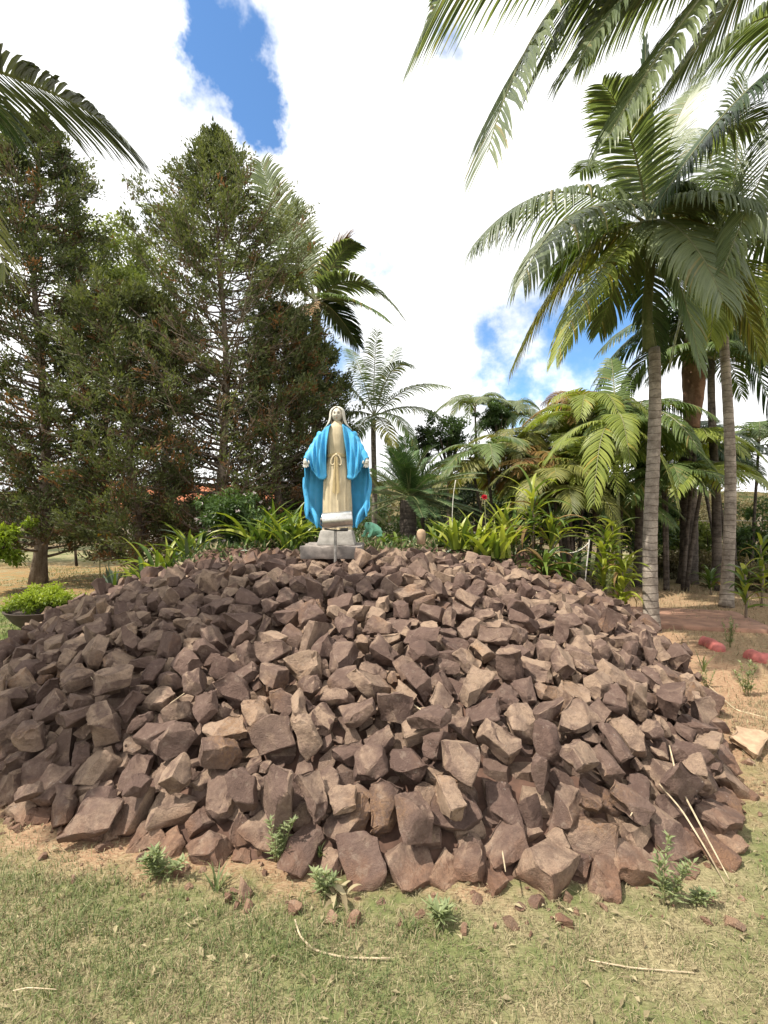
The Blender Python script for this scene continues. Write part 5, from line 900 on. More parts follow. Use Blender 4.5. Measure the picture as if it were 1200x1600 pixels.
-1755,3590,106 -1052,3484,106 880,5520,105 -2590,4412,105 1918,5768,105 554,3516,105 -470,4293,105 2303,4569,105 -21,2138,105 668,3006,105 387,3966,105 -1109,5481,105
2110,4415,105 2058,5574,105 -1523,5225,105 718,4536,105 126,6127,105 478,2135,105 -3304,4981,105 -1158,4590,104 788,5690,104 350,2952,104 1262,2930,104 -523,4788,104
276,6151,104 867,5288,104 -3224,5303,104 -2428,4383,104 -2624,4663,104 2208,6103,103 -1748,4945,103 1697,6012,103 -1527,2906,103 633,2517,103 1532,5132,103 -702,3595,103
-2309,4632,103 -716,4355,103 284,2659,103 476,4875,102 -1831,6103,102 525,4095,102 1312,3239,102 -1070,5802,102 -947,3880,102 -108,2267,102 2449,5777,102 -2320,4040,102
1153,2170,102 -4047,6038,102 2581,6030,102 747,5132,101 480,6044,101 396,5635,101 -1695,4862,101 -327,5787,101 -2048,3577,101 -1412,2864,101 -1192,5920,101 -2963,4083,101
-2971,4557,101 -1518,4211,101 -1594,4018,101 -2316,6064,101 783,2387,100 1248,3139,100 866,2777,100 405,3395,100 -452,6182,100 859,2963,100 -332,4127,100 -55,5979,100
-3181,4585,100 -2362,3432,100 -2502,5966,100 1888,4760,100 -3148,6184,100 -2293,2950,99 494,2677,99 -2283,3950,99 1497,2324,99 1285,5471,99 -620,4459,99 -1721,4779,99
2035,3961,98 -2393,3571,98 -12,4185,98 1921,3856,98 1532,4339,98 -412,3058,98 -1079,6172,98 415,3106,98 -3829,6241,98 -983,2817,98 -1251,2693,98 -461,3236,98
-3060,4151,98 -1055,3082,98 -2843,5102,97 -101,2636,97 2499,4957,97 1330,4015,97 -2526,3975,97 39,3938,97 312,4586,96 461,3203,96 173,5912,96 -605,3779,96
-3125,5440,96 -3008,4790,96 -960,4939,96 -1575,5020,96 2614,4517,96 1440,3384,96 347,2309,96 1755,4302,96 2079,5489,96 -2009,4589,96 1744,4218,95 -1719,4494,95
-561,3630,95 1594,5382,95 1420,4754,95 26,6126,95 -114,5005,95 1484,5523,95 -1118,2657,95 1097,5939,95 797,5407,94 -971,6014,94 -2436,4629,94 882,3441,94
-1870,3807,94 787,3037,94 -1679,3912,94 1113,5579,94 -2682,6004,94 396,4252,93 -2018,4990,93 -551,4624,93 1900,3515,93 1953,3051,93 1069,3438,93 -943,3337,93
-564,3990,93 -1237,6236,93 -1486,4427,93 1837,5788,93 2423,5156,93 1445,3007,92 1849,3766,92 2836,5518,92 120,4655,92 -2104,2851,92 -2028,3302,92 -648,3306,92
-2800,4132,92 2475,4599,92 -229,4741,92 1690,4390,92 1742,3491,92 1988,3652,92 -437,3809,92 331,2477,92 656,3964,91 -1288,3484,91 -1500,2537,91 -289,4554,91
2138,4564,91 1425,5874,91 -1477,3924,91 802,3226,91 72,4934,91 1320,3722,91 -2848,3807,91 548,2539,91 1696,3345,91 -2749,4738,90 -37,5506,90 -1196,5042,90
-2283,3127,90 2160,5849,90 -19,3373,90 -578,2386,90 454,5476,90 -2774,5805,90 1653,6218,90 2052,4863,90 -641,3940,90 313,3926,89 -1412,5295,89 -3220,4976,89
2509,5425,89 2359,4109,89 -2523,5448,89 -3164,4865,89 -1897,4768,89 -2211,4462,88 323,3487,88 925,5053,88 -1800,3770,88 -3003,4275,88 -2519,4201,87 1028,5445,87
-2274,4736,87 -323,4345,87 -2056,3143,87 1779,5178,87 -3627,5148,87 -759,3165,86 1280,3504,86 953,3570,86 -3402,5322,86 2847,5194,86 -1695,2541,86 174,2416,86
1972,5227,85
"""
_xys = lambda s: [tuple(float(v) / 1000 for v in w.split(',')) for w in s.split()]
FOOT, UNDER = _xys(FOOT_XYS), _xys(UNDER_XYS)
SEED_F = lambda i: 90000 + i
SEED_U = lambda i: 50000 + i % 90
# ------------------------------------------------------------------ the ground, near lawn, far hill
xs = np.concatenate([-np.geomspace(900, 8, 22), np.linspace(-7, 7, 57), np.geomspace(8, 900, 22)])
ys = np.concatenate([[-40, -12, -4, -1], np.linspace(0, 14, 57), np.geomspace(15, 1500, 30)])
Xg, Yg = np.meshgrid(xs, ys, indexing='ij')
rg = np.random.RandomState(5)
def ground_z(x, y):
    x = np.asarray(x, float); y = np.asarray(y, float)
    z = 0.035 * np.sin(x * 1.3 + 0.7) * np.sin(y * 0.9 + 0.4) + 0.02 * np.sin(x * 2.9 + y * 2.1)
    near = np.clip((np.abs(mound_rho(x, y)) - 1.0) / 0.35, 0, 1)
    z = z * near
    # the land falls away beyond the garden and rises again to a far hillside
    f = np.clip((y - 15) / 30, 0, 1)
    return z - 2.2 * f * f * (3 - 2 * f)
Zg = ground_z(Xg, Yg)
g = link('ground', mesh_np('ground', np.stack([Xg, Yg, Zg], -1).reshape(-1, 3), grid_faces(len(xs), len(ys)), [M['ground']], smooth=True))
g['kind'] = 'structure'

hx = np.linspace(-420, 420, 60); hy = np.linspace(0, 1, 14)
HX, HT = np.meshgrid(hx, hy, indexing='ij')
crest = 13 + 5 * np.sin(HX * 0.011 + 1.0) + 3 * np.sin(HX * 0.031)
HYv = 130 + HT * 120
HZ = -3.5 + (crest + 2) * np.sin(HT * math.pi * 0.62) + rg.normal(0, 0.35, HX.shape)
t = NT('hillside'); pos = t.geo()
c = t.mix(t.rng(t.noise(0.09, 7, 0.65, pos), 0.42, 0.58), (0.045, 0.058, 0.026), (0.15, 0.12, 0.062))
M['hill'] = t.done(t.bsdf(c, 1.0, t.bump(t.noise(0.5, 6, 0.7, pos), 0.8, 0.8), spec=0.0))
h = link('hill', mesh_np('hill', np.stack([HX, HYv, HZ], -1).reshape(-1, 3), grid_faces(60, 14), [M['hill']], smooth=True))
h['kind'] = 'structure'

def blades(name, n, region, hmin, hmax, wid, mat, seed, dens=None, lean=0.6):
    """n grass blades (two bent quads each) over a region"""
    rg = np.random.RandomState(seed)
    x0, x1, y0, y1 = region
    # more of them where they show larger
    y = y0 * (y1 / y0) ** rg.rand(n); x = x0 + (x1 - x0) * rg.rand(n)
    if dens is not None:
        k = rg.rand(n) < dens(x, y); x, y = x[k], y[k]
    n = len(x)
    z = ground_z(x, y)
    h = rg.uniform(hmin, hmax, n) * rg.uniform(0.6, 1.15, n) * (0.65 + 0.75 * (0.5 + 0.5 * np.sin(x * 13 + 2 * np.sin(y * 9)) * np.sin(y * 15 + 2 * np.sin(x * 7))))
    a = rg.uniform(0, 2 * np.pi, n); ln = rg.uniform(0.15, 1.0, n) * lean
    dirv = np.stack([np.cos(a), np.sin(a), np.zeros(n)], 1)
    s = np.stack([-np.sin(a), np.cos(a), np.zeros(n)], 1) * (wid * rg.uniform(0.6, 1.3, n) * (0.7 + 0.25 * y))[:, None]
    tw = rg.uniform(-0.6, 0.6, n)[:, None]; s = s + dirv * tw * np.linalg.norm(s, axis=1, keepdims=True)
    B = np.stack([x, y, z - 0.004], 1); up = np.array((0, 0, 1.0))
    m = B + (dirv * ln[:, None] * 0.45 + up * 0.62) * h[:, None]
    tp = B + (dirv * ln[:, None] * 1.25 + up * (1.0 - 0.45 * ln[:, None])) * h[:, None]
    V = np.stack([B - s, B + s, m + s * 0.8, m - s * 0.8, tp], 1).reshape(-1, 3)
    i = np.arange(n)[:, None] * 5
    A = Acc(); A.add(V, [i + np.array([[0, 1, 2, 3]]), i + np.array([[3, 2, 4]])], 0, np.repeat(rg.rand(n) ** 1.2, 5))
    return link(name, A.mesh(name, [mat]))

def patch(x, y, s=1.0):
    return 0.5 + 0.5 * np.sin(x * 2.3 * s + 1.3 * np.sin(y * 3.1 * s) + 0.6) * np.sin(y * 2.7 * s + 1.1 * np.sin(x * 1.9 * s))
off = lambda x, y: np.clip((mound_rho(x, y) - 1.03) / 0.09, 0, 1)
o = blades('lawn_grass', 240000, (-3.0, 3.0, 0.95, 3.4), 0.02, 0.058, 0.0011, M['grass'], 21,
           lambda x, y: off(x, y) * np.clip(0.06 + 1.0 * patch(x, y) ** 1.6 + 0.25 * (x < -0.4), 0, 1) * (0.4 + 0.6 * np.clip((y - 1.35) / 0.25, 0, 1)) * np.where((x > 1.5) & (y > 2.1), 0.12, 1.0), 1.0)
tag(o, 'short patchy green lawn grass in front of the rock heap', 'grass', kind='stuff')
o = blades('dry_thatch', 180000, (-3.0, 3.6, 0.95, 3.8), 0.012, 0.036, 0.0010, M['straw'], 22,
           lambda x, y: np.clip((mound_rho(x, y) - 0.99) / 0.06, 0, 1) * (1.0 - 0.5 * patch(x, y)), 1.7)
tag(o, 'dry straw-coloured thatch lying in the lawn and along the rocks', 'dry grass', kind='stuff')
o = blades('garden_grass', 95000, (-9.5, -2.6, 3.6, 13.0), 0.03, 0.07, 0.0012, M['grass'], 23,
           lambda x, y: off(x, y) * np.where(y > 7.6, 0.35, 0.9) * (0.35 + 0.65 * patch(x, y, 0.6)), 0.8)
tag(o, 'green lawn grass under the trees on the left', 'grass', kind='stuff')
o = blades('bank_grass', 45000, (2.4, 9.5, 2.6, 12.0), 0.03, 0.10, 0.0012, M['straw'], 24,
           lambda x, y: off(x, y) * (0.2 + 0.6 * patch(x, y, 0.7)), 1.2)
tag(o, 'dry wispy grass on the bare clay to the right of the rocks', 'dry grass', kind='stuff')
_pool = {}
def rock_unit(seed, detail):
    """bevelled, roughened stone of unit size -> V, F (arrays); kept for re-use"""
    if (seed, detail) in _pool: return _pool[seed, detail]
    V, F = rock_poly(seed, 1.0)
    bm = bmesh.new()
    for v in V: bm.verts.new(v)
    hull = bmesh.ops.convex_hull(bm, input=bm.verts[:])
    bmesh.ops.delete(bm, geom=[v for v in bm.verts if not v.link_faces], context='VERTS')
    bmesh.ops.dissolve_limit(bm, angle_limit=R(4), verts=bm.verts[:], edges=bm.edges[:])
    rg = random.Random(seed)
    if detail:
        try:
            bmesh.ops.bevel(bm, geom=bm.edges[:], offset=rg.uniform(0.008, 0.026), offset_type='OFFSET', segments=1, profile=0.6,
                            affect='EDGES', clamp_overlap=True)
        except Exception: pass
    bmesh.ops.triangulate(bm, faces=bm.faces[:])
    for lim in ((), (0.30,), (0.26, 0.16), (0.24, 0.115))[detail]:
        ed = [e for e in bm.edges if e.calc_length() > lim]
        bmesh.ops.subdivide_edges(bm, edges=ed, cuts=1)
        bmesh.ops.triangulate(bm, faces=[f for f in bm.faces if len(f.verts) > 3])
    if detail:
        bm.normal_update()
        o = Vector((seed * 1.37 % 91, seed * 0.73 % 57, 0))
        for v in bm.verts:
            c = v.co
            d = 0.060 * noise.noise(c * 2.1 + o) + 0.036 * noise.noise(c * 5.5 + o)
            if detail > 1: d += 0.022 * noise.noise(c * 13.0 + o)
            # ledges and hollows, as broken basalt has
            st = noise.noise(c * 1.6 + o * 2)
            d -= 0.055 * min(1.0, max(0.0, (st - 0.12) / 0.06))
            v.co = c + v.normal * d
    bm.verts.index_update()
    r = (np.array([v.co[:] for v in bm.verts]), np.array([[v.index for v in f.verts] for f in bm.faces], dtype=np.int32))
    bm.free()
    _pool[seed, detail] = r
    return r

mound = tag(empty('rock_mound', (MC[0], MC[1], 0)), 'big dome-shaped heap of broken brown rocks that carries the statue', 'rock pile')
def sstep(v, a, b):
    t = np.clip((np.asarray(v, float) - a) / (b - a), 0, 1); return t * t * (3 - 2 * t)
def bed_z(x, y):
    """the planted bank of soil behind the crest"""
    return 0.98 * sstep(y, 5.9, 6.7) * (1 - sstep(y, 9.6, 11.8)) * sstep(x, -4.1, -2.3) * (1 - sstep(x, 1.9, 3.4))
n = 150
xs = np.linspace(-5, 4.3, n); ys = np.linspace(1.6, 12.0, n)
Xg, Yg = np.meshgrid(xs, ys, indexing='ij')
Zg = np.maximum(mound_z(Xg, Yg) - 0.02, bed_z(Xg, Yg))
_j = np.random.RandomState(3).normal(0, 0.012, Zg.shape)
Zg = np.where((mound_rho(Xg, Yg) < 1.0) | (bed_z(Xg, Yg) > 0.01), Zg + _j, -0.06)
core = link('soil_core', mesh_np('soil_core', np.stack([Xg, Yg, Zg], -1).reshape(-1, 3), grid_faces(n, n), [M['clay']], smooth=True), mound)
core['label'] = 'red brown soil showing between the rocks'

from mathutils import Euler
items = []
for i, w in enumerate(STONES.split()):
    p = [float(v) for v in w.split(',')]
    mx = Matrix.LocRotScale(Vector(p[2:5]) / 1000.0, Euler([R(a / 2) for a in p[5:]]), None)
    c = mx.translation; k = (c.x, c.y, p[1] / 1000.0)
    vis = k[2] / max(math.hypot(c.x, c.y), 1.0)
    if c.y > 6.0 or (abs(c.x) - 0.1) / c.y > 0.80: vis *= 0.2
    items.append((vis, int(p[0]), k, mx, i))
for i, k in enumerate(FOOT):
    p, q = start_pose(k, 95000 + i, 0.10)
    vis = k[2] / math.hypot(p.x, p.y) * (0.2 if (abs(p.x) - 0.1) / p.y > 0.80 else 1.0)
    items.append((vis, SEED_F(i), k, Matrix.LocRotScale(p, q, None), 5000 + i))
items.sort(key=lambda t: -t[0])
rest = Acc()
for rank, (vis, seed, k, mx, i) in enumerate(items):
    rnd = random.Random(i * 7 + 1).random() ** 1.3
    V, F = rock_unit(seed, 3 if rank < 260 else 2 if rank < 450 else 1)
    if rank < 300:
        o = link('rock', mesh_np('rock', V * k[2], F, [M['rock']], smooth=True, rnd=np.full(len(V), rnd), sharp=R(30)), mound)
        o.matrix_basis = mx
    else:
        rest.add(V * k[2] @ np.array(mx.to_3x3()).T + np.array(mx.translation), F, 0, rnd)
for i, k in enumerate(UNDER):
    p, q = start_pose(k, 70000 + i, -0.12)
    V, F = rock_unit(SEED_U(i), 0)
    rest.add(V * k[2] @ np.array(q.to_matrix()).T + np.array(p), F, 0, random.Random(i).random())
o = link('smaller_rocks', rest.mesh('smaller_rocks', [M['rock']], True, R(30)), mound)
o['kind'] = 'stuff'
# ------------------------------------------------------------------ foliage builders
def leaf_cloud(A, P, D, N, L, W, rnd, m=0, fold=0.25):
    """many small pointed leaves (two triangles each, folded on the midrib)"""
    P = np.asarray(P); D = nrm(D); S = nrm(np.cross(D, N)); U = np.cross(S, D)
    L = np.asarray(L)[:, None]; W = np.asarray(W)[:, None]
    mid = P + D * L * 0.45 + U * W * fold
    V = np.stack([P, mid + S * W * 0.5, P + D * L, mid - S * W * 0.5], 1).reshape(-1, 3)
    i = np.arange(len(P))[:, None] * 4
    A.add(V, [i + np.array([[0, 1, 2]]), i + np.array([[0, 2, 3]])], m, np.repeat(rnd, 4))

def rand_dirs(rg, n): return nrm(rg.normal(0, 1, (n, 3)))

def strap(A, base, az, L, W, rise, droop, rnd, m=0, seg=6, twist=0.0, fold=0.22):
    """one arching strap leaf"""
    t = np.linspace(0, 1, seg + 1)
    h = np.array((math.cos(az), math.sin(az), 0.0)); s = np.array((-math.sin(az), math.cos(az), 0.0))
    ang = rise - droop * t ** 1.4
    ds = L / seg
    P = np.concatenate([[np.zeros(3)], np.cumsum(ds * (np.cos(ang[:-1])[:, None] * h + np.sin(ang[:-1])[:, None] * np.array((0, 0, 1.0))), 0)]) + base
    n = -np.sin(ang)[:, None] * h + np.cos(ang)[:, None] * np.array((0, 0, 1.0))
    w = W * 0.5 * np.clip(np.sin(np.pi * (0.16 + 0.84 * t)) ** 0.6, 0.02, 1) * (1 - t ** 5)
    sd = s * math.cos(twist) + n * math.sin(twist)
    Lf = P + sd * w[:, None] + n * (w * fold * 1.6)[:, None]; Rt = P - sd * w[:, None] + n * (w * fold * 1.6)[:, None]
    V = np.stack([Lf, P, Rt], 1).reshape(-1, 3)
    i = np.arange(seg)[:, None] * 3
    A.add(V, [np.concatenate([i + np.array([[0, 1, 4, 3]]), i + np.array([[1, 2, 5, 4]])])], m, rnd)

def frond_mesh(name, P0, P1, P2, n_leaf, leaf_len, leaf_w, mats, seed, droop=0.5, ang0=72, ang1=36, vee=0.30, start=0.10, rach=0.016,
               gap=0.0, up=(0, 0, 1), tatter=0.0, seg=4):
    """a pinnate palm frond: stalk along a curve from P0 over P1 to P2, two rows of folded, drooping leaflets"""
    rg = np.random.RandomState(seed)
    A = Acc(); K = 22
    C = bez(P0, P1, P2, K); T = nrm(np.gradient(C, axis=0))
    up = np.array(up, float)
    tt = np.linspace(0, 1, K)
    V, F = tube(C, rach * (1 - 0.9 * tt) + 0.0012, 5); A.add(V, F, 1, 0.5)
    n = n_leaf
    for sgn in (1, -1):
        t = start + (1 - start) * (np.arange(n) + rg.uniform(-0.3, 0.3, n)) / n
        t = np.clip(t, 0, 0.999)
        if gap: t = t[rg.rand(n) > gap]
        m = len(t); x = t * (K - 1); i0 = np.minimum(x.astype(int), K - 2); fr = (x - i0)[:, None]
        B = C[i0] * (1 - fr) + C[i0 + 1] * fr
        Tn = nrm(T[i0] * (1 - fr) + T[i0 + 1] * fr)
        S = nrm(np.cross(Tn, up)) * sgn; U = np.cross(S, Tn) * sgn; U = np.where((U @ up)[:, None] < 0, -U, U)
        a = np.radians(ang0 + (ang1 - ang0) * t ** 1.2 + rg.normal(0, 3.5, m))[:, None]
        D0 = nrm(np.cos(a) * Tn + np.sin(a) * (S * math.cos(vee) + U * math.sin(vee)) + np.array((0, 0, -0.32 * droop)))
        L = leaf_len * np.clip(np.sin(np.pi * np.clip(0.14 + 0.80 * t, 0, 1)) ** 0.6, 0.2, 1) * rg.uniform(0.88, 1.08, m)
        if tatter: L = L * np.where(rg.rand(m) < tatter, rg.uniform(0.35, 0.8, m), 1.0)
        W = leaf_w * rg.uniform(0.85, 1.15, m) * np.clip(0.55 + 0.9 * np.sin(np.pi * t), 0.4, 1)
        pts = [B]; dcur = D0; dr = (droop * rg.uniform(0.75, 1.25, m))[:, None]
        for q in range(seg):
            pts.append(pts[-1] + dcur * (L / seg)[:, None])
            dcur = nrm(dcur + np.array((0, 0, -1.0)) * dr * (0.18 + 0.30 * q))
        wp = [0.5, 0.95, 1.0, 0.72, 0.0] if seg == 4 else [0.5, 1.0, 0.8, 0.0]
        rows = []
        side = nrm(np.cross(D0, U)); nn = nrm(np.cross(side, D0)); nn = np.where((nn @ up)[:, None] < 0, -nn, nn)
        for q in range(seg):
            w = (W * wp[q] * 0.5)[:, None]
            rows += [pts[q] + side * w - nn * w * 0.35, pts[q], pts[q] - side * w - nn * w * 0.35]
        rows.append(pts[seg])
        V = np.stack(rows, 1).reshape(-1, 3); k = 3 * seg + 1
        b = np.arange(m)[:, None] * k
        Q = np.concatenate([b + np.array([[3 * q + e, 3 * q + e + 1, 3 * q + e + 4, 3 * q + e + 3]]) for q in range(seg - 1) for e in (0, 1)])
        e0 = 3 * (seg - 1)
        Tr = np.concatenate([b + np.array([[e0, e0 + 1, k - 1]]), b + np.array([[e0 + 1, e0 + 2, k - 1]])])
        rv = np.clip(0.45 + rg.normal(0, 0.17, m) + 0.12 * rg.normal(), 0, 0.85)
        rv = np.where(rg.rand(m) < 0.03, 0.98, rv)
        A.add(V, [Q, Tr], 0, np.repeat(rv, k))
    return A.mesh(name, mats)

def frond(palm, P0, P1, P2, mat='frond_gray', n=52, ll=0.5, lw=0.034, seed=1, stalk='rachis', name='frond', **kw):
    return link(name, frond_mesh(name, P0, P1, P2, n, ll, lw, [M[mat], M[stalk]], seed, **kw), palm)

def palm_trunk(palm, base, top, r0, r1, mat, bulge=None, n=14, k=26, swell=0.25, name='trunk'):
    base = np.asarray(base, float); top = np.asarray(top, float)
    t = np.linspace(0, 1, k)
    P = base + (top - base) * t[:, None]
    P[:, 0] += 0.03 * np.sin(t * 5 + base[0]); P[:, 1] += 0.03 * np.cos(t * 4 + base[1])
    r = r0 + (r1 - r0) * t + r0 * swell * np.exp(-t * 22)
    if bulge: r = r + bulge[2] * np.exp(-((t - bulge[0]) / bulge[1]) ** 2)
    r = r * (1 + 0.022 * np.where(np.arange(k) % 2 == 0, 1, -1))
    V, F = tube(P, r, n)
    return link(name, mesh_np(name, V, F, [M[mat]], smooth=True), palm)

def new_palm(base, label, group=None, name='palm_tree'):
    o = empty(name, tuple(base)); tag(o, label, 'palm', group); return o

def auto_fronds(palm, C, n, L, mat, seed, el=(20, 75), droop=0.5, ll=0.45, lw=0.03, az=(0, 360), nl=44, sag=0.45, **kw):
    """n fronds spread round a crown"""
    rg = np.random.RandomState(seed)
    for i in range(n):
        a = R(az[0] + (az[1] - az[0]) * (i + rg.uniform(-0.25, 0.25)) / n); e = R(rg.uniform(*el)); l = L * rg.uniform(0.85, 1.12)
        h = np.array((math.cos(a), math.sin(a), 0)); z = np.array((0, 0, 1.0))
        P1 = C + (h * math.cos(e) + z * math.sin(e)) * l * 0.55
        P2 = C + h * l * (0.55 * math.cos(e) + 0.42) + z * l * (0.55 * math.sin(e) - sag * rg.uniform(0.6, 1.3))
        frond(palm, C, P1, P2, mat, nl, ll, lw, seed * 100 + i, droop=droop, **kw)

def conifer(base, H, Rmax, seed, label, lean=0.0, n_br=150, per=230, dry=0.35, bare_to=0.10, top_r=0.05, group=None, trunk_r=0.11, rust=0.02, prof=None, bare=None):
    """a loose cypress: trunk, upswept limbs (a part), leaf sprays in clumps (crown)"""
    rg = np.random.RandomState(seed)
    root = tag(empty('conifer_tree', tuple(base)), label, 'tree', group)
    base = np.asarray(base, float)
    t = np.linspace(0, 1, 18)
    TP = base + np.stack([lean * t * H + 0.10 * np.sin(t * 7 + seed), 0.08 * np.cos(t * 6 + seed), t * H], 1)
    V, F = tube(TP, trunk_r * (1 - t * 0.93) + trunk_r * 0.5 * np.exp(-t * 30), 10)
    link('trunk', mesh_np('trunk', V, F, [M['bark_conifer']], smooth=True), root)
    LB = Acc(); CR = Acc()
    for i in range(n_br):
        f = bare_to + (1 - bare_to) * ((i + rg.rand()) / n_br) ** 0.92
        p0 = np.array([np.interp(f, t, TP[:, k]) for k in range(3)])
        a = i * 2.399 + rg.normal(0, 0.35)
        if prof is None: rad = Rmax * (1 - f) ** 0.78 * (0.62 + 0.38 * min(1, (f - bare_to) / 0.15)) + top_r
        else: rad = Rmax * np.interp(f, *prof)
        l = rad * rg.uniform(0.65, 1.12)
        h = np.array((math.cos(a), math.sin(a), 0)); rise = rg.uniform(-0.05, 0.62) + 0.35 * f
        p2 = p0 + h * l + np.array((0, 0, 1)) * l * rise; p1 = p0 + h * l * 0.62 + np.array((0, 0, 1)) * l * rise * 0.22
        C = bez(p0, p1, p2, 7)
        V, F = tube(C, np.linspace(0.026, 0.006, 7) * (1.35 - f) * (H / 9), 4, cap=False); LB.add(V, F)
        # side twigs, each carrying a flat spray of scale leaves
        nt = int(5 + 9 * min(1, l / 1.2))
        tw0, tw1 = [], []
        for q in range(nt):
            u = rg.uniform(0.28, 1.0); b = np.array([np.interp(u, np.linspace(0, 1, 7), C[:, k]) for k in range(3)])
            d = nrm(h * rg.uniform(0.2, 1.0) + np.array((-h[1], h[0], 0)) * rg.normal(0, 0.75) + np.array((0, 0, 1)) * rg.uniform(0.1, 0.95))
            tl = rg.uniform(0.16, 0.42) * (0.40 + 0.75 * min(1, l))
            V, F = tube(np.stack([b, b + d * tl * 0.55, b + d * tl + np.array((0, 0, 0.02))]), (0.006, 0.004, 0.002), 3, cap=False); LB.add(V, F, 1)
            outer = u * l / max(rad, 0.01)
            pr_dry = dry * (1.25 - outer) * (1.35 - f * 1.25)
            kind = 0
            if rg.rand() < pr_dry: kind = 1
            if rg.rand() < rust * (1.6 - f): kind = 2
            if kind == 1 and rg.rand() < 0.45: continue            # bare twig
            if bare and bare[0] < f < bare[1] and rg.rand() < bare[2]: continue
            m = int(0.86 * per / nt * rg.uniform(0.7, 1.3) * (0.55 + 0.6 * tl / 0.3))
            w = rg.rand(m)
            pos = b + d * tl * (0.15 + 0.9 * w)[:, None] + rg.normal(0, 0.047, (m, 3)) * (0.5 + tl * 1.6)
            dd = nrm(d * 1.1 + rg.normal(0, 0.55, (m, 3)) + np.array((0, 0, 0.25)))
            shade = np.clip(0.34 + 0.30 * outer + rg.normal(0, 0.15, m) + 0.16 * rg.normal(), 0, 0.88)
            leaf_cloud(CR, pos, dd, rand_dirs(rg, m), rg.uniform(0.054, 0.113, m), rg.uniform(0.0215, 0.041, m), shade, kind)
    link('limbs', LB.mesh('limbs', [M['bark_conifer'], M['twig']], True), root)
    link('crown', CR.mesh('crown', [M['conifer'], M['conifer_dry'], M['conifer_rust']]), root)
    return root

def broadleaf(base, top, crown_c, crown_r, seed, label, mat, n=9000, leaf=(0.07, 0.13), name='broadleaf_tree', cat='tree', group=None, tr=0.08,
              clumps=46, trunk_mat='bark_dark', hollow=0.45, gap=1.0):
    """trunk, forked limbs and a crown of leaf clumps"""
    rg = np.random.RandomState(seed); base = np.asarray(base, float); cc = np.asarray(crown_c, float); cr = np.asarray(crown_r, float)
    root = tag(empty(name, tuple(base)), label, cat, group)
    top = np.asarray(top, float)
    A = Acc()
    V, F = tube(bez(base, (base + top) / 2 + rg.normal(0, 0.05, 3) * (1, 1, 0), top, 8), np.linspace(tr, tr * 0.55, 8), 8); A.add(V, F)
    CR = Acc()
    for i in range(clumps):
        d = rand_dirs(rg, 1)[0]; q = cc + d * cr * rg.uniform(hollow, 1.0) * (0.85 + 0.3 * rg.rand())
        if i % 2 == 0:
            V, F = tube(bez(top, (top + q) / 2 + rg.normal(0, 0.06, 3), q, 6), np.linspace(tr * 0.35, 0.006, 6), 4, cap=False); A.add(V, F)
        m = int(0.85 * n) // clumps
        s = cr.mean() * rg.uniform(0.16, 0.34) * gap
        o = rand_dirs(rg, m) * s * (rg.rand(m) ** 0.5)[:, None] * (1, 1, 0.75)
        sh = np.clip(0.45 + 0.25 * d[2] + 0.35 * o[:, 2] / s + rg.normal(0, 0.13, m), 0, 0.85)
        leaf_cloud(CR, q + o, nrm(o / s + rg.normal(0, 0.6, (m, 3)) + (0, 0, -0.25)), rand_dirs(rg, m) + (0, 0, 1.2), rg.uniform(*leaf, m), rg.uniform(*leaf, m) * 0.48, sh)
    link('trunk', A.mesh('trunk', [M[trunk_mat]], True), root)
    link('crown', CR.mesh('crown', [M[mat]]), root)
    return root
# ------------------------------------------------------------------ the statue and what stands round it
def painted(name, color, rough=0.55, dirt=(0.3, 0.26, 0.2), amt=0.35):
    t = NT(name); o = t.obj()
    n = t.noise(9, 6, 0.6, o); f = t.noise(60, 5, 0.6, o)
    c = t.mix(t.rng(n, 0.3, 0.7), tuple(x * 0.86 for x in color), tuple(min(1, x * 1.1) for x in color))
    mp = t.new('ShaderNodeMapping'); mp.inputs['Scale'].default_value = (38, 38, 5); t.t.links.new(o, mp.inputs['Vector'])
    c = t.mix(t.rng(t.noise(1, 5, 0.6, mp.outputs[0]), 0.56, 0.72, 0, amt), c, dirt)
    return t.done(t.bsdf(c, rough, t.bump(f, 0.25, 0.003), spec=0.4))
M['st_blue'] = painted('blue_paint', (0.065, 0.365, 0.65), 0.55, (0.20, 0.42, 0.60), 0.45)
M['st_cream'] = painted('cream_paint', (0.52, 0.43, 0.28), 0.6, (0.36, 0.28, 0.16), 0.45)
M['st_gold'] = painted('ochre_paint', (0.42, 0.32, 0.16), 0.6, (0.28, 0.2, 0.1), 0.4)
M['st_white'] = painted('white_paint', (0.60, 0.57, 0.50), 0.6, (0.45, 0.42, 0.36), 0.35)
M['st_skin'] = painted('pale_face_paint', (0.52, 0.47, 0.39), 0.6, (0.4, 0.35, 0.28), 0.25)
M['st_hair'] = painted('brownish_hair_paint', (0.27, 0.22, 0.16), 0.7, (0.25, 0.2, 0.14), 0.4)
M['st_dark'] = painted('dark_brown_paint', (0.055, 0.040, 0.030), 0.7, (0.1, 0.08, 0.06), 0.2)
M['st_lip'] = painted('dull_red_paint', (0.24, 0.10, 0.075), 0.6, (0.2, 0.1, 0.08), 0.2)
M['concrete'] = plain('weathered_concrete', (0.23, 0.20, 0.18), 0.9, 0.3, 12, 0.5)
M['whitewash'] = plain('whitewashed_concrete', (0.32, 0.30, 0.272), 0.85, 0.22, 16, 0.4)

SB = at(527, 829, 5.4)                     # middle of the statue's foot
st = tag(empty('statue', tuple(SB)), 'painted statue of a robed woman in a blue mantle on top of the rocks', 'statue')
def part(name, V, F, mat, parent=None, smooth=True, sharp=R(40), solid=0.0):
    me = mesh_np(name, V, F, [M[mat]], smooth=smooth, sharp=sharp)
    o = link(name, me, parent or st, local=True)
    if solid:
        m = o.modifiers.new('thickness', 'SOLIDIFY'); m.thickness = solid; m.offset = -1
    return o
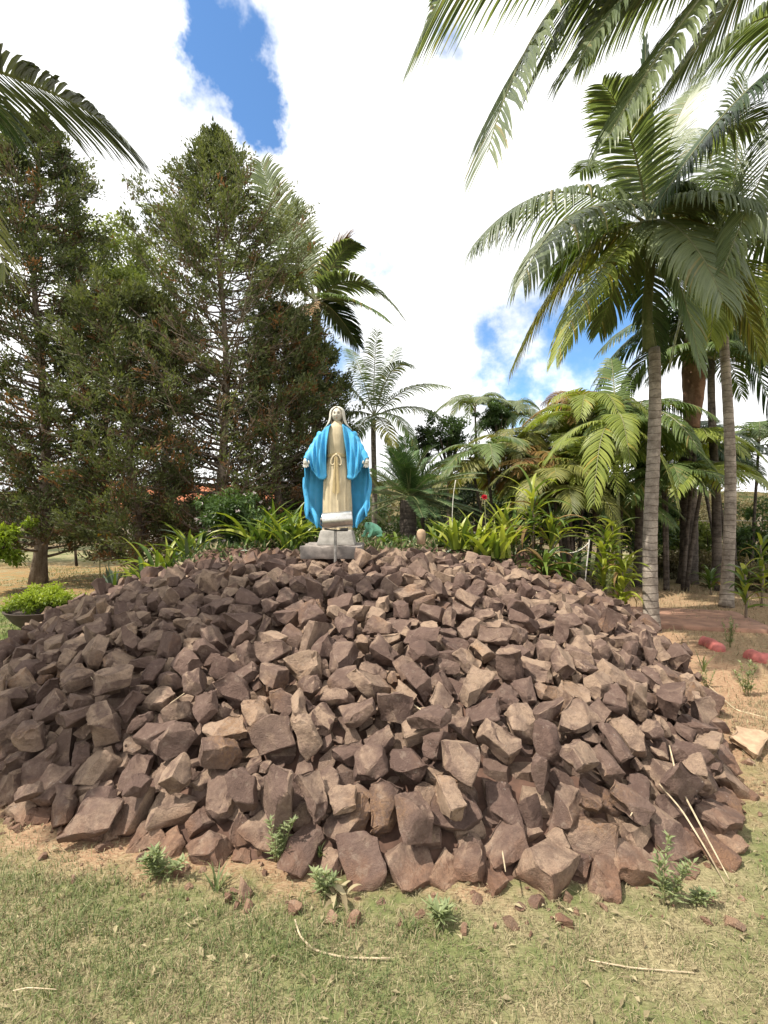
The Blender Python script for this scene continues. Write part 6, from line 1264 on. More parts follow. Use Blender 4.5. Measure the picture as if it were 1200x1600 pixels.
# the dress: lofted rings with soft vertical folds
nz, na = 60, 96
z = np.linspace(0, 1.225, nz); a = np.linspace(0, 2 * np.pi, na, endpoint=False)
wx = np.interp(z, [0, 0.1, 0.3, 0.55, 0.70, 0.83, 0.95, 1.08, 1.16, 1.20, 1.225], [0.165, 0.160, 0.158, 0.150, 0.128, 0.107, 0.120, 0.135, 0.115, 0.065, 0.048])
wy = np.interp(z, [0, 0.1, 0.3, 0.55, 0.70, 0.83, 0.95, 1.08, 1.16, 1.20, 1.225], [0.135, 0.130, 0.125, 0.118, 0.100, 0.082, 0.098, 0.098, 0.085, 0.060, 0.046])
fold = np.interp(z, [0, 0.3, 0.7, 0.83, 0.9, 1.225], [1.0, 0.95, 0.7, 0.35, 0.25, 0.0])
Aa, Zz = np.meshgrid(a, z, indexing='ij')
fr = 1 + fold[None, :] * (0.050 * np.sin(13 * Aa + 1.2 * np.sin(2 * Zz * 3)) + 0.030 * np.sin(23 * Aa + 2.0 + Zz * 2))
part('dress', np.stack([np.cos(Aa) * wx * fr, np.sin(Aa) * wy * fr, Zz], -1).reshape(-1, 3), grid_faces(na, nz, True), 'st_cream')
# mantle at the back: a wide hollow shell hanging from shoulders and arms
nu, nv = 72, 56
u = np.linspace(-1, 1, nu); v = np.linspace(0, 1, nv)
U, Vv = np.meshgrid(u, v, indexing='ij')
zt = 1.19 - 0.02 * np.abs(U)
zb = np.where(U < 0, 0.0 + 0.16 * np.clip((np.abs(U) - 0.50) / 0.5, 0, 1) ** 1.3, 0.02 + 0.19 * np.clip((np.abs(U) - 0.45) / 0.5, 0, 1) ** 1.2)
Z = zt + (zb - zt) * Vv
w = np.interp(Z, [0, 0.06, 0.14, 0.25, 0.40, 0.55, 0.68, 0.76, 0.85, 0.95, 1.06, 1.14, 1.19], [0.235, 0.285, 0.335, 0.362, 0.368, 0.370, 0.366, 0.356, 0.315, 0.262, 0.205, 0.14, 0.085])
xx = np.sin(U * np.pi / 2 * 0.98) * w
dep = np.interp(Z, [0, 0.5, 1.19], [0.17, 0.15, 0.09])
yy = 0.015 + dep * np.cos(U * np.pi / 2) ** 0.8 - 0.055 * np.abs(U) ** 3
rp = np.clip((np.abs(U) - 0.25) / 0.75, 0, 1) * np.interp(Z, [0, 0.3, 0.9, 1.19], [1.0, 0.9, 0.5, 0.1])
yy = yy + rp * (0.020 * np.sin(U * 17 + 1.5 * Z) + 0.014 * np.sin(U * 29 - 4 * Z))
xx = xx + np.sign(U) * rp * 0.008 * np.sin(Z * 21 + 2 * U)
part('mantle_back', np.stack([xx, yy, Z], -1).reshape(-1, 3), grid_faces(nu, nv), 'st_blue', solid=0.014)
# turned-over folds on the hanging edges of the mantle
for sg in (1, -1):
    nt_ = 22
    for k_, (z0, z1, x0, x1, dp) in enumerate(((0.42, 0.10, 0.35, 0.245, 0.03), (0.60, 0.16, 0.362, 0.335, 0.028), (0.30, 0.03, 0.30, 0.21, 0.026))):
        t_ = np.linspace(0, 1, nt_)
        Pp = np.stack([sg * (x0 + (x1 - x0) * t_ + 0.014 * np.sin(t_ * 5 + k_)), -0.030 + 0.03 * np.sin(t_ * 3.0 + k_), z0 + (z1 - z0) * t_], 1)
        Vt, Ft = tube(Pp, dp * np.sin(np.pi * np.clip(0.06 + 0.9 * t_, 0, 1)) ** 0.7, 9)
        part('mantle_fold', Vt, Ft, 'st_blue')
# mantle in front: over the shoulder and arm, with a rounded hem, on each side
for sg in (-1, 1):
    ns, nt_ = 44, 44
    s = np.linspace(0, 1, ns); t_ = np.linspace(0, 1, nt_)
    Ts = np.stack([np.interp(s, [0, 0.12, 0.35, 0.55, 0.75, 0.9, 1], [0.062, 0.115, 0.200, 0.258, 0.315, 0.350, 0.362]), np.interp(s, [0, 0.12, 0.35, 0.55, 0.75, 0.9, 1], [1.215, 1.175, 1.080, 0.980, 0.870, 0.805, 0.765])], 1)
    Bs = np.stack([np.interp(s, [0, 0.1, 0.25, 0.45, 0.65, 0.85, 1], [0.118, 0.135, 0.175, 0.215, 0.252, 0.290, 0.310]), np.interp(s, [0, 0.1, 0.25, 0.45, 0.65, 0.85, 1], [0.585, 0.565, 0.562, 0.590, 0.650, 0.715, 0.745])], 1)
    S, T_ = np.meshgrid(s, t_, indexing='ij')
    X = Ts[:, None, 0] * (1 - T_) + Bs[:, None, 0] * T_ + 0.016 * np.sin(np.pi * T_) * (1 - S); Zf = Ts[:, None, 1] * (1 - T_) + Bs[:, None, 1] * T_
    env = np.sin(np.pi * np.clip(T_, 0, 1)) ** 0.5
    Y = -0.055 - 0.075 * np.sin(np.pi * np.clip(0.10 + 0.78 * T_, 0, 1)) ** 0.8 * (0.55 + 0.45 * np.sin(np.pi * S)) - 0.02 * S
    ph = 0.9 if sg > 0 else 0.0
    Y = Y - env * (0.016 * np.sin(S * 22 + T_ * 4.0 + ph) + 0.010 * np.sin(S * 39 - T_ * 3 + 1 + ph)) - 0.012 * np.exp(-((T_ - 0.97) / 0.035) ** 2) - 0.014 * np.exp(-(S / 0.05) ** 2)
    Y = np.where(T_ < 0.06, Y * (T_ / 0.06) + 0.03 * (1 - T_ / 0.06), Y)
    G = grid_faces(ns, nt_)
    part('mantle_front', np.stack([sg * X, Y, Zf], -1).reshape(-1, 3), G if sg < 0 else G[:, ::-1], 'st_blue', solid=0.016)
    # sleeve round the forearm
    Pp = np.array([(sg * 0.16, -0.02, 1.08), (sg * 0.235, -0.045, 0.95), (sg * 0.295, -0.085, 0.845), (sg * 0.328, -0.110, 0.785)])
    Vt, Ft = tube(bez(Pp[0], Pp[1] * 1.0, Pp[3], 14), np.array([0.06 + 0.006 * math.sin(i * 1.9) for i in range(14)]) * np.linspace(1, 0.72, 14), 16)
    part('sleeve', Vt, Ft, 'st_blue')
    # open hand, palm to the front, fingers down
    wr = np.array((sg * 0.332, -0.118, 0.79)); A = Acc()
    A.add(*tube(np.stack([wr + (0, 0.012, 0.03), wr + (0, 0, 0.0), wr + (sg * 0.002, -0.006, -0.028), wr + (sg * 0.002, -0.008, -0.052)]), (0.016, 0.023, 0.029, 0.024), 10))
    for k_, (dx, l) in enumerate(((-0.021, 0.040), (-0.007, 0.047), (0.007, 0.045), (0.020, 0.036))):
        b0 = wr + np.array((dx, -0.008, -0.050)); tip = b0 + np.array((dx * 0.35, -0.012, -l)); mid = (b0 + tip) / 2 + (0, 0.006, 0)
        A.add(*tube(np.stack([b0 + (0, 0.002, 0.012), b0, mid, tip]), (0.0085, 0.0085, 0.0078, 0.0055), 7))
    b0 = wr + np.array((-sg * 0.022, -0.012, -0.012))
    A.add(*tube(np.stack([b0 + (sg * 0.01, 0, 0.01), b0, b0 + (-sg * 0.014, -0.012, -0.020), b0 + (-sg * 0.016, -0.016, -0.040)]), (0.010, 0.010, 0.009, 0.006), 7))
    h_ = link('hand', A.mesh('hand', [M['st_white']], True), st, local=True)
    rm = h_.modifiers.new('one_skin', 'REMESH'); rm.mode = 'VOXEL'; rm.voxel_size = 0.0035; rm.use_smooth_shade = True
# head: an egg with brow, nose, lips and chin pushed out of it
nu, nv = 64, 48
a = np.linspace(0, 2 * np.pi, nu, endpoint=False); p = np.linspace(0.02, np.pi - 0.02, nv)
Aa, Pp = np.meshgrid(a, p, indexing='ij')
hx = np.sin(Pp) * np.cos(Aa); hy = np.sin(Pp) * np.sin(Aa); hz = np.cos(Pp)
taper = 1 - 0.20 * np.clip(-hz, 0, 1) ** 1.3
X = hx * 0.056 * taper; Y = hy * 0.068 * taper; Zh = hz * 0.083
fm = np.clip(-hy, 0, 1) ** 0.5
g_ = lambda x, zc, sx, sz, x0=0: np.exp(-((x - x0) / sx) ** 2 - ((Zh - zc) / sz) ** 2)
bump_ = 0.015 * g_(X, -0.014, 0.0075, 0.012) + 0.009 * g_(X, 0.008, 0.006, 0.02) - 0.014 * (g_(X, 0.012, 0.013, 0.010, 0.022) + g_(X, 0.012, 0.013, 0.010, -0.022)) + 0.0035 * (g_(X, 0.010, 0.009, 0.005, 0.021) + g_(X, 0.010, 0.009, 0.005, -0.021)) \
    + 0.006 * g_(X, -0.037, 0.014, 0.0045) - 0.004 * g_(X, -0.0425, 0.016, 0.0022) + 0.0055 * g_(X, -0.048, 0.012, 0.0045) + 0.007 * g_(X, -0.068, 0.014, 0.012) + 0.004 * (g_(X, -0.015, 0.014, 0.016, 0.03) + g_(X, -0.015, 0.014, 0.016, -0.03))
Y = Y - bump_ * fm
hd = part('head', np.stack([X * 1.06, Y - 0.022, Zh + 1.292], -1).reshape(-1, 3), grid_faces(nu, nv, True), 'st_skin', sharp=None)
for sg in (-1, 1):
    Vt, Ft = tube(np.array([(sg * 0.021 + d, -0.0815 + abs(d) * 0.25, 1.305 - 9 * d * d) for d in np.linspace(-0.010, 0.010, 7)]), (0.001, 0.0032, 0.0044, 0.005, 0.0044, 0.0032, 0.001), 6)
    part('eye', Vt, Ft, 'st_dark', hd)
    Vt, Ft = tube(np.array([(sg * 0.022 + d, -0.084 + abs(d) * 0.35, 1.3205 - 8 * d * d) for d in np.linspace(-0.012, 0.012, 7)]), (0.0008, 0.0022, 0.0028, 0.003, 0.0028, 0.0022, 0.0008), 6)
    part('eyebrow', Vt, Ft, 'st_dark', hd)
Vt, Ft = tube(np.array([(d, -0.0875 + abs(d) * 0.4, 1.2515 + 1.5 * abs(d) ** 1.5) for d in np.linspace(-0.013, 0.013, 7)]), (0.0008, 0.0026, 0.0036, 0.0038, 0.0036, 0.0026, 0.0008), 6)
part('mouth', Vt, Ft, 'st_lip', hd)
Vt, Ft = tube(np.array([(0, 0.004, 1.19), (0, 0.0, 1.215), (0, -0.004, 1.25)]), (0.052, 0.040, 0.038), 18)
part('neck', Vt, Ft, 'st_skin')
# hair framing the face, then the white veil over it
def hood(name, mat, rx, ry, zs, opening, thick, wob):
    nz_, na_ = len(zs), 56
    V = []
    for j in range(na_):
        f = -1 + 2 * j / (na_ - 1)
        for i in range(nz_):
            ang = np.pi / 2 + f * (np.pi - opening[i])
            k_ = 1 + wob * math.sin(ang * 9 + zs[i] * 12)
            V.append((math.cos(ang) * rx[i] * k_, math.sin(ang) * ry[i] * k_ + 0.006, zs[i]))
    return part(name, V, grid_faces(na_, nz_), mat, solid=thick)
zs = np.array([1.17, 1.20, 1.235, 1.27, 1.305, 1.335, 1.36, 1.376, 1.385, 1.389])
hood('hair', 'st_hair', np.array([0.082, 0.077, 0.073, 0.072, 0.072, 0.069, 0.057, 0.039, 0.019, 0.002]), np.array([0.075, 0.073, 0.072, 0.074, 0.077, 0.076, 0.066, 0.047, 0.024, 0.003]), zs,
     np.radians([50, 50, 52, 54, 54, 46, 26, 4, 0.5, 0.5]), 0.006, 0.012)
zs = np.array([1.14, 1.16, 1.18, 1.21, 1.24, 1.275, 1.31, 1.34, 1.365, 1.383, 1.394, 1.400])
hood('veil', 'st_white', np.array([0.160, 0.146, 0.126, 0.109, 0.098, 0.091, 0.089, 0.084, 0.071, 0.050, 0.028, 0.002]), np.array([0.135, 0.125, 0.112, 0.102, 0.096, 0.094, 0.095, 0.092, 0.081, 0.061, 0.034, 0.003]), zs,
     np.radians([88, 80, 62, 54, 51, 50, 49, 44, 32, 10, 1, 0.5]), 0.010, 0.016)
# belt with a bow and two hanging ends
a = np.linspace(0, 2 * np.pi, 49)[:-1]
Pp = np.stack([np.cos(a) * 0.113, np.sin(a) * 0.090, 0.838 + 0.004 * np.sin(3 * a)], 1)
Vb = []
for k_ in range(48):
    n_ = np.array((math.cos(a[k_]), math.sin(a[k_]), 0)); Vb += [Pp[k_] + n_ * ox + np.array((0, 0, oz)) for ox, oz in ((-0.01, -0.020), (0.006, -0.018), (0.009, 0), (0.006, 0.018), (-0.01, 0.020))]
i = np.arange(48); j = (i + 1) % 48
belt = part('belt', Vb, np.concatenate([np.stack([i * 5 + q, j * 5 + q, j * 5 + q + 1, i * 5 + q + 1], 1) for q in range(4)]), 'st_gold')
for sg in (-1, 1):
    t_ = np.linspace(0, 2 * np.pi, 20)
    lp = np.stack([sg * (0.008 + 0.040 * (1 - np.cos(t_)) * 0.5 + 0.022 * np.sin(t_)), np.full(20, -0.112), 0.832 - 0.105 * (1 - np.cos(t_)) * 0.5 + sg * 0 + 0.012 * np.sin(t_)], 1)
    Vt, Ft = tube(lp, 0.0105, 8); part('bow_loop', Vt, Ft, 'st_cream', belt)
    zz = np.linspace(0.815, 0.415, 14); xc = sg * (0.010 + 0.014 * (0.815 - zz) / 0.4); yc = -0.122 - 0.022 * (0.815 - zz) / 0.4
    hw = 0.010 + 0.008 * (0.815 - zz) / 0.4
    ring = np.array([(-1, 0), (0, -0.35), (1, 0), (0, 0.35)])
    V = np.concatenate([np.stack([xc[i_] + ring[:, 0] * hw[i_], yc[i_] + ring[:, 1] * 0.016, np.full(4, zz[i_] + (0.012 * ring[:, 0] * sg if i_ == 13 else 0))], 1) for i_ in range(14)])
    q = np.arange(4); q2 = (q + 1) % 4
    Fq = np.concatenate([np.stack([i_ * 4 + q, i_ * 4 + q2, (i_ + 1) * 4 + q2, (i_ + 1) * 4 + q], 1) for i_ in range(13)] + [np.array([[0, 1, 2, 3], [52, 55, 54, 53]])])
    part('belt_end', V, Fq, 'st_gold', belt)
Vt, Ft = tube(np.array([(0, -0.100, 0.852), (0, -0.116, 0.838), (0, -0.104, 0.822)]), (0.010, 0.017, 0.010), 10); part('bow_knot', Vt, Ft, 'st_cream', belt)

def chunk(name, w0, d0, w1, d1, h, mat, loc, parent=None, seed=1, rough=0.006, chip=0.0):
    """a cast concrete block: tapered box with worn, uneven edges"""
    bm = bmesh.new(); rg = random.Random(seed)
    vs = [bm.verts.new((sx * w / 2, sy * d / 2, zz)) for (w, d, zz) in ((w0, d0, 0), (w1, d1, h)) for sx, sy in ((-1, -1), (1, -1), (1, 1), (-1, 1))]
    for f in ((3, 2, 1, 0), (4, 5, 6, 7), (0, 1, 5, 4), (1, 2, 6, 5), (2, 3, 7, 6), (3, 0, 4, 7)): bm.faces.new([vs[i] for i in f])
    bmesh.ops.bevel(bm, geom=bm.edges[:], offset=0.012, offset_type='OFFSET', segments=2, profile=0.5, affect='EDGES', clamp_overlap=True)
    for _ in range(3): bmesh.ops.subdivide_edges(bm, edges=[e for e in bm.edges if e.calc_length() > 0.05], cuts=1, use_grid_fill=True)
    bm.normal_update()
    for v_ in bm.verts:
        k_ = noise.noise(v_.co * 14 + Vector((seed, 0, 0)))
        edge = max(0, noise.noise(v_.co * 9 + Vector((0, seed * 3, 0)))) if v_.co.z > h * 0.75 else 0
        v_.co += v_.normal * k_ * rough - Vector((0, 0, edge * chip)) + v_.normal * (-edge * chip)
    me = bpy.data.meshes.new(name); bm.to_mesh(me); bm.free()
    me.materials.append(M[mat]); me.polygons.foreach_set('use_smooth', np.ones(len(me.polygons), dtype=bool)); me.set_sharp_from_angle(angle=R(35))
    o = link(name, me, parent, local=True); 
    o.location = loc
    return o
sl_z = 1.03
slab = chunk('pedestal_slab', 0.64, 0.62, 0.66, 0.64, 0.14, 'concrete', (SB[0] - 0.04, SB[1], sl_z - 0.03), None, 4, 0.008, 0.02)
tag(slab, 'worn grey concrete slab sunk into the rocks under the statue', 'pedestal')
pl = chunk('plinth', 0.42, 0.40, 0.34, 0.32, SB[2] - sl_z - 0.108 + 0.01, 'whitewash', (0, 0, -(SB[2] - sl_z - 0.108)), st, 6, 0.006, 0.012)
pl['label'] = 'tapered whitewashed plinth cast under the figure'

# floodlight in front of the statue
M['silver'] = plain('brushed_aluminium', (0.62, 0.60, 0.57), 0.34, 0.12, 40, 0.1, 0.9)
M['steel'] = plain('dull_steel', (0.30, 0.28, 0.26), 0.55, 0.3, 30, 0.2, 0.6)
M['black'] = plain('black_rubber', (0.03, 0.03, 0.03), 0.5, 0.2, 30, 0.1)
fb = at(524, 868, 5.0); fb[2] = sl_z - 0.02
fl = tag(empty('floodlight', tuple(fb)), 'small silver floodlight on a short steel post at the statue foot', 'floodlight')
zc = at(0, 812, 5.0)[2] - fb[2]
V, F = tube(np.array([(0, 0, -0.05), (0, 0, zc * 0.5), (0, 0, zc - 0.10)]), 0.016, 10); link('post', mesh_np('post', V, F, [M['steel']], smooth=True, sharp=R(50)), fl, True)
# housing: a half-round trough, its curved back towards the viewer
hw, hr = 0.155, 0.082
prof_a = np.linspace(R(-25), R(205), 18)
ring = [(math.cos(q) * hr, math.sin(q) * hr) for q in prof_a]
V = []; xs_ = [-hw, -hw + 0.008, hw - 0.008, hw]; sc = [0.94, 1, 1, 0.94]
for x_, s_ in zip(xs_, sc): V += [(x_, -b_ * s_, a_ * s_) for a_, b_ in ring]
n_ = len(ring); F = [tuple(i * n_ + j + e for i, e in ()) for j in ()]
F = [(i * n_ + j, i * n_ + j + 1, (i + 1) * n_ + j + 1, (i + 1) * n_ + j) for i in range(3) for j in range(n_ - 1)]
F += [tuple(range(n_ - 1, -1, -1)), tuple(range(3 * n_, 4 * n_)), tuple([0, n_, 2 * n_, 3 * n_]), tuple([4 * n_ - 1, 3 * n_ - 1, 2 * n_ - 1, n_ - 1])]
hs = link('housing', mesh_np('housing', V, F, [M['silver']], smooth=True, sharp=R(35)), fl, True)
hs.location = (0.02, 0, zc); hs.rotation_euler = (R(-14), R(-5), R(6))
V, F = tube(np.array([(-hw - 0.014, 0.01, 0.02), (-hw - 0.016, -0.01, -0.05), (-hw + 0.03, -0.02, -0.098), (0.0, -0.025, -0.112), (hw - 0.05, -0.03, -0.112)]), 0.008, 8)
br = link('bracket', mesh_np('bracket', V, F, [M['black']], smooth=True), fl, True); br.location = (0.02, 0, zc)
V, F = tube(np.array([(hw - 0.10, -0.03, -0.105), (hw - 0.02, -0.03, -0.10)]), (0.016, 0.016), 8)
link('clamp', mesh_np('clamp', V, F, [M['black']], smooth=True, sharp=R(40)), fl, True).location = (0.0, 0, zc)
V, F = tube(np.array([(-hw - 0.02, 0, 0.0), (-hw + 0.002, 0, 0.0)]), 0.018, 10)
kn = link('knob', mesh_np('knob', V, F, [M['steel']], smooth=True, sharp=R(40)), fl, True); kn.location = (0.02, 0, zc)

# green frog ornament
M['frog'] = plain('chalky_green_paint', (0.19, 0.46, 0.30), 0.65, 0.22, 14, 0.3)
fp = at(583, 838, 5.7)
fg = tag(empty('frog_ornament', tuple(fp)), 'pale green frog ornament sitting beside the statue on the rocks', 'ornament')
A = Acc()
A.add(*tube(np.array([(-0.10, 0, 0.03), (-0.07, 0, 0.055), (-0.01, 0, 0.085), (0.05, 0, 0.118), (0.085, 0, 0.125), (0.115, 0, 0.115)]), (0.03, 0.062, 0.075, 0.064, 0.05, 0.022), 16))
for sg in (-1, 1):
    A.add(*tube(np.array([(0.07, sg * 0.035, 0.15), (0.075, sg * 0.037, 0.166), (0.08, sg * 0.037, 0.176)]), (0.02, 0.022, 0.010), 10))
    A.add(*tube(np.array([(-0.07, sg * 0.06, 0.05), (-0.01, sg * 0.095, 0.06), (-0.06, sg * 0.10, 0.012), (0.01, sg * 0.11, 0.008)]), (0.035, 0.034, 0.022, 0.014), 10))
    A.add(*tube(np.array([(0.05, sg * 0.05, 0.09), (0.075, sg * 0.07, 0.045), (0.09, sg * 0.075, 0.006), (0.12, sg * 0.08, 0.003)]), (0.026, 0.022, 0.016, 0.014), 10))
fo = link('body', A.mesh('body', [M['frog']], True), fg, True)
rm = fo.modifiers.new('one_skin', 'REMESH'); rm.mode = 'VOXEL'; rm.voxel_size = 0.007; rm.use_smooth_shade = True
fg.scale = (0.95, 0.95, 0.95); fg.rotation_euler = (0, 0, R(-150))
for sg in (-1, 1):
    V, F = tube(np.array([(0.088, sg * 0.046, 0.162), (0.096, sg * 0.052, 0.166)]), (0.009, 0.005), 8)
    link('eye', mesh_np('eye', V, F, [M['black']], smooth=True), fg, True)

# round-topped boundary stone
pp = at(658, 842, 5.6)
V, F = tube(np.array([(0, 0, -0.06), (0, 0, 0.02), (0, 0, 0.06), (0, 0, 0.09), (0, 0, 0.108), (0, 0, 0.114)]) + pp, (0.05, 0.052, 0.055, 0.048, 0.028, 0.006), 14)
V = V + np.random.RandomState(2).normal(0, 0.0012, V.shape)
M['sandstone'] = plain('sandstone', (0.36, 0.25, 0.16), 0.9, 0.25, 18, 0.4)
tag(link('marker_stone', mesh_np('marker_stone', V, F, [M['sandstone']], smooth=True)), 'small round-topped tan stone post on the crest of the rocks', 'stone')
# ------------------------------------------------------------------ palms
def g0(px, py, d):
    p = at(px, py, d); p[2] = float(ground_z(p[0], p[1])) - 0.03; return p

# the ringed palm beside the mound, right
D = 6.0
P = new_palm(g0(1022, 985, D), 'tall palm with pale grey ringed trunk rising from the right edge of the rock heap')
palm_trunk(P, g0(1022, 985, D), at(1017, 545, D), 0.092, 0.066, 'bark_palm', k=44)
palm_trunk(P, at(1017, 546, D), at(1014, 335, D), 0.068, 0.045, 'crownshaft', swell=0.1, name='crownshaft', k=12)
c = at(1012, 352, D)
for i, (P1, P2, mat, kw) in enumerate([
        (at(862, 232, 5.6), at(738, 385, 5.3), 'frond_gray', dict(ll=0.85, droop=1.5)),
        (at(890, 262, 4.9), at(815, 440, 4.5), 'frond_gray', dict(ll=0.8, droop=1.3)),
        (at(890, 365, 6.2), at(800, 575, 6.4), 'frond_olive', dict(ll=0.75, droop=1.2)),
        (at(930, 400, 5.4), at(868, 560, 5.2), 'frond_yellow', dict(ll=0.6, droop=0.9)),
        (at(965, 420, 6.6), at(935, 520, 7.2), 'frond_green', dict(ll=0.55, droop=0.8)),
        (at(1010, 200, 6.0), at(1008, 62, 5.9), 'frond_dark', dict(ll=0.28, droop=0.1, ang0=16, ang1=10)),
        (at(1090, 230, 5.7), at(1165, 420, 5.3), 'frond_gray', dict(ll=0.66, droop=1.0, lw=0.045)),
        (at(965, 215, 6.6), at(905, 270, 7.4), 'frond_gray', dict(ll=0.5, droop=0.7)),
        (at(1075, 240, 7.0), at(1150, 300, 8.0), 'frond_green', dict(ll=0.55, droop=0.8)),
        (at(1060, 400, 5.6), at(1095, 575, 5.4), 'frond_green', dict(ll=0.55, droop=0.8)),
        (at(990, 180, 5.6), at(940, 130, 5.0), 'frond_gray', dict(ll=0.5, droop=0.4)),
        (at(1045, 190, 6.6), at(1090, 130, 7.0), 'frond_gray', dict(ll=0.5, droop=0.4)),
        (at(1120, 330, 6.0), at(1190, 560, 6.0), 'frond_olive', dict(ll=0.6, droop=0.9)),
        (at(1000, 420, 7.0), at(1030, 560, 7.6), 'frond_dark', dict(ll=0.5, droop=0.8)),
        (at(1110, 270, 5.2), at(1215, 330, 4.6), 'frond_gray', dict(ll=0.75, droop=0.9)), (at(1075, 330, 5.0), at(1130, 470, 4.5), 'frond_gray', dict(ll=0.75, droop=0.9)),
        (at(940, 330, 6.6), at(850, 440, 7.0), 'frond_green', dict(ll=0.7, droop=1.1)), (at(1080, 190, 6.0), at(1185, 190, 6.0), 'frond_gray', dict(ll=0.7, droop=0.7))]):
    frond(P, c + np.array((0, 0, 0.02 * (i % 4))), P1, P2, mat, 82, seed=200 + i, **{**dict(lw=0.031), **kw})

# second palm of the right-hand group
D = 7.5
P = new_palm(g0(1138, 950, D), 'slender palm with thin pale trunk near the right edge of the garden')
palm_trunk(P, g0(1138, 950, D), at(1134, 520, D), 0.09, 0.062, 'bark_palm', k=40)
palm_trunk(P, at(1134, 521, D), at(1138, 395, D), 0.064, 0.045, 'crownshaft', swell=0.1, name='crownshaft', k=10)
c = at(1138, 405, D)
for i, (P1, P2, mat) in enumerate([
        (at(1060, 250, 7.2), at(1005, 420, 7.0), 'frond_gray'), (at(1120, 230, 8), at(1085, 200, 8.8), 'frond_gray'),
        (at(1190, 260, 7), at(1235, 420, 6.6), 'frond_gray'), (at(1180, 390, 6.8), at(1210, 560, 6.4), 'frond_yellow'),
        (at(1090, 380, 7.6), at(1050, 560, 7.8), 'frond_olive'), (at(1150, 220, 7.4), at(1165, 120, 7.3), 'frond_gray'),
        (at(1120, 420, 6.9), at(1110, 530, 6.6), 'frond_yellow'), (at(1210, 320, 7.6), at(1280, 480, 7.6), 'frond_green'),
        (at(1075, 300, 6.6), at(1060, 430, 6.0), 'frond_gray')]):
    frond(P, c, P1, P2, mat, 78, 0.75, 0.033, 240 + i, droop=1.1)

# stout palm with the swollen brown crownshaft, behind
D = 10.0
P = new_palm(g0(1073, 912, D), 'stout dark-trunked palm with swollen brown crownshaft behind the slender palms')
palm_trunk(P, g0(1073, 912, D), at(1078, 668, D), 0.175, 0.15, 'bark_palm_dark')
palm_trunk(P, at(1078, 669, D), at(1090, 500, D), 0.15, 0.12, 'crownshaft_brown', bulge=(0.55, 0.35, 0.085), swell=0.0, name='crownshaft', k=16)
c = at(1090, 505, D)
auto_fronds(P, c, 13, 2.3, 'frond_dark', 31, el=(5, 62), droop=0.9, ll=0.7, lw=0.045, sag=0.55, nl=48)
frond(P, c, at(1130, 430, 9), at(1210, 650, 8.6), 'frond_green', 50, 0.62, 0.04, 3190, droop=0.9)
frond(P, c, at(1160, 460, 10), at(1230, 720, 10), 'frond_dark', 50, 0.7, 0.045, 3191, droop=0.9)

# two thin dark stems beside it
for px, py, d, lab, tp in ((1117, 935, 9.2, 'thin dark palm stem left of the slender pale palm', 560), (998, 905, 9.5, 'thin brown palm stem left of the ringed palm trunk', 640)):
    P = new_palm(g0(px, py, d), lab)
    palm_trunk(P, g0(px, py, d), at(px - 2, tp, d), 0.085, 0.06, 'bark_palm_dark', k=24)
    auto_fronds(P, at(px - 2, tp + 4, d), 9, 1.5, 'frond_green', int(px), el=(0, 65), droop=0.9, ll=0.5, sag=0.5, nl=40)

# palms whose trunks stand just outside the view; their fronds hang into it
P = new_palm(g0(1262, 1081, 4.0), 'palm whose long grey fronds hang into the top of the view on the right')
c = at(1262, -190, 4.0)
palm_trunk(P, g0(1275, 1081, 4.0), c, 0.10, 0.08, 'bark_palm')
for i, (P1, P2, kw) in enumerate([
        (at(860, -150, 3.9), at(762, 238, 3.5), dict(ll=1.0, droop=0.35, n=100, lw=0.033, vee=0.05)),
        (at(745, -185, 3.9), at(655, 62, 3.7), dict(ll=0.9, droop=0.3, n=92, lw=0.032, vee=0.05)),
        (at(1070, 0, 3.6), at(950, 215, 3.3), dict(ll=0.75, droop=0.8, n=90, rach=0.03)),
        (at(1010, -90, 4.4), at(915, 70, 4.6), dict(ll=0.8, droop=0.7, n=90)),
        (at(1150, 0, 4.4), at(1030, 150, 4.6), dict(ll=0.5, droop=0.9)),
        (at(930, -150, 4.2), at(850, 95, 4.0), dict(ll=0.95, droop=0.35, n=92, vee=0.05)),
        (at(1020, -110, 3.8), at(905, 95, 3.4), dict(ll=0.9, droop=0.6, n=92)),
        (at(1350, -300, 3.6), at(1500, 50, 3.4), dict(ll=0.6, droop=0.9)),
        (at(1300, -380, 4.6), at(1380, -100, 5.6), dict(ll=0.6, droop=0.9))]):
    frond(P, c, P1, P2, 'frond_gray', **{**dict(n=66, lw=0.03, seed=300 + i, rach=0.022), **kw})
P = new_palm(g0(1335, 1000, 5.6), 'palm whose dark fronds reach in across the right edge of the view')
c = at(1335, 60, 5.6)
palm_trunk(P, g0(1335, 1000, 5.6), c, 0.11, 0.08, 'bark_palm')
for i, (P1, P2, m) in enumerate([(at(1190, 60, 5.4), at(1020, 330, 5.1), 'frond_dark'), (at(1210, -40, 5.6), at(1090, 110, 5.6), 'frond_gray'),
                                 (at(1240, 130, 5.0), at(1130, 420, 4.6), 'frond_gray'), (at(1280, 200, 5.8), at(1215, 480, 5.8), 'frond_green'),
                                 (at(1450, 0, 5.6), at(1600, 250, 5.6), 'frond_gray')]):
    frond(P, c, P1, P2, m, 84, 0.8, 0.032, 330 + i, droop=0.9, rach=0.022)
P = new_palm((-4.9, 2.9, 0), 'palm whose frond reaches into the top left corner of the view')
c = np.array((-4.9, 2.9, 4.75))
palm_trunk(P, (-4.9, 2.9, -0.03), c, 0.11, 0.08, 'bark_palm')
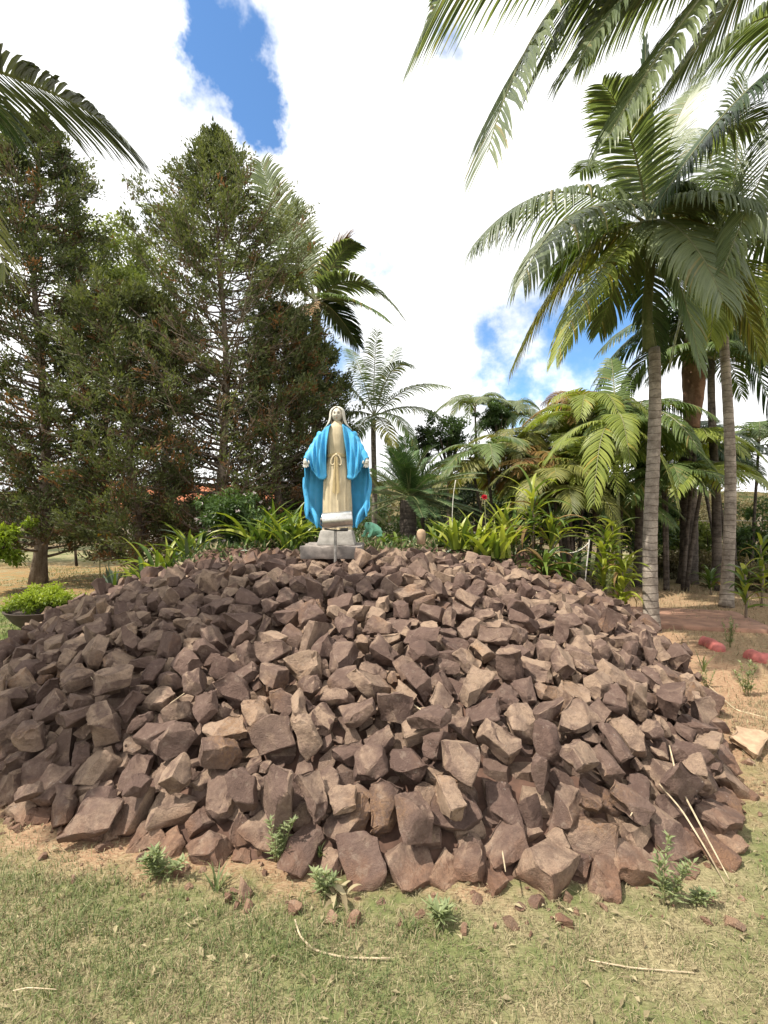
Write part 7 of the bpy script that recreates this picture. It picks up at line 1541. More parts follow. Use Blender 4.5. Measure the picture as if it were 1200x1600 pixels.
for i, (P1, P2, m, kw) in enumerate([(at(70, 85, 3.4), at(200, 222, 3.3), 'frond_shade', dict(ll=0.62, n=100, vee=0.02, droop=0.3)), (at(-120, 40, 3.1), at(12, 430, 3.0), 'frond_olive', dict(ll=0.5)),
                                     (at(-120, 0, 4.0), at(30, 210, 4.4), 'frond_dark', dict(ll=0.6))]):
    frond(P, c, P1, P2, m, **{**dict(n=70, ll=0.5, lw=0.03, seed=350 + i, droop=0.5, rach=0.022), **kw})
auto_fronds(P, c, 15, 1.95, 'frond_gray', 36, el=(0, 60), droop=0.8, ll=0.65, lw=0.045, sag=0.5, nl=60, az=(60, 420))

# palm behind the conifers
D = 13.0
P = new_palm(g0(492, 860, D), 'tall palm with a ragged crown half hidden behind the pointed conifer')
palm_trunk(P, g0(492, 860, D), at(494, 470, D), 0.16, 0.12, 'bark_palm_dark')
c = at(494, 470, D)
for i, (P1, P2, m, kw) in enumerate([
        (at(430, 340, 13), at(408, 252, 13), 'frond_gray', dict(up=(0.1, -1, 0.2))), (at(465, 370, 13.6), at(452, 318, 13.6), 'frond_gray', dict(up=(-0.1, -1, 0.2))),
        (at(530, 375, 12.4), at(563, 382, 12), 'frond_gray', dict(ll=0.55)), (at(555, 400, 12.4), at(625, 490, 12), 'frond_gray', dict(ll=1.0)),
        (at(550, 455, 11.8), at(605, 500, 11.4), 'frond_green', dict(ll=0.8)), (at(510, 390, 13), at(545, 372, 13.2), 'frond_brown', dict(tatter=0.6)),
        (at(430, 400, 13), at(380, 480, 13), 'frond_gray', {}),
        (at(420, 380, 14), at(330, 420, 14.6), 'frond_gray', {}), (at(470, 480, 12.4), at(455, 560, 12.2), 'frond_brown', dict(tatter=0.4)),
        (at(520, 470, 13.6), at(560, 540, 14), 'frond_dark', {}), (at(300, 330, 14), at(225, 325, 14.4), 'frond_gray', {})]):
    frond(P, c, P1, P2, m, 74, **{**dict(ll=0.85, lw=0.055, seed=380 + i, droop=0.5, rach=0.03), **kw})

# feathery palm right behind the statue
D = 14.0
P = new_palm(g0(583, 850, D), 'slim feathery palm standing right behind the statue')
palm_trunk(P, g0(583, 850, D), at(585, 655, D), 0.085, 0.075, 'bark_palm')
c = at(585, 650, D)
for i, (P1, P2, m) in enumerate([
        (at(582, 580, 14), at(590, 515, 13.8), 'frond_gray'), (at(612, 545, 13.6), at(645, 572, 13.2), 'frond_gray'), (at(640, 585, 13.6), at(703, 605, 13), 'frond_gray'),
        (at(650, 620, 14), at(692, 655, 14), 'frond_gray'), (at(625, 630, 13), at(650, 700, 12.6), 'frond_green'), (at(550, 600, 14), at(508, 578, 14), 'frond_green'),
        (at(540, 630, 14.4), at(505, 670, 14.6), 'frond_dark'), (at(600, 650, 13), at(622, 715, 12.6), 'frond_olive'), (at(560, 650, 13), at(545, 715, 12.6), 'frond_green'),
        (at(605, 570, 15), at(625, 540, 16), 'frond_dark'), (at(560, 560, 15), at(545, 545, 15.6), 'frond_green')]):
    frond(P, c, P1, P2, m, 46, 0.55, 0.035, 410 + i, droop=0.8, rach=0.02)

# low dense date palm right of the statue
D = 8.6
P = new_palm(g0(640, 830, D), 'low bushy dark green date palm on the far side of the rocks')
palm_trunk(P, g0(640, 850, D), at(640, 782, D), 0.16, 0.15, 'bark_palm_dark', k=14)
c = at(640, 776, D)
rg = np.random.RandomState(77)
for i in range(64):
    a = i * 2.399; u = rg.rand(); e = R(-15 + 100 * u); l = rg.uniform(1.05, 1.5)
    h = np.array((math.cos(a), math.sin(a), 0)); z = np.array((0, 0, 1.0)); dv = h * math.cos(e) + z * math.sin(e)
    frond(P, c, c + dv * l * 0.62, c + dv * l * 0.86 + h * l * 0.16 - z * l * 0.16, ('frond_dark', 'frond_date', 'frond_date')[i % 3],
          50, 0.23, 0.012, 430 + i, droop=0.12, rach=0.010, ang0=58, ang1=38)

# clumping palms behind the right shoulder of the mound
def clump(px, d, stems, L, mats, seed, label, top_py, spread=0.5, base_py=860, el=(25, 80)):
    rg = np.random.RandomState(seed)
    P = new_palm(g0(px, base_py, d), label, name='clumping_palm')
    b = g0(px, base_py, d)
    for s in range(stems):
        o = np.array((rg.uniform(-1, 1) * spread, rg.uniform(-0.5, 0.5) * spread, 0))
        tp = at(px, top_py, d) + o * 1.9 + np.array((0, 0, rg.uniform(-1.0, 0.2)))
        V, F = tube(bez(b + o, b + o * 1.1 + np.array((0, 0, 0.6)), tp, 9), np.linspace(0.042, 0.03, 9), 7)
        link('stem', mesh_np('stem', V, F, [M['bark_palm_dark']], smooth=True), P)
        auto_fronds(P, tp, 9, L * 1.1, mats[s % len(mats)], seed * 10 + s, el=el, droop=0.9, ll=0.44, lw=0.028, nl=42, sag=0.55, seg=3, az=(rg.uniform(0, 60), rg.uniform(360, 420)), rach=0.012)
clump(800, 10.5, 6, 1.25, ['frond_orange', 'frond_olive', 'frond_green', 'frond_olive'], 51, 'clumping palm with orange brown fronds behind the bromeliads', 700)
clump(890, 11.5, 7, 1.45, ['frond_yellow', 'frond_orange', 'frond_green', 'frond_olive'], 52, 'tall clumping palm with olive and rusty fronds in the middle of the right grove', 655)
clump(965, 9.8, 7, 1.6, ['frond_yellow', 'frond_green', 'frond_yellow'], 53, 'clumping palm with bright yellow green fronds left of the ringed trunk', 660)
clump(905, 9.4, 5, 1.35, ['frond_yellow', 'frond_olive', 'frond_green'], 58, 'low yellow green clumping palm in front of the rusty fronds', 730, 0.45)
clump(1045, 9.0, 4, 1.2, ['frond_green', 'frond_yellow'], 54, 'green clumping palm between the ringed trunk and the stout palm', 690, 0.35)
clump(1160, 11.5, 5, 1.5, ['frond_dark', 'frond_green'], 55, 'dark green clumping palm at the far right edge', 660, 0.5)
clump(755, 15.0, 3, 1.35, ['frond_gray', 'frond_green'], 56, 'distant grey green palm behind the round clipped trees', 640, 0.5)
clump(545, 12.5, 4, 1.1, ['frond_green', 'frond_olive'], 57, 'loose clumping palm at the statue left behind its shoulder', 760, 0.4)
P = new_palm(g0(968, 870, 8.6), 'young palm with a broad yellow green hanging frond left of the ringed trunk')
V, F = tube(bez(g0(968, 870, 8.6), at(966, 760, 8.6), at(962, 660, 8.6), 8), 0.035, 7)
link('stem', mesh_np('stem', V, F, [M['crownshaft']], smooth=True), P)
c = at(962, 664, 8.6)
for i, (P1, P2, m, kw) in enumerate([(at(935, 640, 8.2), at(928, 790, 7.8), 'frond_yellow', dict(ll=0.5)), (at(970, 610, 8), at(985, 725, 7.6), 'frond_yellow', dict(ll=0.42)),
                                     (at(900, 640, 8.6), at(850, 725, 8.6), 'frond_yellow', dict(ll=0.4)), (at(1010, 640, 8.6), at(1060, 700, 8.6), 'frond_green', dict(ll=0.45)),
                                     (at(1030, 660, 8.2), at(1060, 795, 8), 'frond_yellow', dict(ll=0.45)), (at(960, 590, 9), at(955, 560, 9.4), 'frond_green', dict(ll=0.4))]):
    frond(P, c, P1, P2, m, 40, **{**dict(lw=0.036, seed=560 + i, droop=0.7, rach=0.014), **kw})

# ------------------------------------------------------------------ conifers on the left
b = g0(345, 860, 10.2)
conifer(b, 9.5, 1.95, 61, 'tall pointed conifer with a bare twiggy middle left of the statue', n_br=260, per=330, dry=0.34, bare_to=0.10, trunk_r=0.12, bare=(0.14, 0.54, 0.66),
        prof=(np.array([0, 0.10, 0.2, 0.35, 0.5, 0.66, 0.76, 0.84, 0.91, 1.0]), np.array([0.3, 0.8, 1.0, 0.95, 1.0, 0.92, 0.68, 0.42, 0.22, 0.03])))
b = g0(62, 912, 10.0)
conifer(b, 9.5, 1.4, 62, 'tallest conifer at the left edge of the view', n_br=250, per=330, dry=0.36, bare_to=0.06, trunk_r=0.13, rust=0.03,
        prof=(np.array([0, 0.1, 0.3, 0.6, 0.8, 0.93, 1.0]), np.array([0.5, 0.8, 1.0, 1.0, 0.8, 0.45, 0.1])))
b = g0(207, 905, 9.8)
conifer(b, 6.0, 1.5, 63, 'shorter bushy conifer between the two tall ones with rusty dead sprays', n_br=190, per=340, dry=0.36, bare_to=0.05, trunk_r=0.12, rust=0.06,
        prof=(np.array([0, 0.1, 0.3, 0.6, 0.85, 1.0]), np.array([0.5, 0.85, 1.0, 0.95, 0.6, 0.1])))
b = g0(437, 850, 10.8)
conifer(b, 6.0, 1.35, 64, 'broad conifer with brown dead branches directly left of the statue', n_br=180, per=330, dry=0.30, bare_to=0.1, trunk_r=0.12, rust=0.14, bare=(0.1, 0.5, 0.35),
        prof=(np.array([0, 0.1, 0.3, 0.6, 0.85, 1.0]), np.array([0.4, 0.85, 1.0, 0.95, 0.6, 0.1])))
b = g0(262, 860, 12.5)
conifer(b, 6.6, 1.5, 65, 'dim conifer deep behind the pointed one', n_br=130, per=320, dry=0.3, bare_to=0.12, trunk_r=0.12, bare=(0.1, 0.6, 0.65),
        prof=(np.array([0, 0.2, 0.45, 0.7, 0.88, 1.0]), np.array([0.4, 0.7, 1.0, 0.9, 0.55, 0.1])))
b = g0(492, 850, 12.0)
conifer(b, 5.6, 1.0, 66, 'narrow conifer peeking out just left of the statue head', n_br=120, per=360, dry=0.15, bare_to=0.12, trunk_r=0.1,
        prof=(np.array([0, 0.2, 0.45, 0.7, 0.88, 1.0]), np.array([0.4, 0.8, 1.0, 0.9, 0.55, 0.1])))

# ------------------------------------------------------------------ broadleaf trees and far shrubs
broadleaf(g0(165, 860, 18), at(165, 560, 18), at(165, 440, 18), (2.4, 1.8, 2.5), 71, 'light green broadleaf tree behind the left conifers', 'leaf_light', 16000, (0.10, 0.18), tr=0.16)
broadleaf(g0(702, 850, 13), at(702, 740, 13), at(702, 676, 13), (0.72, 0.7, 0.62), 72, 'larger round clipped dark green tree right of the feathery palm', 'leaf_mid', 7000, (0.05, 0.10), tr=0.10, clumps=40, hollow=0.3)
broadleaf(g0(660, 850, 14), at(660, 740, 14), at(662, 695, 14), (0.55, 0.5, 0.5), 73, 'small dark rounded tree just left of the clipped tree', 'leaf_dark', 4500, (0.05, 0.10), tr=0.07, clumps=28, hollow=0.3)
broadleaf(g0(776, 850, 14), at(776, 700, 14), at(774, 648, 14), (0.52, 0.5, 0.50), 74, 'smaller round clipped tree on the right of the pair', 'leaf_mid', 5000, (0.05, 0.10), tr=0.08, clumps=32, hollow=0.3)
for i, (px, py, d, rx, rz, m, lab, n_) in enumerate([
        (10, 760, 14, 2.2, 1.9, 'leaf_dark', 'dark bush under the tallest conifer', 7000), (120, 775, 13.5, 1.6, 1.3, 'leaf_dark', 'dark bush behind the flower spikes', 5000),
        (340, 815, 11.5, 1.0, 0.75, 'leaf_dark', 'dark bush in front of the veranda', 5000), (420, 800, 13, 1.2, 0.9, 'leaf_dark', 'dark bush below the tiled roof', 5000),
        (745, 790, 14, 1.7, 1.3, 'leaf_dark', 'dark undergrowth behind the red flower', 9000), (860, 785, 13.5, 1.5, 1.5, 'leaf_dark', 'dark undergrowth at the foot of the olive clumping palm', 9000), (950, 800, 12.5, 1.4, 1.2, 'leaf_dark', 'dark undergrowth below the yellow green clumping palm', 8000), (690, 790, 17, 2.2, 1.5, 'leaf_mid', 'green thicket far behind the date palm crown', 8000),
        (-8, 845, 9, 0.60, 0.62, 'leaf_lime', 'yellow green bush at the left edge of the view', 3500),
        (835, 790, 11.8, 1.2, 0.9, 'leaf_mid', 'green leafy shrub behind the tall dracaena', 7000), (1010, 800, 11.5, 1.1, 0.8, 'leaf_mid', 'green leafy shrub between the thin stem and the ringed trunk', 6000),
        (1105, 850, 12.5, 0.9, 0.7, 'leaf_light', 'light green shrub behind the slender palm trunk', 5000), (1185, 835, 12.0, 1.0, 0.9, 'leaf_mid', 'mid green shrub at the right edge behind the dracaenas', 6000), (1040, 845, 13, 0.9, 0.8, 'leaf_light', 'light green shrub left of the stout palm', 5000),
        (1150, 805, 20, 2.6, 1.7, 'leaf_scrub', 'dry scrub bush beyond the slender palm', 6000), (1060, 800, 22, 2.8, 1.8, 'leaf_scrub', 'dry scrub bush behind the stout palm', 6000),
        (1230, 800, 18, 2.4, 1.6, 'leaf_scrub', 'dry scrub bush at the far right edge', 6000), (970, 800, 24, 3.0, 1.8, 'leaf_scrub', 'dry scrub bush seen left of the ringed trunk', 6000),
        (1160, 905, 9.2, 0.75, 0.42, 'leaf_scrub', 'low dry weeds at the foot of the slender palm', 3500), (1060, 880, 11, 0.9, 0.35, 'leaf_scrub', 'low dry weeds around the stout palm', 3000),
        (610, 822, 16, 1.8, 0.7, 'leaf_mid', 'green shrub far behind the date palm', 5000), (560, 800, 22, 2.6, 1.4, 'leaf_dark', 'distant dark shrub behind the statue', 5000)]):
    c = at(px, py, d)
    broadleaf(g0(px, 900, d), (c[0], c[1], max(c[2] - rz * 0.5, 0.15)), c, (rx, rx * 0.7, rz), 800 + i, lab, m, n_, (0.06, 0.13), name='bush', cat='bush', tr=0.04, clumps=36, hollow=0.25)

# a far wood along the foot of the hill
A = Acc(); rg = np.random.RandomState(90)
for i in range(260):
    x = rg.uniform(-110, 130); y = rg.uniform(55, 120); s = rg.uniform(1.4, 3.6); n_ = 60
    cc = np.array((x, y, float(ground_z(x, y)) + s * 0.7))
    o_ = rand_dirs(rg, n_) * s * rg.uniform(0.6, 1.0, n_)[:, None]
    leaf_cloud(A, cc + o_, rand_dirs(rg, n_), nrm(o_), rg.uniform(0.8, 1.6, n_), rg.uniform(0.6, 1.2, n_), np.clip(rg.rand() * 0.6 + rg.normal(0, 0.12, n_) + 0.15, 0, 0.9))
tag(link('far_wood', A.mesh('far_wood', [M['leaf_scrub']])), 'far-off dry woodland along the foot of the hill', 'woodland', kind='stuff')
# ------------------------------------------------------------------ garden plants round the mound
def strap_plant(name, loc, n, L, W, mats, seed, label, cat='plant', rise=(35, 85), droop=(0.6, 1.6), spread=0.05, group=None, stem=0.0, layers=1, brown=0.0):
    """rosette of arching strap leaves, each leaf a part; with stem > 0 the leaves climb a cane"""
    rg = np.random.RandomState(seed)
    root = tag(empty(name, tuple(loc)), label, cat, group)
    base = np.asarray(loc, float)
    if stem:
        V, F = tube(np.stack([base, base + (0.02, 0, stem * 0.5), base + (0, 0.02, stem)]), (0.018, 0.015, 0.012), 6)
        link('cane', mesh_np('cane', V, F, [M['twig']], smooth=True), root)
    for i in range(n):
        A = Acc(); u = i / max(n - 1, 1)
        b = base + np.array((rg.normal(0, spread), rg.normal(0, spread), 0.0))
        if stem: b = base + np.array((rg.normal(0, 0.012), rg.normal(0, 0.012), stem * (0.25 + 0.75 * u)))
        mat = mats[rg.randint(len(mats))]
        dry = rg.rand() < brown * (1.4 - u)
        rs = R(rg.uniform(*rise)); dr = rg.uniform(*droop)
        if dry: mat = 'strap_brown'; dr += 0.9; rs *= 0.5
        strap(A, b, i * 2.399 + rg.normal(0, 0.3), L * rg.uniform(0.7, 1.15), W * rg.uniform(0.8, 1.15), rs, dr, np.clip(rg.rand() * 0.85, 0, 0.98), 0, 7, rg.normal(0, 0.25))
        link('leaf', A.mesh('leaf', [M[mat]], True), root)
    return root
def on(px, py, d): 
    p = at(px, py, d); p[2] = max(float(mound_z(p[0], p[1])), float(ground_z(p[0], p[1])), float(bed_z(p[0], p[1]))); return p

G = ['strap_green']; Y_ = ['strap_yellow', 'strap_yellow', 'strap_green']
for i, (px, d, n, L, m, lab) in enumerate([
        (405, 7.0, 36, 0.85, ['strap_green', 'strap_green', 'strap_yellow'], 'dense clump of arching green strap leaves nearest the statue on its left'),
        (450, 6.7, 34, 0.75, ['strap_green', 'strap_yellow'], 'clump of strap leaves touching the statue mantle on its left'),
        (425, 7.6, 28, 0.95, G, 'taller strap-leaved clump behind the two beside the statue'),
        (255, 6.9, 34, 0.8, ['strap_green', 'strap_green', 'strap_yellow'], 'clump of light green strap leaves at the left shoulder of the rocks'),
        (298, 7.1, 30, 0.75, ['strap_green', 'strap_green', 'strap_yellow', 'strap_blue'], 'mixed clump of grey and green strap leaves below the flowering shrub'),
        (378, 7.4, 30, 0.8, G, 'dark strap-leaved clump beside the flowering shrub'),
        (470, 7.1, 30, 0.7, ['strap_green', 'strap_yellow'], 'strap-leaved clump half behind the statue mantle'),
        (228, 6.5, 24, 0.6, ['strap_green', 'strap_yellow'], 'leftmost light green strap-leaved clump by the rocks'),
        (715, 6.6, 24, 0.6, Y_, 'yellow green bromeliad nearest the marker stone'),
        (742, 6.8, 22, 0.68, Y_, 'bromeliad with upright broad leaves below the red flower'),
        (772, 6.5, 24, 0.62, Y_, 'yellow green bromeliad in the middle of its row'),
        (800, 6.8, 22, 0.72, Y_, 'broad-leaved bromeliad under the striped dracaena'),
        (688, 7.0, 20, 0.45, ['strap_yellow', 'strap_green'], 'smallest bromeliad at the left end of its row'),
        (495, 7.4, 26, 0.75, G, 'dark strap-leaved clump behind the statue plinth'),
        (600, 7.2, 14, 0.32, G, 'low green tuft beside the frog ornament')]):
    p = on(px, 850, d)
    if d > 6.0 and px > 650: p[2] += 0.05
    strap_plant('strap_plant' if px < 650 else 'bromeliad', p, n, L, 0.055 if px < 650 else 0.075, m, 900 + i, lab, 'plant', (40, 85), (0.9, 2.0) if px < 650 else (0.4, 1.3), 0.09)
rg = np.random.RandomState(40)
for i, (px, d, h, n, L, m, lab, br) in enumerate([
        (832, 6.7, 0.80, 46, 0.62, ['strap_yellow', 'strap_green'], 'tall dracaena with drooping pale striped leaves right of the bromeliads', 0.12),
        (862, 6.6, 0.60, 42, 0.6, ['strap_green', 'strap_yellow'], 'dracaena with narrow arching leaves at the crest of the rocks', 0.1),
        (850, 6.3, 0.28, 34, 0.55, ['strap_green', 'strap_green', 'strap_brown'], 'low dracaena with withered brown lower leaves', 0.3),
        (885, 6.4, 0.25, 34, 0.6, G, 'low dark green fern-like plant right of the withered dracaena', 0.0),
        (945, 6.5, 1.05, 56, 0.45, Y_, 'tall yellow green dracaena left of the ringed palm trunk', 0.05),
        (972, 6.3, 0.8, 50, 0.45, ['strap_yellow'], 'bright yellow dracaena closest to the ringed palm trunk', 0.05),
        (958, 6.9, 1.3, 44, 0.42, ['strap_green', 'strap_yellow'], 'tallest green dracaena cane behind the yellow ones', 0.1),
        (1165, 6.6, 0.7, 24, 0.42, ['strap_green', 'strap_yellow'], 'spiky dracaena near the right edge behind the red edging', 0.1),
        (1190, 7.4, 0.95, 26, 0.45, ['strap_green', 'strap_yellow'], 'taller dracaena at the very right edge of the view', 0.1),
        (1110, 8.6, 0.3, 20, 0.5, ['strap_green'], 'low green tuft between the stout palm and the slender palm', 0.1)]):
    p = on(px, 870, d)
    strap_plant('dracaena', p, n, L, 0.052, m, 940 + i, lab, 'plant', (20, 75), (0.9, 2.1), 0.02, None, h, 1, br)
# leafy ground cover on the bank behind the crest
A = Acc(); rg = np.random.RandomState(41); n = 16000
x = rg.uniform(-3.9, 3.2, n); y = rg.uniform(6.25, 10.5, n); zb_ = np.maximum(bed_z(x, y), mound_z(x, y)); k_ = (zb_ > 0.25); x, y, zb_ = x[k_], y[k_], zb_[k_]; n = len(x)
hump = 0.10 * (0.5 + 0.5 * np.sin(x * 5 + np.sin(y * 4)) * np.sin(y * 6 + 1)) 
leaf_cloud(A, np.stack([x, y, zb_ + rg.rand(n) * hump], 1), rand_dirs(rg, n) + (0, 0, 0.5), rand_dirs(rg, n) + (0, 0, 1.0), rg.uniform(0.06, 0.15, n), rg.uniform(0.02, 0.05, n), rg.rand(n), 0)
A.M = [np.where(rg.rand(len(f_)) < 0.35, 1, 0) for f_ in A.F]
tag(link('ground_cover', A.mesh('ground_cover', [M['leaf_mid'], M['straw']])), 'low leafy ground cover and litter behind the crest of the rocks', 'ground cover', kind='stuff')
# aloe, with thick pointed leaves
strap_plant('aloe', on(178, 935, 6.6), 16, 0.50, 0.065, ['strap_blue', 'strap_blue', 'strap_green'], 970, 'spiky blue green aloe at the left edge of the rocks', 'aloe', (48, 82), (0.0, 0.25), 0.03)
strap_plant('aloe', on(190, 915, 7.8), 22, 0.34, 0.03, ['strap_blue'], 971, 'silvery spiky rosette behind the larger aloe', 'aloe', (25, 80), (0.0, 0.4), 0.03)

# shrub with pale flowers at the left shoulder
b = on(362, 855, 7.4)
broadleaf(b, b + (0, 0, 0.25), b + (0, 0, 0.42), (0.62, 0.45, 0.45), 72, 'dark green shrub with small pale pink flowers left of the strap leaves', 'leaf_mid', 5200, (0.05, 0.10), name='flowering_shrub', cat='shrub', tr=0.02, clumps=40, hollow=0.2)
sh = bpy.data.objects[-1] if False else [o for o in bpy.data.objects if o.name.startswith('flowering_shrub')][0]
A = Acc(); rg = np.random.RandomState(8)
for i in range(34):
    q = b + (0, 0, 0.42) + rand_dirs(rg, 1)[0] * (0.62, 0.45, 0.45) * rg.uniform(0.85, 1.05)
    leaf_cloud(A, np.tile(q, (6, 1)), rand_dirs(rg, 6) + (0, -0.3, 0.3), rand_dirs(rg, 6), np.full(6, 0.045), np.full(6, 0.03), rg.rand(6))
link('flowers', A.mesh('flowers', [M['flower_white']]), sh)['kind'] = 'stuff'
# red flower on a thin stalk among the bromeliads
p = on(757, 850, 6.7); tp = at(757, 777, 6.7)
fr_ = tag(empty('red_flower', tuple(p)), 'single red flower on a thin stalk above the bromeliads', 'flower')
V, F = tube(bez(p, p + (0.03, 0, 0.3), tp, 8), 0.006, 5); link('stalk', mesh_np('stalk', V, F, [M['rachis']], smooth=True), fr_)
A = Acc(); n = 60
leaf_cloud(A, np.tile(tp, (n, 1)), rand_dirs(rg, n) + (0, 0, 0.3), rand_dirs(rg, n), np.full(n, 0.048), np.full(n, 0.024), rg.rand(n)); link('petals', A.mesh('petals', [M['flower_red']]), fr_)
# yellow flower spikes on the lawn
for px, py0, py1, lab in ((156, 868, 838, 'taller yellow flower spike on the far left lawn'), (170, 866, 849, 'shorter yellow flower spike on the far left lawn')):
    p = on(px, py0, 9.4); tp = at(px, py1, 9.4); root = tag(empty('flower_spike', tuple(p)), lab, 'flower')
    V, F = tube(np.stack([p, tp]), (0.012, 0.008), 5); link('stalk', mesh_np('stalk', V, F, [M['rachis']], smooth=True), root)
    A = Acc(); n = 90; h_ = rg.rand(n)[:, None]
    leaf_cloud(A, tp + (0, 0, 0.02) + h_ * (0, 0, 0.22), rand_dirs(rg, n) * (1, 1, 0.3) + (0, 0, -0.5), rand_dirs(rg, n), np.full(n, 0.06), np.full(n, 0.022), rg.rand(n)); link('petals', A.mesh('petals', [M['flower_yellow']]), root)

# clipped lime shrub in a dark bowl
M['bowl'] = plain('dark_clay_bowl', (0.060, 0.042, 0.034), 0.8, 0.35, 12, 0.4)
bp = on(72, 985, 6.05)
pot = tag(empty('bowl_planter', tuple(bp)), 'wide dark bowl planter on the lawn at the left', 'planter')
zr = [(0.0, 0.15), (0.04, 0.22), (0.15, 0.34), (0.26, 0.42), (0.29, 0.44), (0.29, 0.41), (0.24, 0.37), (0.22, 0.0)]
a = np.arange(40) / 40 * 2 * np.pi
V = np.stack([np.stack([np.cos(a) * r_, np.sin(a) * r_, np.full(40, z_)], 1) for z_, r_ in zr], 1).reshape(-1, 3)
link('bowl', mesh_np('bowl', V, grid_faces(40, len(zr), True), [M['bowl']], smooth=True, sharp=R(45)), pot, True)
broadleaf(bp + (0, 0, 0.22), bp + (0, 0, 0.30), bp + (0, 0, 0.40), (0.52, 0.45, 0.17), 73, 'lime green clipped shrub growing in the dark bowl', 'leaf_lime', 9000, (0.025, 0.055), name='clipped_shrub', cat='shrub', tr=0.03, clumps=70, hollow=0.15, gap=0.9)

# weeds along the foot of the rocks
def weed(px, py, d, h, n, seed, lab, up=1.0):
    h *= 1.05; big = (0.95, 1.3, 0.75, 1.1)[seed % 4]
    p = at(px, py, d); p[2] = max(float(ground_z(p[0], p[1])), p[2] - 0.0) - 0.01
    root = tag(empty('weed', tuple(p)), lab, 'weed'); rg = np.random.RandomState(seed)
    if any(w_ in lab for w_ in ('tiny', 'sparse', 'withered', 'thin weed')):      # grassy kinds
        for s in range(11):
            A = Acc(); strap(A, p + np.array((rg.normal(0, 0.008), rg.normal(0, 0.008), 0)), rg.uniform(0, 6.28), h * rg.uniform(0.7, 1.4), 0.006 + 0.02 * h, R(rg.uniform(45, 88)), rg.uniform(0.2, 1.5), rg.uniform(0, 0.85))
            link('blade', A.mesh('blade', [M['straw' if 'withered' in lab else 'grass']], True), root)
        return
    for s in range(n):
        o_ = np.array((rg.normal(0, 0.03), rg.normal(0, 0.015), 0)) * (1.4 - up * 0.6); hh = h * rg.uniform(0.6, 1.05)
        C = bez(p + o_ * 0.4, p + o_ * 1.2 + (0, 0, hh * 0.6), p + o_ * 2 + (rg.normal(0, 0.012), -0.015, hh), 10)
        A = Acc(); V, F = tube(C, np.linspace(0.0028, 0.0012, 10), 4); A.add(V, F, 1)
        m = int(26 + 90 * hh)
        u = rg.uniform(0.12, 1, m); b = np.stack([np.interp(u, np.linspace(0, 1, 10), C[:, k]) for k in range(3)], 1)
        az = np.arange(m) * 2.399; e = rg.uniform(0.1, 0.9, m)
        dd = np.stack([np.cos(az) * np.cos(e), np.sin(az) * np.cos(e), np.sin(e)], 1)
        leaf_cloud(A, b, dd, np.tile((0, 0, 1.0), (m, 1)), rg.uniform(0.028, 0.055, m) * (1.15 - 0.5 * u) * big, rg.uniform(0.007, 0.012, m) * big, rg.uniform(0.1, 0.85, m))
        link('stem', A.mesh('stem', [M['weed'], M['rachis']], True), root)
for i, a_ in enumerate([(432, 1342, 2.03, 0.17, 5, 'bushy pale green weed growing out of the front rocks left of centre'), (250, 1372, 1.97, 0.15, 5, 'weed at the foot of the front rocks on the left'),
                        (338, 1392, 1.90, 0.09, 4, 'small sparse weed between the two left weeds'), (512, 1398, 1.88, 0.12, 4, 'weed beside the curled dry husk'),
                        (503, 1335, 2.05, 0.05, 2, 'tiny weed tucked between two rocks above the husk'), (686, 1440, 1.75, 0.10, 3, 'small weed standing in the dry grass in the middle'),
                        (640, 1452, 1.72, 0.05, 2, 'tiny yellow green weed in the grass near the middle'), (1040, 1418, 1.82, 0.27, 4, 'tall upright weed against the rocks on the right'),
                        (1086, 1415, 1.83, 0.09, 3, 'short weed right of the tall upright weed'), (865, 1410, 1.85, 0.08, 3, 'withered little weed under the front rocks right of centre'),
                        (1105, 1075, 4.1, 0.22, 4, 'weed on the clay right of the rocks below the red edging'), (1170, 1090, 3.9, 0.30, 5, 'larger weed on the clay at the right edge'),
                        (1140, 1010, 5.2, 0.32, 6, 'green weed growing over the red edging'), (1100, 1050, 4.5, 0.18, 4, 'thin weed beside the rocks on the right bank'),
                        (950, 925, 6.0, 0.3, 5, 'wispy weed at the foot of the rope stake')]):
    weed(*a_[:5], 1000 + i, a_[5])

# ------------------------------------------------------------------ dry sticks and leaf stalks
M['dry_pale'] = plain('bleached_stalk', (0.44, 0.35, 0.23), 0.8, 0.25, 40)
def stick(pts, r, lab, name='dry_stalk', mat='dry_pale'):
    P = [np.asarray(p, float) for p in pts]
    t = np.linspace(0, 1, 24); k = np.linspace(0, 1, len(P))
    C = np.stack([np.interp(t, k, [p[j] for p in P]) for j in range(3)], 1)
    for _ in range(3): C[1:-1] = (C[:-2] + 2 * C[1:-1] + C[2:]) / 4
    r *= 0.62; V, F = tube(C, r * (1 - 0.6 * np.abs(2 * t - 0.8) ** 2 * 0.5), 6)
    return tag(link(name, mesh_np(name, V, F, [M[mat]], smooth=True)), lab, 'dry stalk')
gd = lambda px, py, z=0.01: at(px, py, (CAM_Z - z) * FPX / (py - 800))
def rk(px, py, lift=0.13):
    """the point of the mound's outer face seen at a pixel"""
    for d in np.linspace(1.5, 6.5, 500):
        p = at(px, py, d)
        if p[2] < float(mound_z(p[0], p[1])) + lift and mound_rho(p[0], p[1]) < 1.06: return p
    return gd(px, py)
stick([gd(461, 1437, 0.03), gd(468, 1462, 0.02), gd(490, 1485, 0.012), gd(540, 1497, 0.012), gd(610, 1497, 0.02)], 0.006, 'curved yellow palm stalk lying on the lawn')
stick([gd(920, 1500, 0.01), gd(985, 1512, 0.015), gd(1085, 1520, 0.015)], 0.004, 'thin straight dry stalk lying on the lawn at the right')
stick([rk(612, 1083), rk(635, 1094), rk(662, 1112)], 0.008, 'short white dry stick lying on the middle of the rocks')
stick([rk(265, 1100), rk(300, 1075)], 0.006, 'thin pale twig leaning on the left rocks')
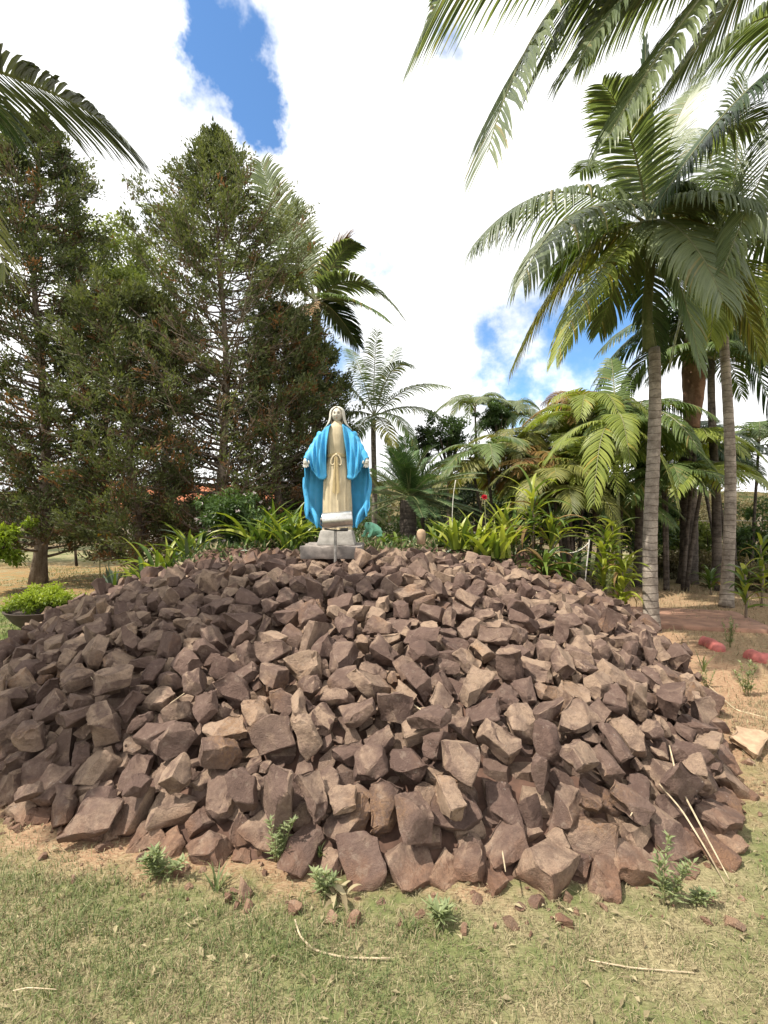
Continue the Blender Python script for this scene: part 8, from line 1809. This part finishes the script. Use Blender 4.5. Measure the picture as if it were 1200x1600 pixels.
stick([rk(122, 1030), rk(145, 1062)], 0.006, 'grey twig on the far left rocks')
stick([rk(1046, 1165), rk(1060, 1225), rk(1100, 1300), gd(1140, 1375)], 0.007, 'long pale dry stalk hanging down the right end of the rocks')
stick([rk(1068, 1160), rk(1090, 1195), rk(1072, 1225)], 0.009, 'bent white dry leaf strip on the right rocks')
stick([rk(1030, 1225), rk(1065, 1265), rk(1105, 1330), gd(1135, 1385)], 0.006, 'second dry stalk slanting over the right rocks')
stick([rk(985, 1230), rk(992, 1262), rk(985, 1275)], 0.006, 'short white strip stuck between the right rocks')
stick([rk(785, 1330), rk(790, 1362)], 0.005, 'white strip hanging at the foot of the front rocks')
stick([rk(838, 925), rk(846, 945)], 0.009, 'small bleached twig near the crest on the right')
stick([gd(1105, 1070), gd(1150, 1110), gd(1200, 1122)], 0.010, 'dry branch on the clay bank at the right edge')
stick([gd(20, 1548), gd(45, 1543), gd(90, 1546)], 0.003, 'thin straw lying in the grass at the bottom left')
# curled dry husk
p = gd(530, 1405); hk = tag(empty('dry_husk', tuple(p)), 'curled dry palm husk lying against the front rocks', 'husk')
for i in range(9):
    A = Acc(); rr_ = random.Random(i)
    strap(A, p + np.array((rr_.uniform(-0.03, 0.03), rr_.uniform(-0.02, 0.02), 0.005)), rr_.uniform(0, 6.28), rr_.uniform(0.07, 0.13), 0.022, R(rr_.uniform(15, 50)), rr_.uniform(0.8, 1.9), rr_.random(), 0, 6, rr_.uniform(-0.6, 0.6))
    link('husk_strip', A.mesh('husk_strip', [M['straw']], True), hk)
# fallen leaves and chips
M['dead_leaf'] = plain('dead_leaf', (0.33, 0.19, 0.11), 0.85, 0.3, 30)
A = Acc(); rg = np.random.RandomState(60); n = 900
y = 1.3 * (4.5 / 1.3) ** rg.rand(n); x = rg.uniform(-1, 1, n) * (0.9 * y); k = mound_rho(x, y) > 1.0; x, y = x[k], y[k]; n = len(x)
leaf_cloud(A, np.stack([x, y, ground_z(x, y) + 0.012], 1), np.stack([rg.normal(0, 1, n), rg.normal(0, 1, n), rg.normal(0, 0.15, n)], 1), np.tile((0, 0, 1.0), (n, 1)) + rg.normal(0, 0.3, (n, 3)), rg.uniform(0.012, 0.045, n), rg.uniform(0.006, 0.018, n), rg.rand(n), 0, 0.4)
tag(link('leaf_litter', A.mesh('leaf_litter', [M['straw']])), 'small dead leaves and straw scattered on the ground', 'leaf litter', kind='stuff')
A = Acc(); 
for i in range(420):
    th = rg.uniform(-2.9, -0.2); rr_ = np.interp(th, _ang, _rad) * rg.uniform(0.99, 1.07); x_, y_ = MC[0] + math.cos(th) * rr_, MC[1] + math.sin(th) * rr_
    V, F = rock_unit(50000 + i % 90, 1 if i % 6 == 0 else 0); s = 0.012 + 0.055 * rg.rand() ** 3
    q = Euler(rg.uniform(0, 6.28, 3)).to_matrix()
    A.add(V * s @ np.array(q).T + (x_, y_, float(ground_z(x_, y_)) + s * 0.1), F, 0, rg.rand())
tag(link('rubble', A.mesh('rubble', [M['rock']], True, R(30))), 'small stone chips and clods along the foot of the heap', 'rubble', kind='stuff')
# loose flat rock on the clay, right
V, F = rock_unit(777, 3); p = gd(1168, 1160, 0.03)
o = link('loose_rock', mesh_np('loose_rock', V * 0.30 * np.array((1, 1, 0.62)), F, [M['sandstone']], smooth=True, sharp=R(30))); o.location = tuple(p + (0, 0, 0.02)); o.rotation_euler = (0.1, 0.05, 0.4)
tag(o, 'single tan rock lying apart on the clay at the right edge', 'rock')

# ------------------------------------------------------------------ red edging, brick path, stake and rope
M['red_paint'] = plain('faded_red_paint', (0.46, 0.135, 0.115), 0.7, 0.28, 12, 0.4)
def edging(pts, r, lab):
    P = np.array([gd(*q, 0.04) for q in pts]); t = np.linspace(0, 1, 22); k = np.linspace(0, 1, len(P))
    C = np.stack([np.interp(t, k, P[:, j]) for j in range(3)], 1)
    for _ in range(4): C[1:-1] = (C[:-2] + 2 * C[1:-1] + C[2:]) / 4
    V, F = tube(C, r * np.concatenate([[0.55, 0.85], np.ones(18), [0.85, 0.55]]), 14)
    V += np.random.RandomState(4).normal(0, 0.0022, V.shape)
    tag(link('bed_edging', mesh_np('bed_edging', V, F, [M['red_paint']], smooth=True)), lab, 'edging')
edging([(1096, 1003), (1108, 1006), (1126, 1016)], 0.07, 'short piece of rounded red bed edging right of the ringed palm')
edging([(1170, 1024), (1188, 1032), (1215, 1034)], 0.075, 'rounded red bed edging cut by the right edge of the view')
M['red_floor'] = plain('worn_red_floor', (0.30, 0.165, 0.11), 0.9, 0.28, 5, 0.4)
path = chunk('path', 1.5, 1.25, 1.47, 1.22, 0.075, 'red_floor', tuple(gd(1083, 968) - (0, 0, 0.035)), None, 9, 0.006, 0.006)
path.rotation_euler = (0, 0, R(-14)); path['kind'] = 'structure'
M['rope'] = plain('white_rope', (0.66, 0.62, 0.55), 0.9, 0.2, 60, 0.3)
p0, p1 = on(910, 922, 6.2), at(921, 843, 6.2)
V, F = tube(np.stack([p0 - (0, 0, 0.1), p1]), (0.009, 0.008), 7); stk = tag(empty('stake', tuple(p0)), 'leaning pale stake standing by the yellow dracaena', 'stake')
link('rod', mesh_np('rod', V, F, [M['whitewash']], smooth=True), stk)
C = bez(p1 - (0, 0, 0.03), at(900, 872, 6.3), at(870, 860, 6.5), 14)
V, F = tube(C, 0.006, 6); tag(link('rope', mesh_np('rope', V, F, [M['rope']], smooth=True)), 'white rope sagging from the stake into the plants', 'rope')
C = bez(at(712, 750, 7.4), at(704, 790, 7.4), on(708, 850, 7.4), 10)
V, F = tube(C, 0.006, 5); tag(link('cord', mesh_np('cord', V, F, [M['rope']], smooth=True)), 'thin pale cord hanging in front of the date palm', 'cord')

# ------------------------------------------------------------------ house with veranda, garden wall, bench
M['plaster'] = plain('cream_plaster', (0.62, 0.57, 0.48), 0.9, 0.12, 6, 0.2)
M['wood_dark'] = bark('dark_timber', (0.05, 0.03, 0.02), (0.11, 0.065, 0.042), 0.0, 14, 0.004)
M['tile'] = plain('terracotta_tiles', (0.42, 0.16, 0.075), 0.85, 0.3, 7, 0.3)
def box(A, c, s, m=0):
    c = np.asarray(c, float); s = np.asarray(s, float) / 2
    V = np.array([(x, y, z) for z in (-1, 1) for x, y in ((-1, -1), (1, -1), (1, 1), (-1, 1))]) * s + c
    A.add(V, np.array([(3, 2, 1, 0), (4, 5, 6, 7), (0, 1, 5, 4), (1, 2, 6, 5), (2, 3, 7, 6), (3, 0, 4, 7)]), m)
def pbox(name, parent, items, mat):
    A = Acc(); [box(A, *it) for it in items]
    return link(name, A.mesh(name, [M[mat]]), parent)
HD = 25.0
hl = at(150, 800, HD)[0]; hr_ = at(492, 800, HD)[0]; hz = float(ground_z((hl + hr_) / 2, HD + 2)); hm = (hl + hr_) / 2
hs_ = tag(empty('house', (hm, HD + 3, hz)), 'low house with a dark veranda and terracotta roof behind the conifers', 'house')
pbox('wall', hs_, [((hm, HD + 3.6, hz + 1.35), (hr_ - hl - 1.2, 3.6, 2.7))], 'plaster')
for x_ in (at(240, 0, HD)[0], at(312, 0, HD)[0], at(400, 0, HD)[0]):
    pbox('veranda_post', hs_, [((x_, HD - 0.2, hz + 1.22), (0.22, 0.22, 2.44))], 'plaster')
wd = pbox('door', hs_, [((at(268, 0, HD + 1.7)[0], HD + 1.77, hz + 1.05), (1.0, 0.08, 2.1))], 'wood_dark')
for x_ in (at(200, 0, HD)[0], at(350, 0, HD)[0], at(440, 0, HD)[0]):
    w_ = pbox('window', hs_, [((x_, HD + 1.76, hz + 1.45), (1.3, 0.09, 1.1))], 'wood_dark')
M['glass_dark'] = plain('dark_window_glass', (0.02, 0.025, 0.03), 0.08, 0.1, 5, 0.0)
for x_ in (at(200, 0, HD)[0], at(350, 0, HD)[0], at(440, 0, HD)[0]):
    for e in (-0.31, 0.31): pbox('window_pane', hs_, [((x_ + e, HD + 1.70, hz + 1.45), (0.54, 0.04, 0.94))], 'glass_dark')
rf = empty('roof', (hm, HD + 3, hz + 2.5)); rf.parent = hs_; rf.matrix_parent_inverse = world_of(hs_).inverted()
# the roof slope: rows of half-round tiles
yr = [(HD - 0.7, hz + 2.42), (HD + 3.6, hz + 3.75)]
nc = int((hr_ - hl + 0.8) / 0.24)
pbox('ridge', rf, [((hm, yr[1][0], yr[1][1] + 0.06), (hr_ - hl + 0.8, 0.3, 0.16))], 'tile')
TA = Acc()
for c_ in range(nc):
    x_ = hl - 0.4 + (c_ + 0.5) * 0.24
    for k_ in range(10):
        t0, t1 = k_ / 10, (k_ + 1.12) / 10
        q0 = np.array((x_, yr[0][0] + (yr[1][0] - yr[0][0]) * t0, yr[0][1] + (yr[1][1] - yr[0][1]) * t0 + 0.05)); q1 = np.array((x_, yr[0][0] + (yr[1][0] - yr[0][0]) * t1, yr[0][1] + (yr[1][1] - yr[0][1]) * t1 + 0.02))
        V, F = tube(np.stack([q0, q1]), (0.115, 0.10), 8, cap=True); TA.add(V, F)
o = link('roof_tiles', TA.mesh('roof_tiles', [M['tile']], True), rf); o['kind'] = 'stuff'
gw = tag(empty('garden_wall', tuple(g0(620, 850, 18.5))), 'low pale garden wall seen between the statue and the date palm', 'wall')
x0_, x1_ = at(520, 0, 18.5)[0], at(760, 0, 18.5)[0]; zg = float(ground_z(0.5, 18.5))
pbox('wall_body', gw, [(((x0_ + x1_) / 2, 18.5, zg + 0.55), (x1_ - x0_, 0.18, 1.1))], 'plaster'); pbox('coping', gw, [(((x0_ + x1_) / 2, 18.5, zg + 1.135), (x1_ - x0_ + 0.1, 0.28, 0.066))], 'concrete')
bb = g0(752, 850, 10.6); bn = tag(empty('bench', tuple(bb)), 'dark wooden bench half hidden behind the red flower', 'bench')
pbox('seat', bn, [(bb + (0, 0, 0.75), (1.3, 0.36, 0.05))], 'wood_dark')
for k_ in (0.98, 1.14): pbox('back_slat', bn, [(bb + (0, 0.2, k_), (1.3, 0.035, 0.10))], 'wood_dark')
for sx in (-0.55, 0.55): pbox('leg', bn, [(bb + (sx, 0.15, 0.6), (0.07, 0.06, 1.2))], 'wood_dark'); pbox('leg', bn, [(bb + (sx, -0.14, 0.365), (0.07, 0.06, 0.72))], 'wood_dark')
# wire fence on the right
fn = tag(empty('wire_fence', tuple(g0(1120, 850, 14))), 'wire fence with thin posts beyond the palms on the right', 'fence')
x0_, x1_ = at(985, 0, 14)[0], at(1320, 0, 14)[0]
for k_ in range(6):
    xk = x0_ + (x1_ - x0_) * k_ / 5; V, F = tube(np.array([(xk, 14, -0.1), (xk + 0.02, 14, 1.45)]), 0.045, 7); link('post', mesh_np('post', V, F, [M['twig']], smooth=True), fn)
for z_ in (0.35, 0.65, 0.95, 1.25):
    V, F = tube(np.array([(x0_ + (x1_ - x0_) * u, 14 - 0.05, z_ + 0.015 * math.sin(u * 31)) for u in np.linspace(0, 1, 26)]), 0.006, 4); link('wire', mesh_np('wire', V, F, [M['steel']], smooth=True), fn)
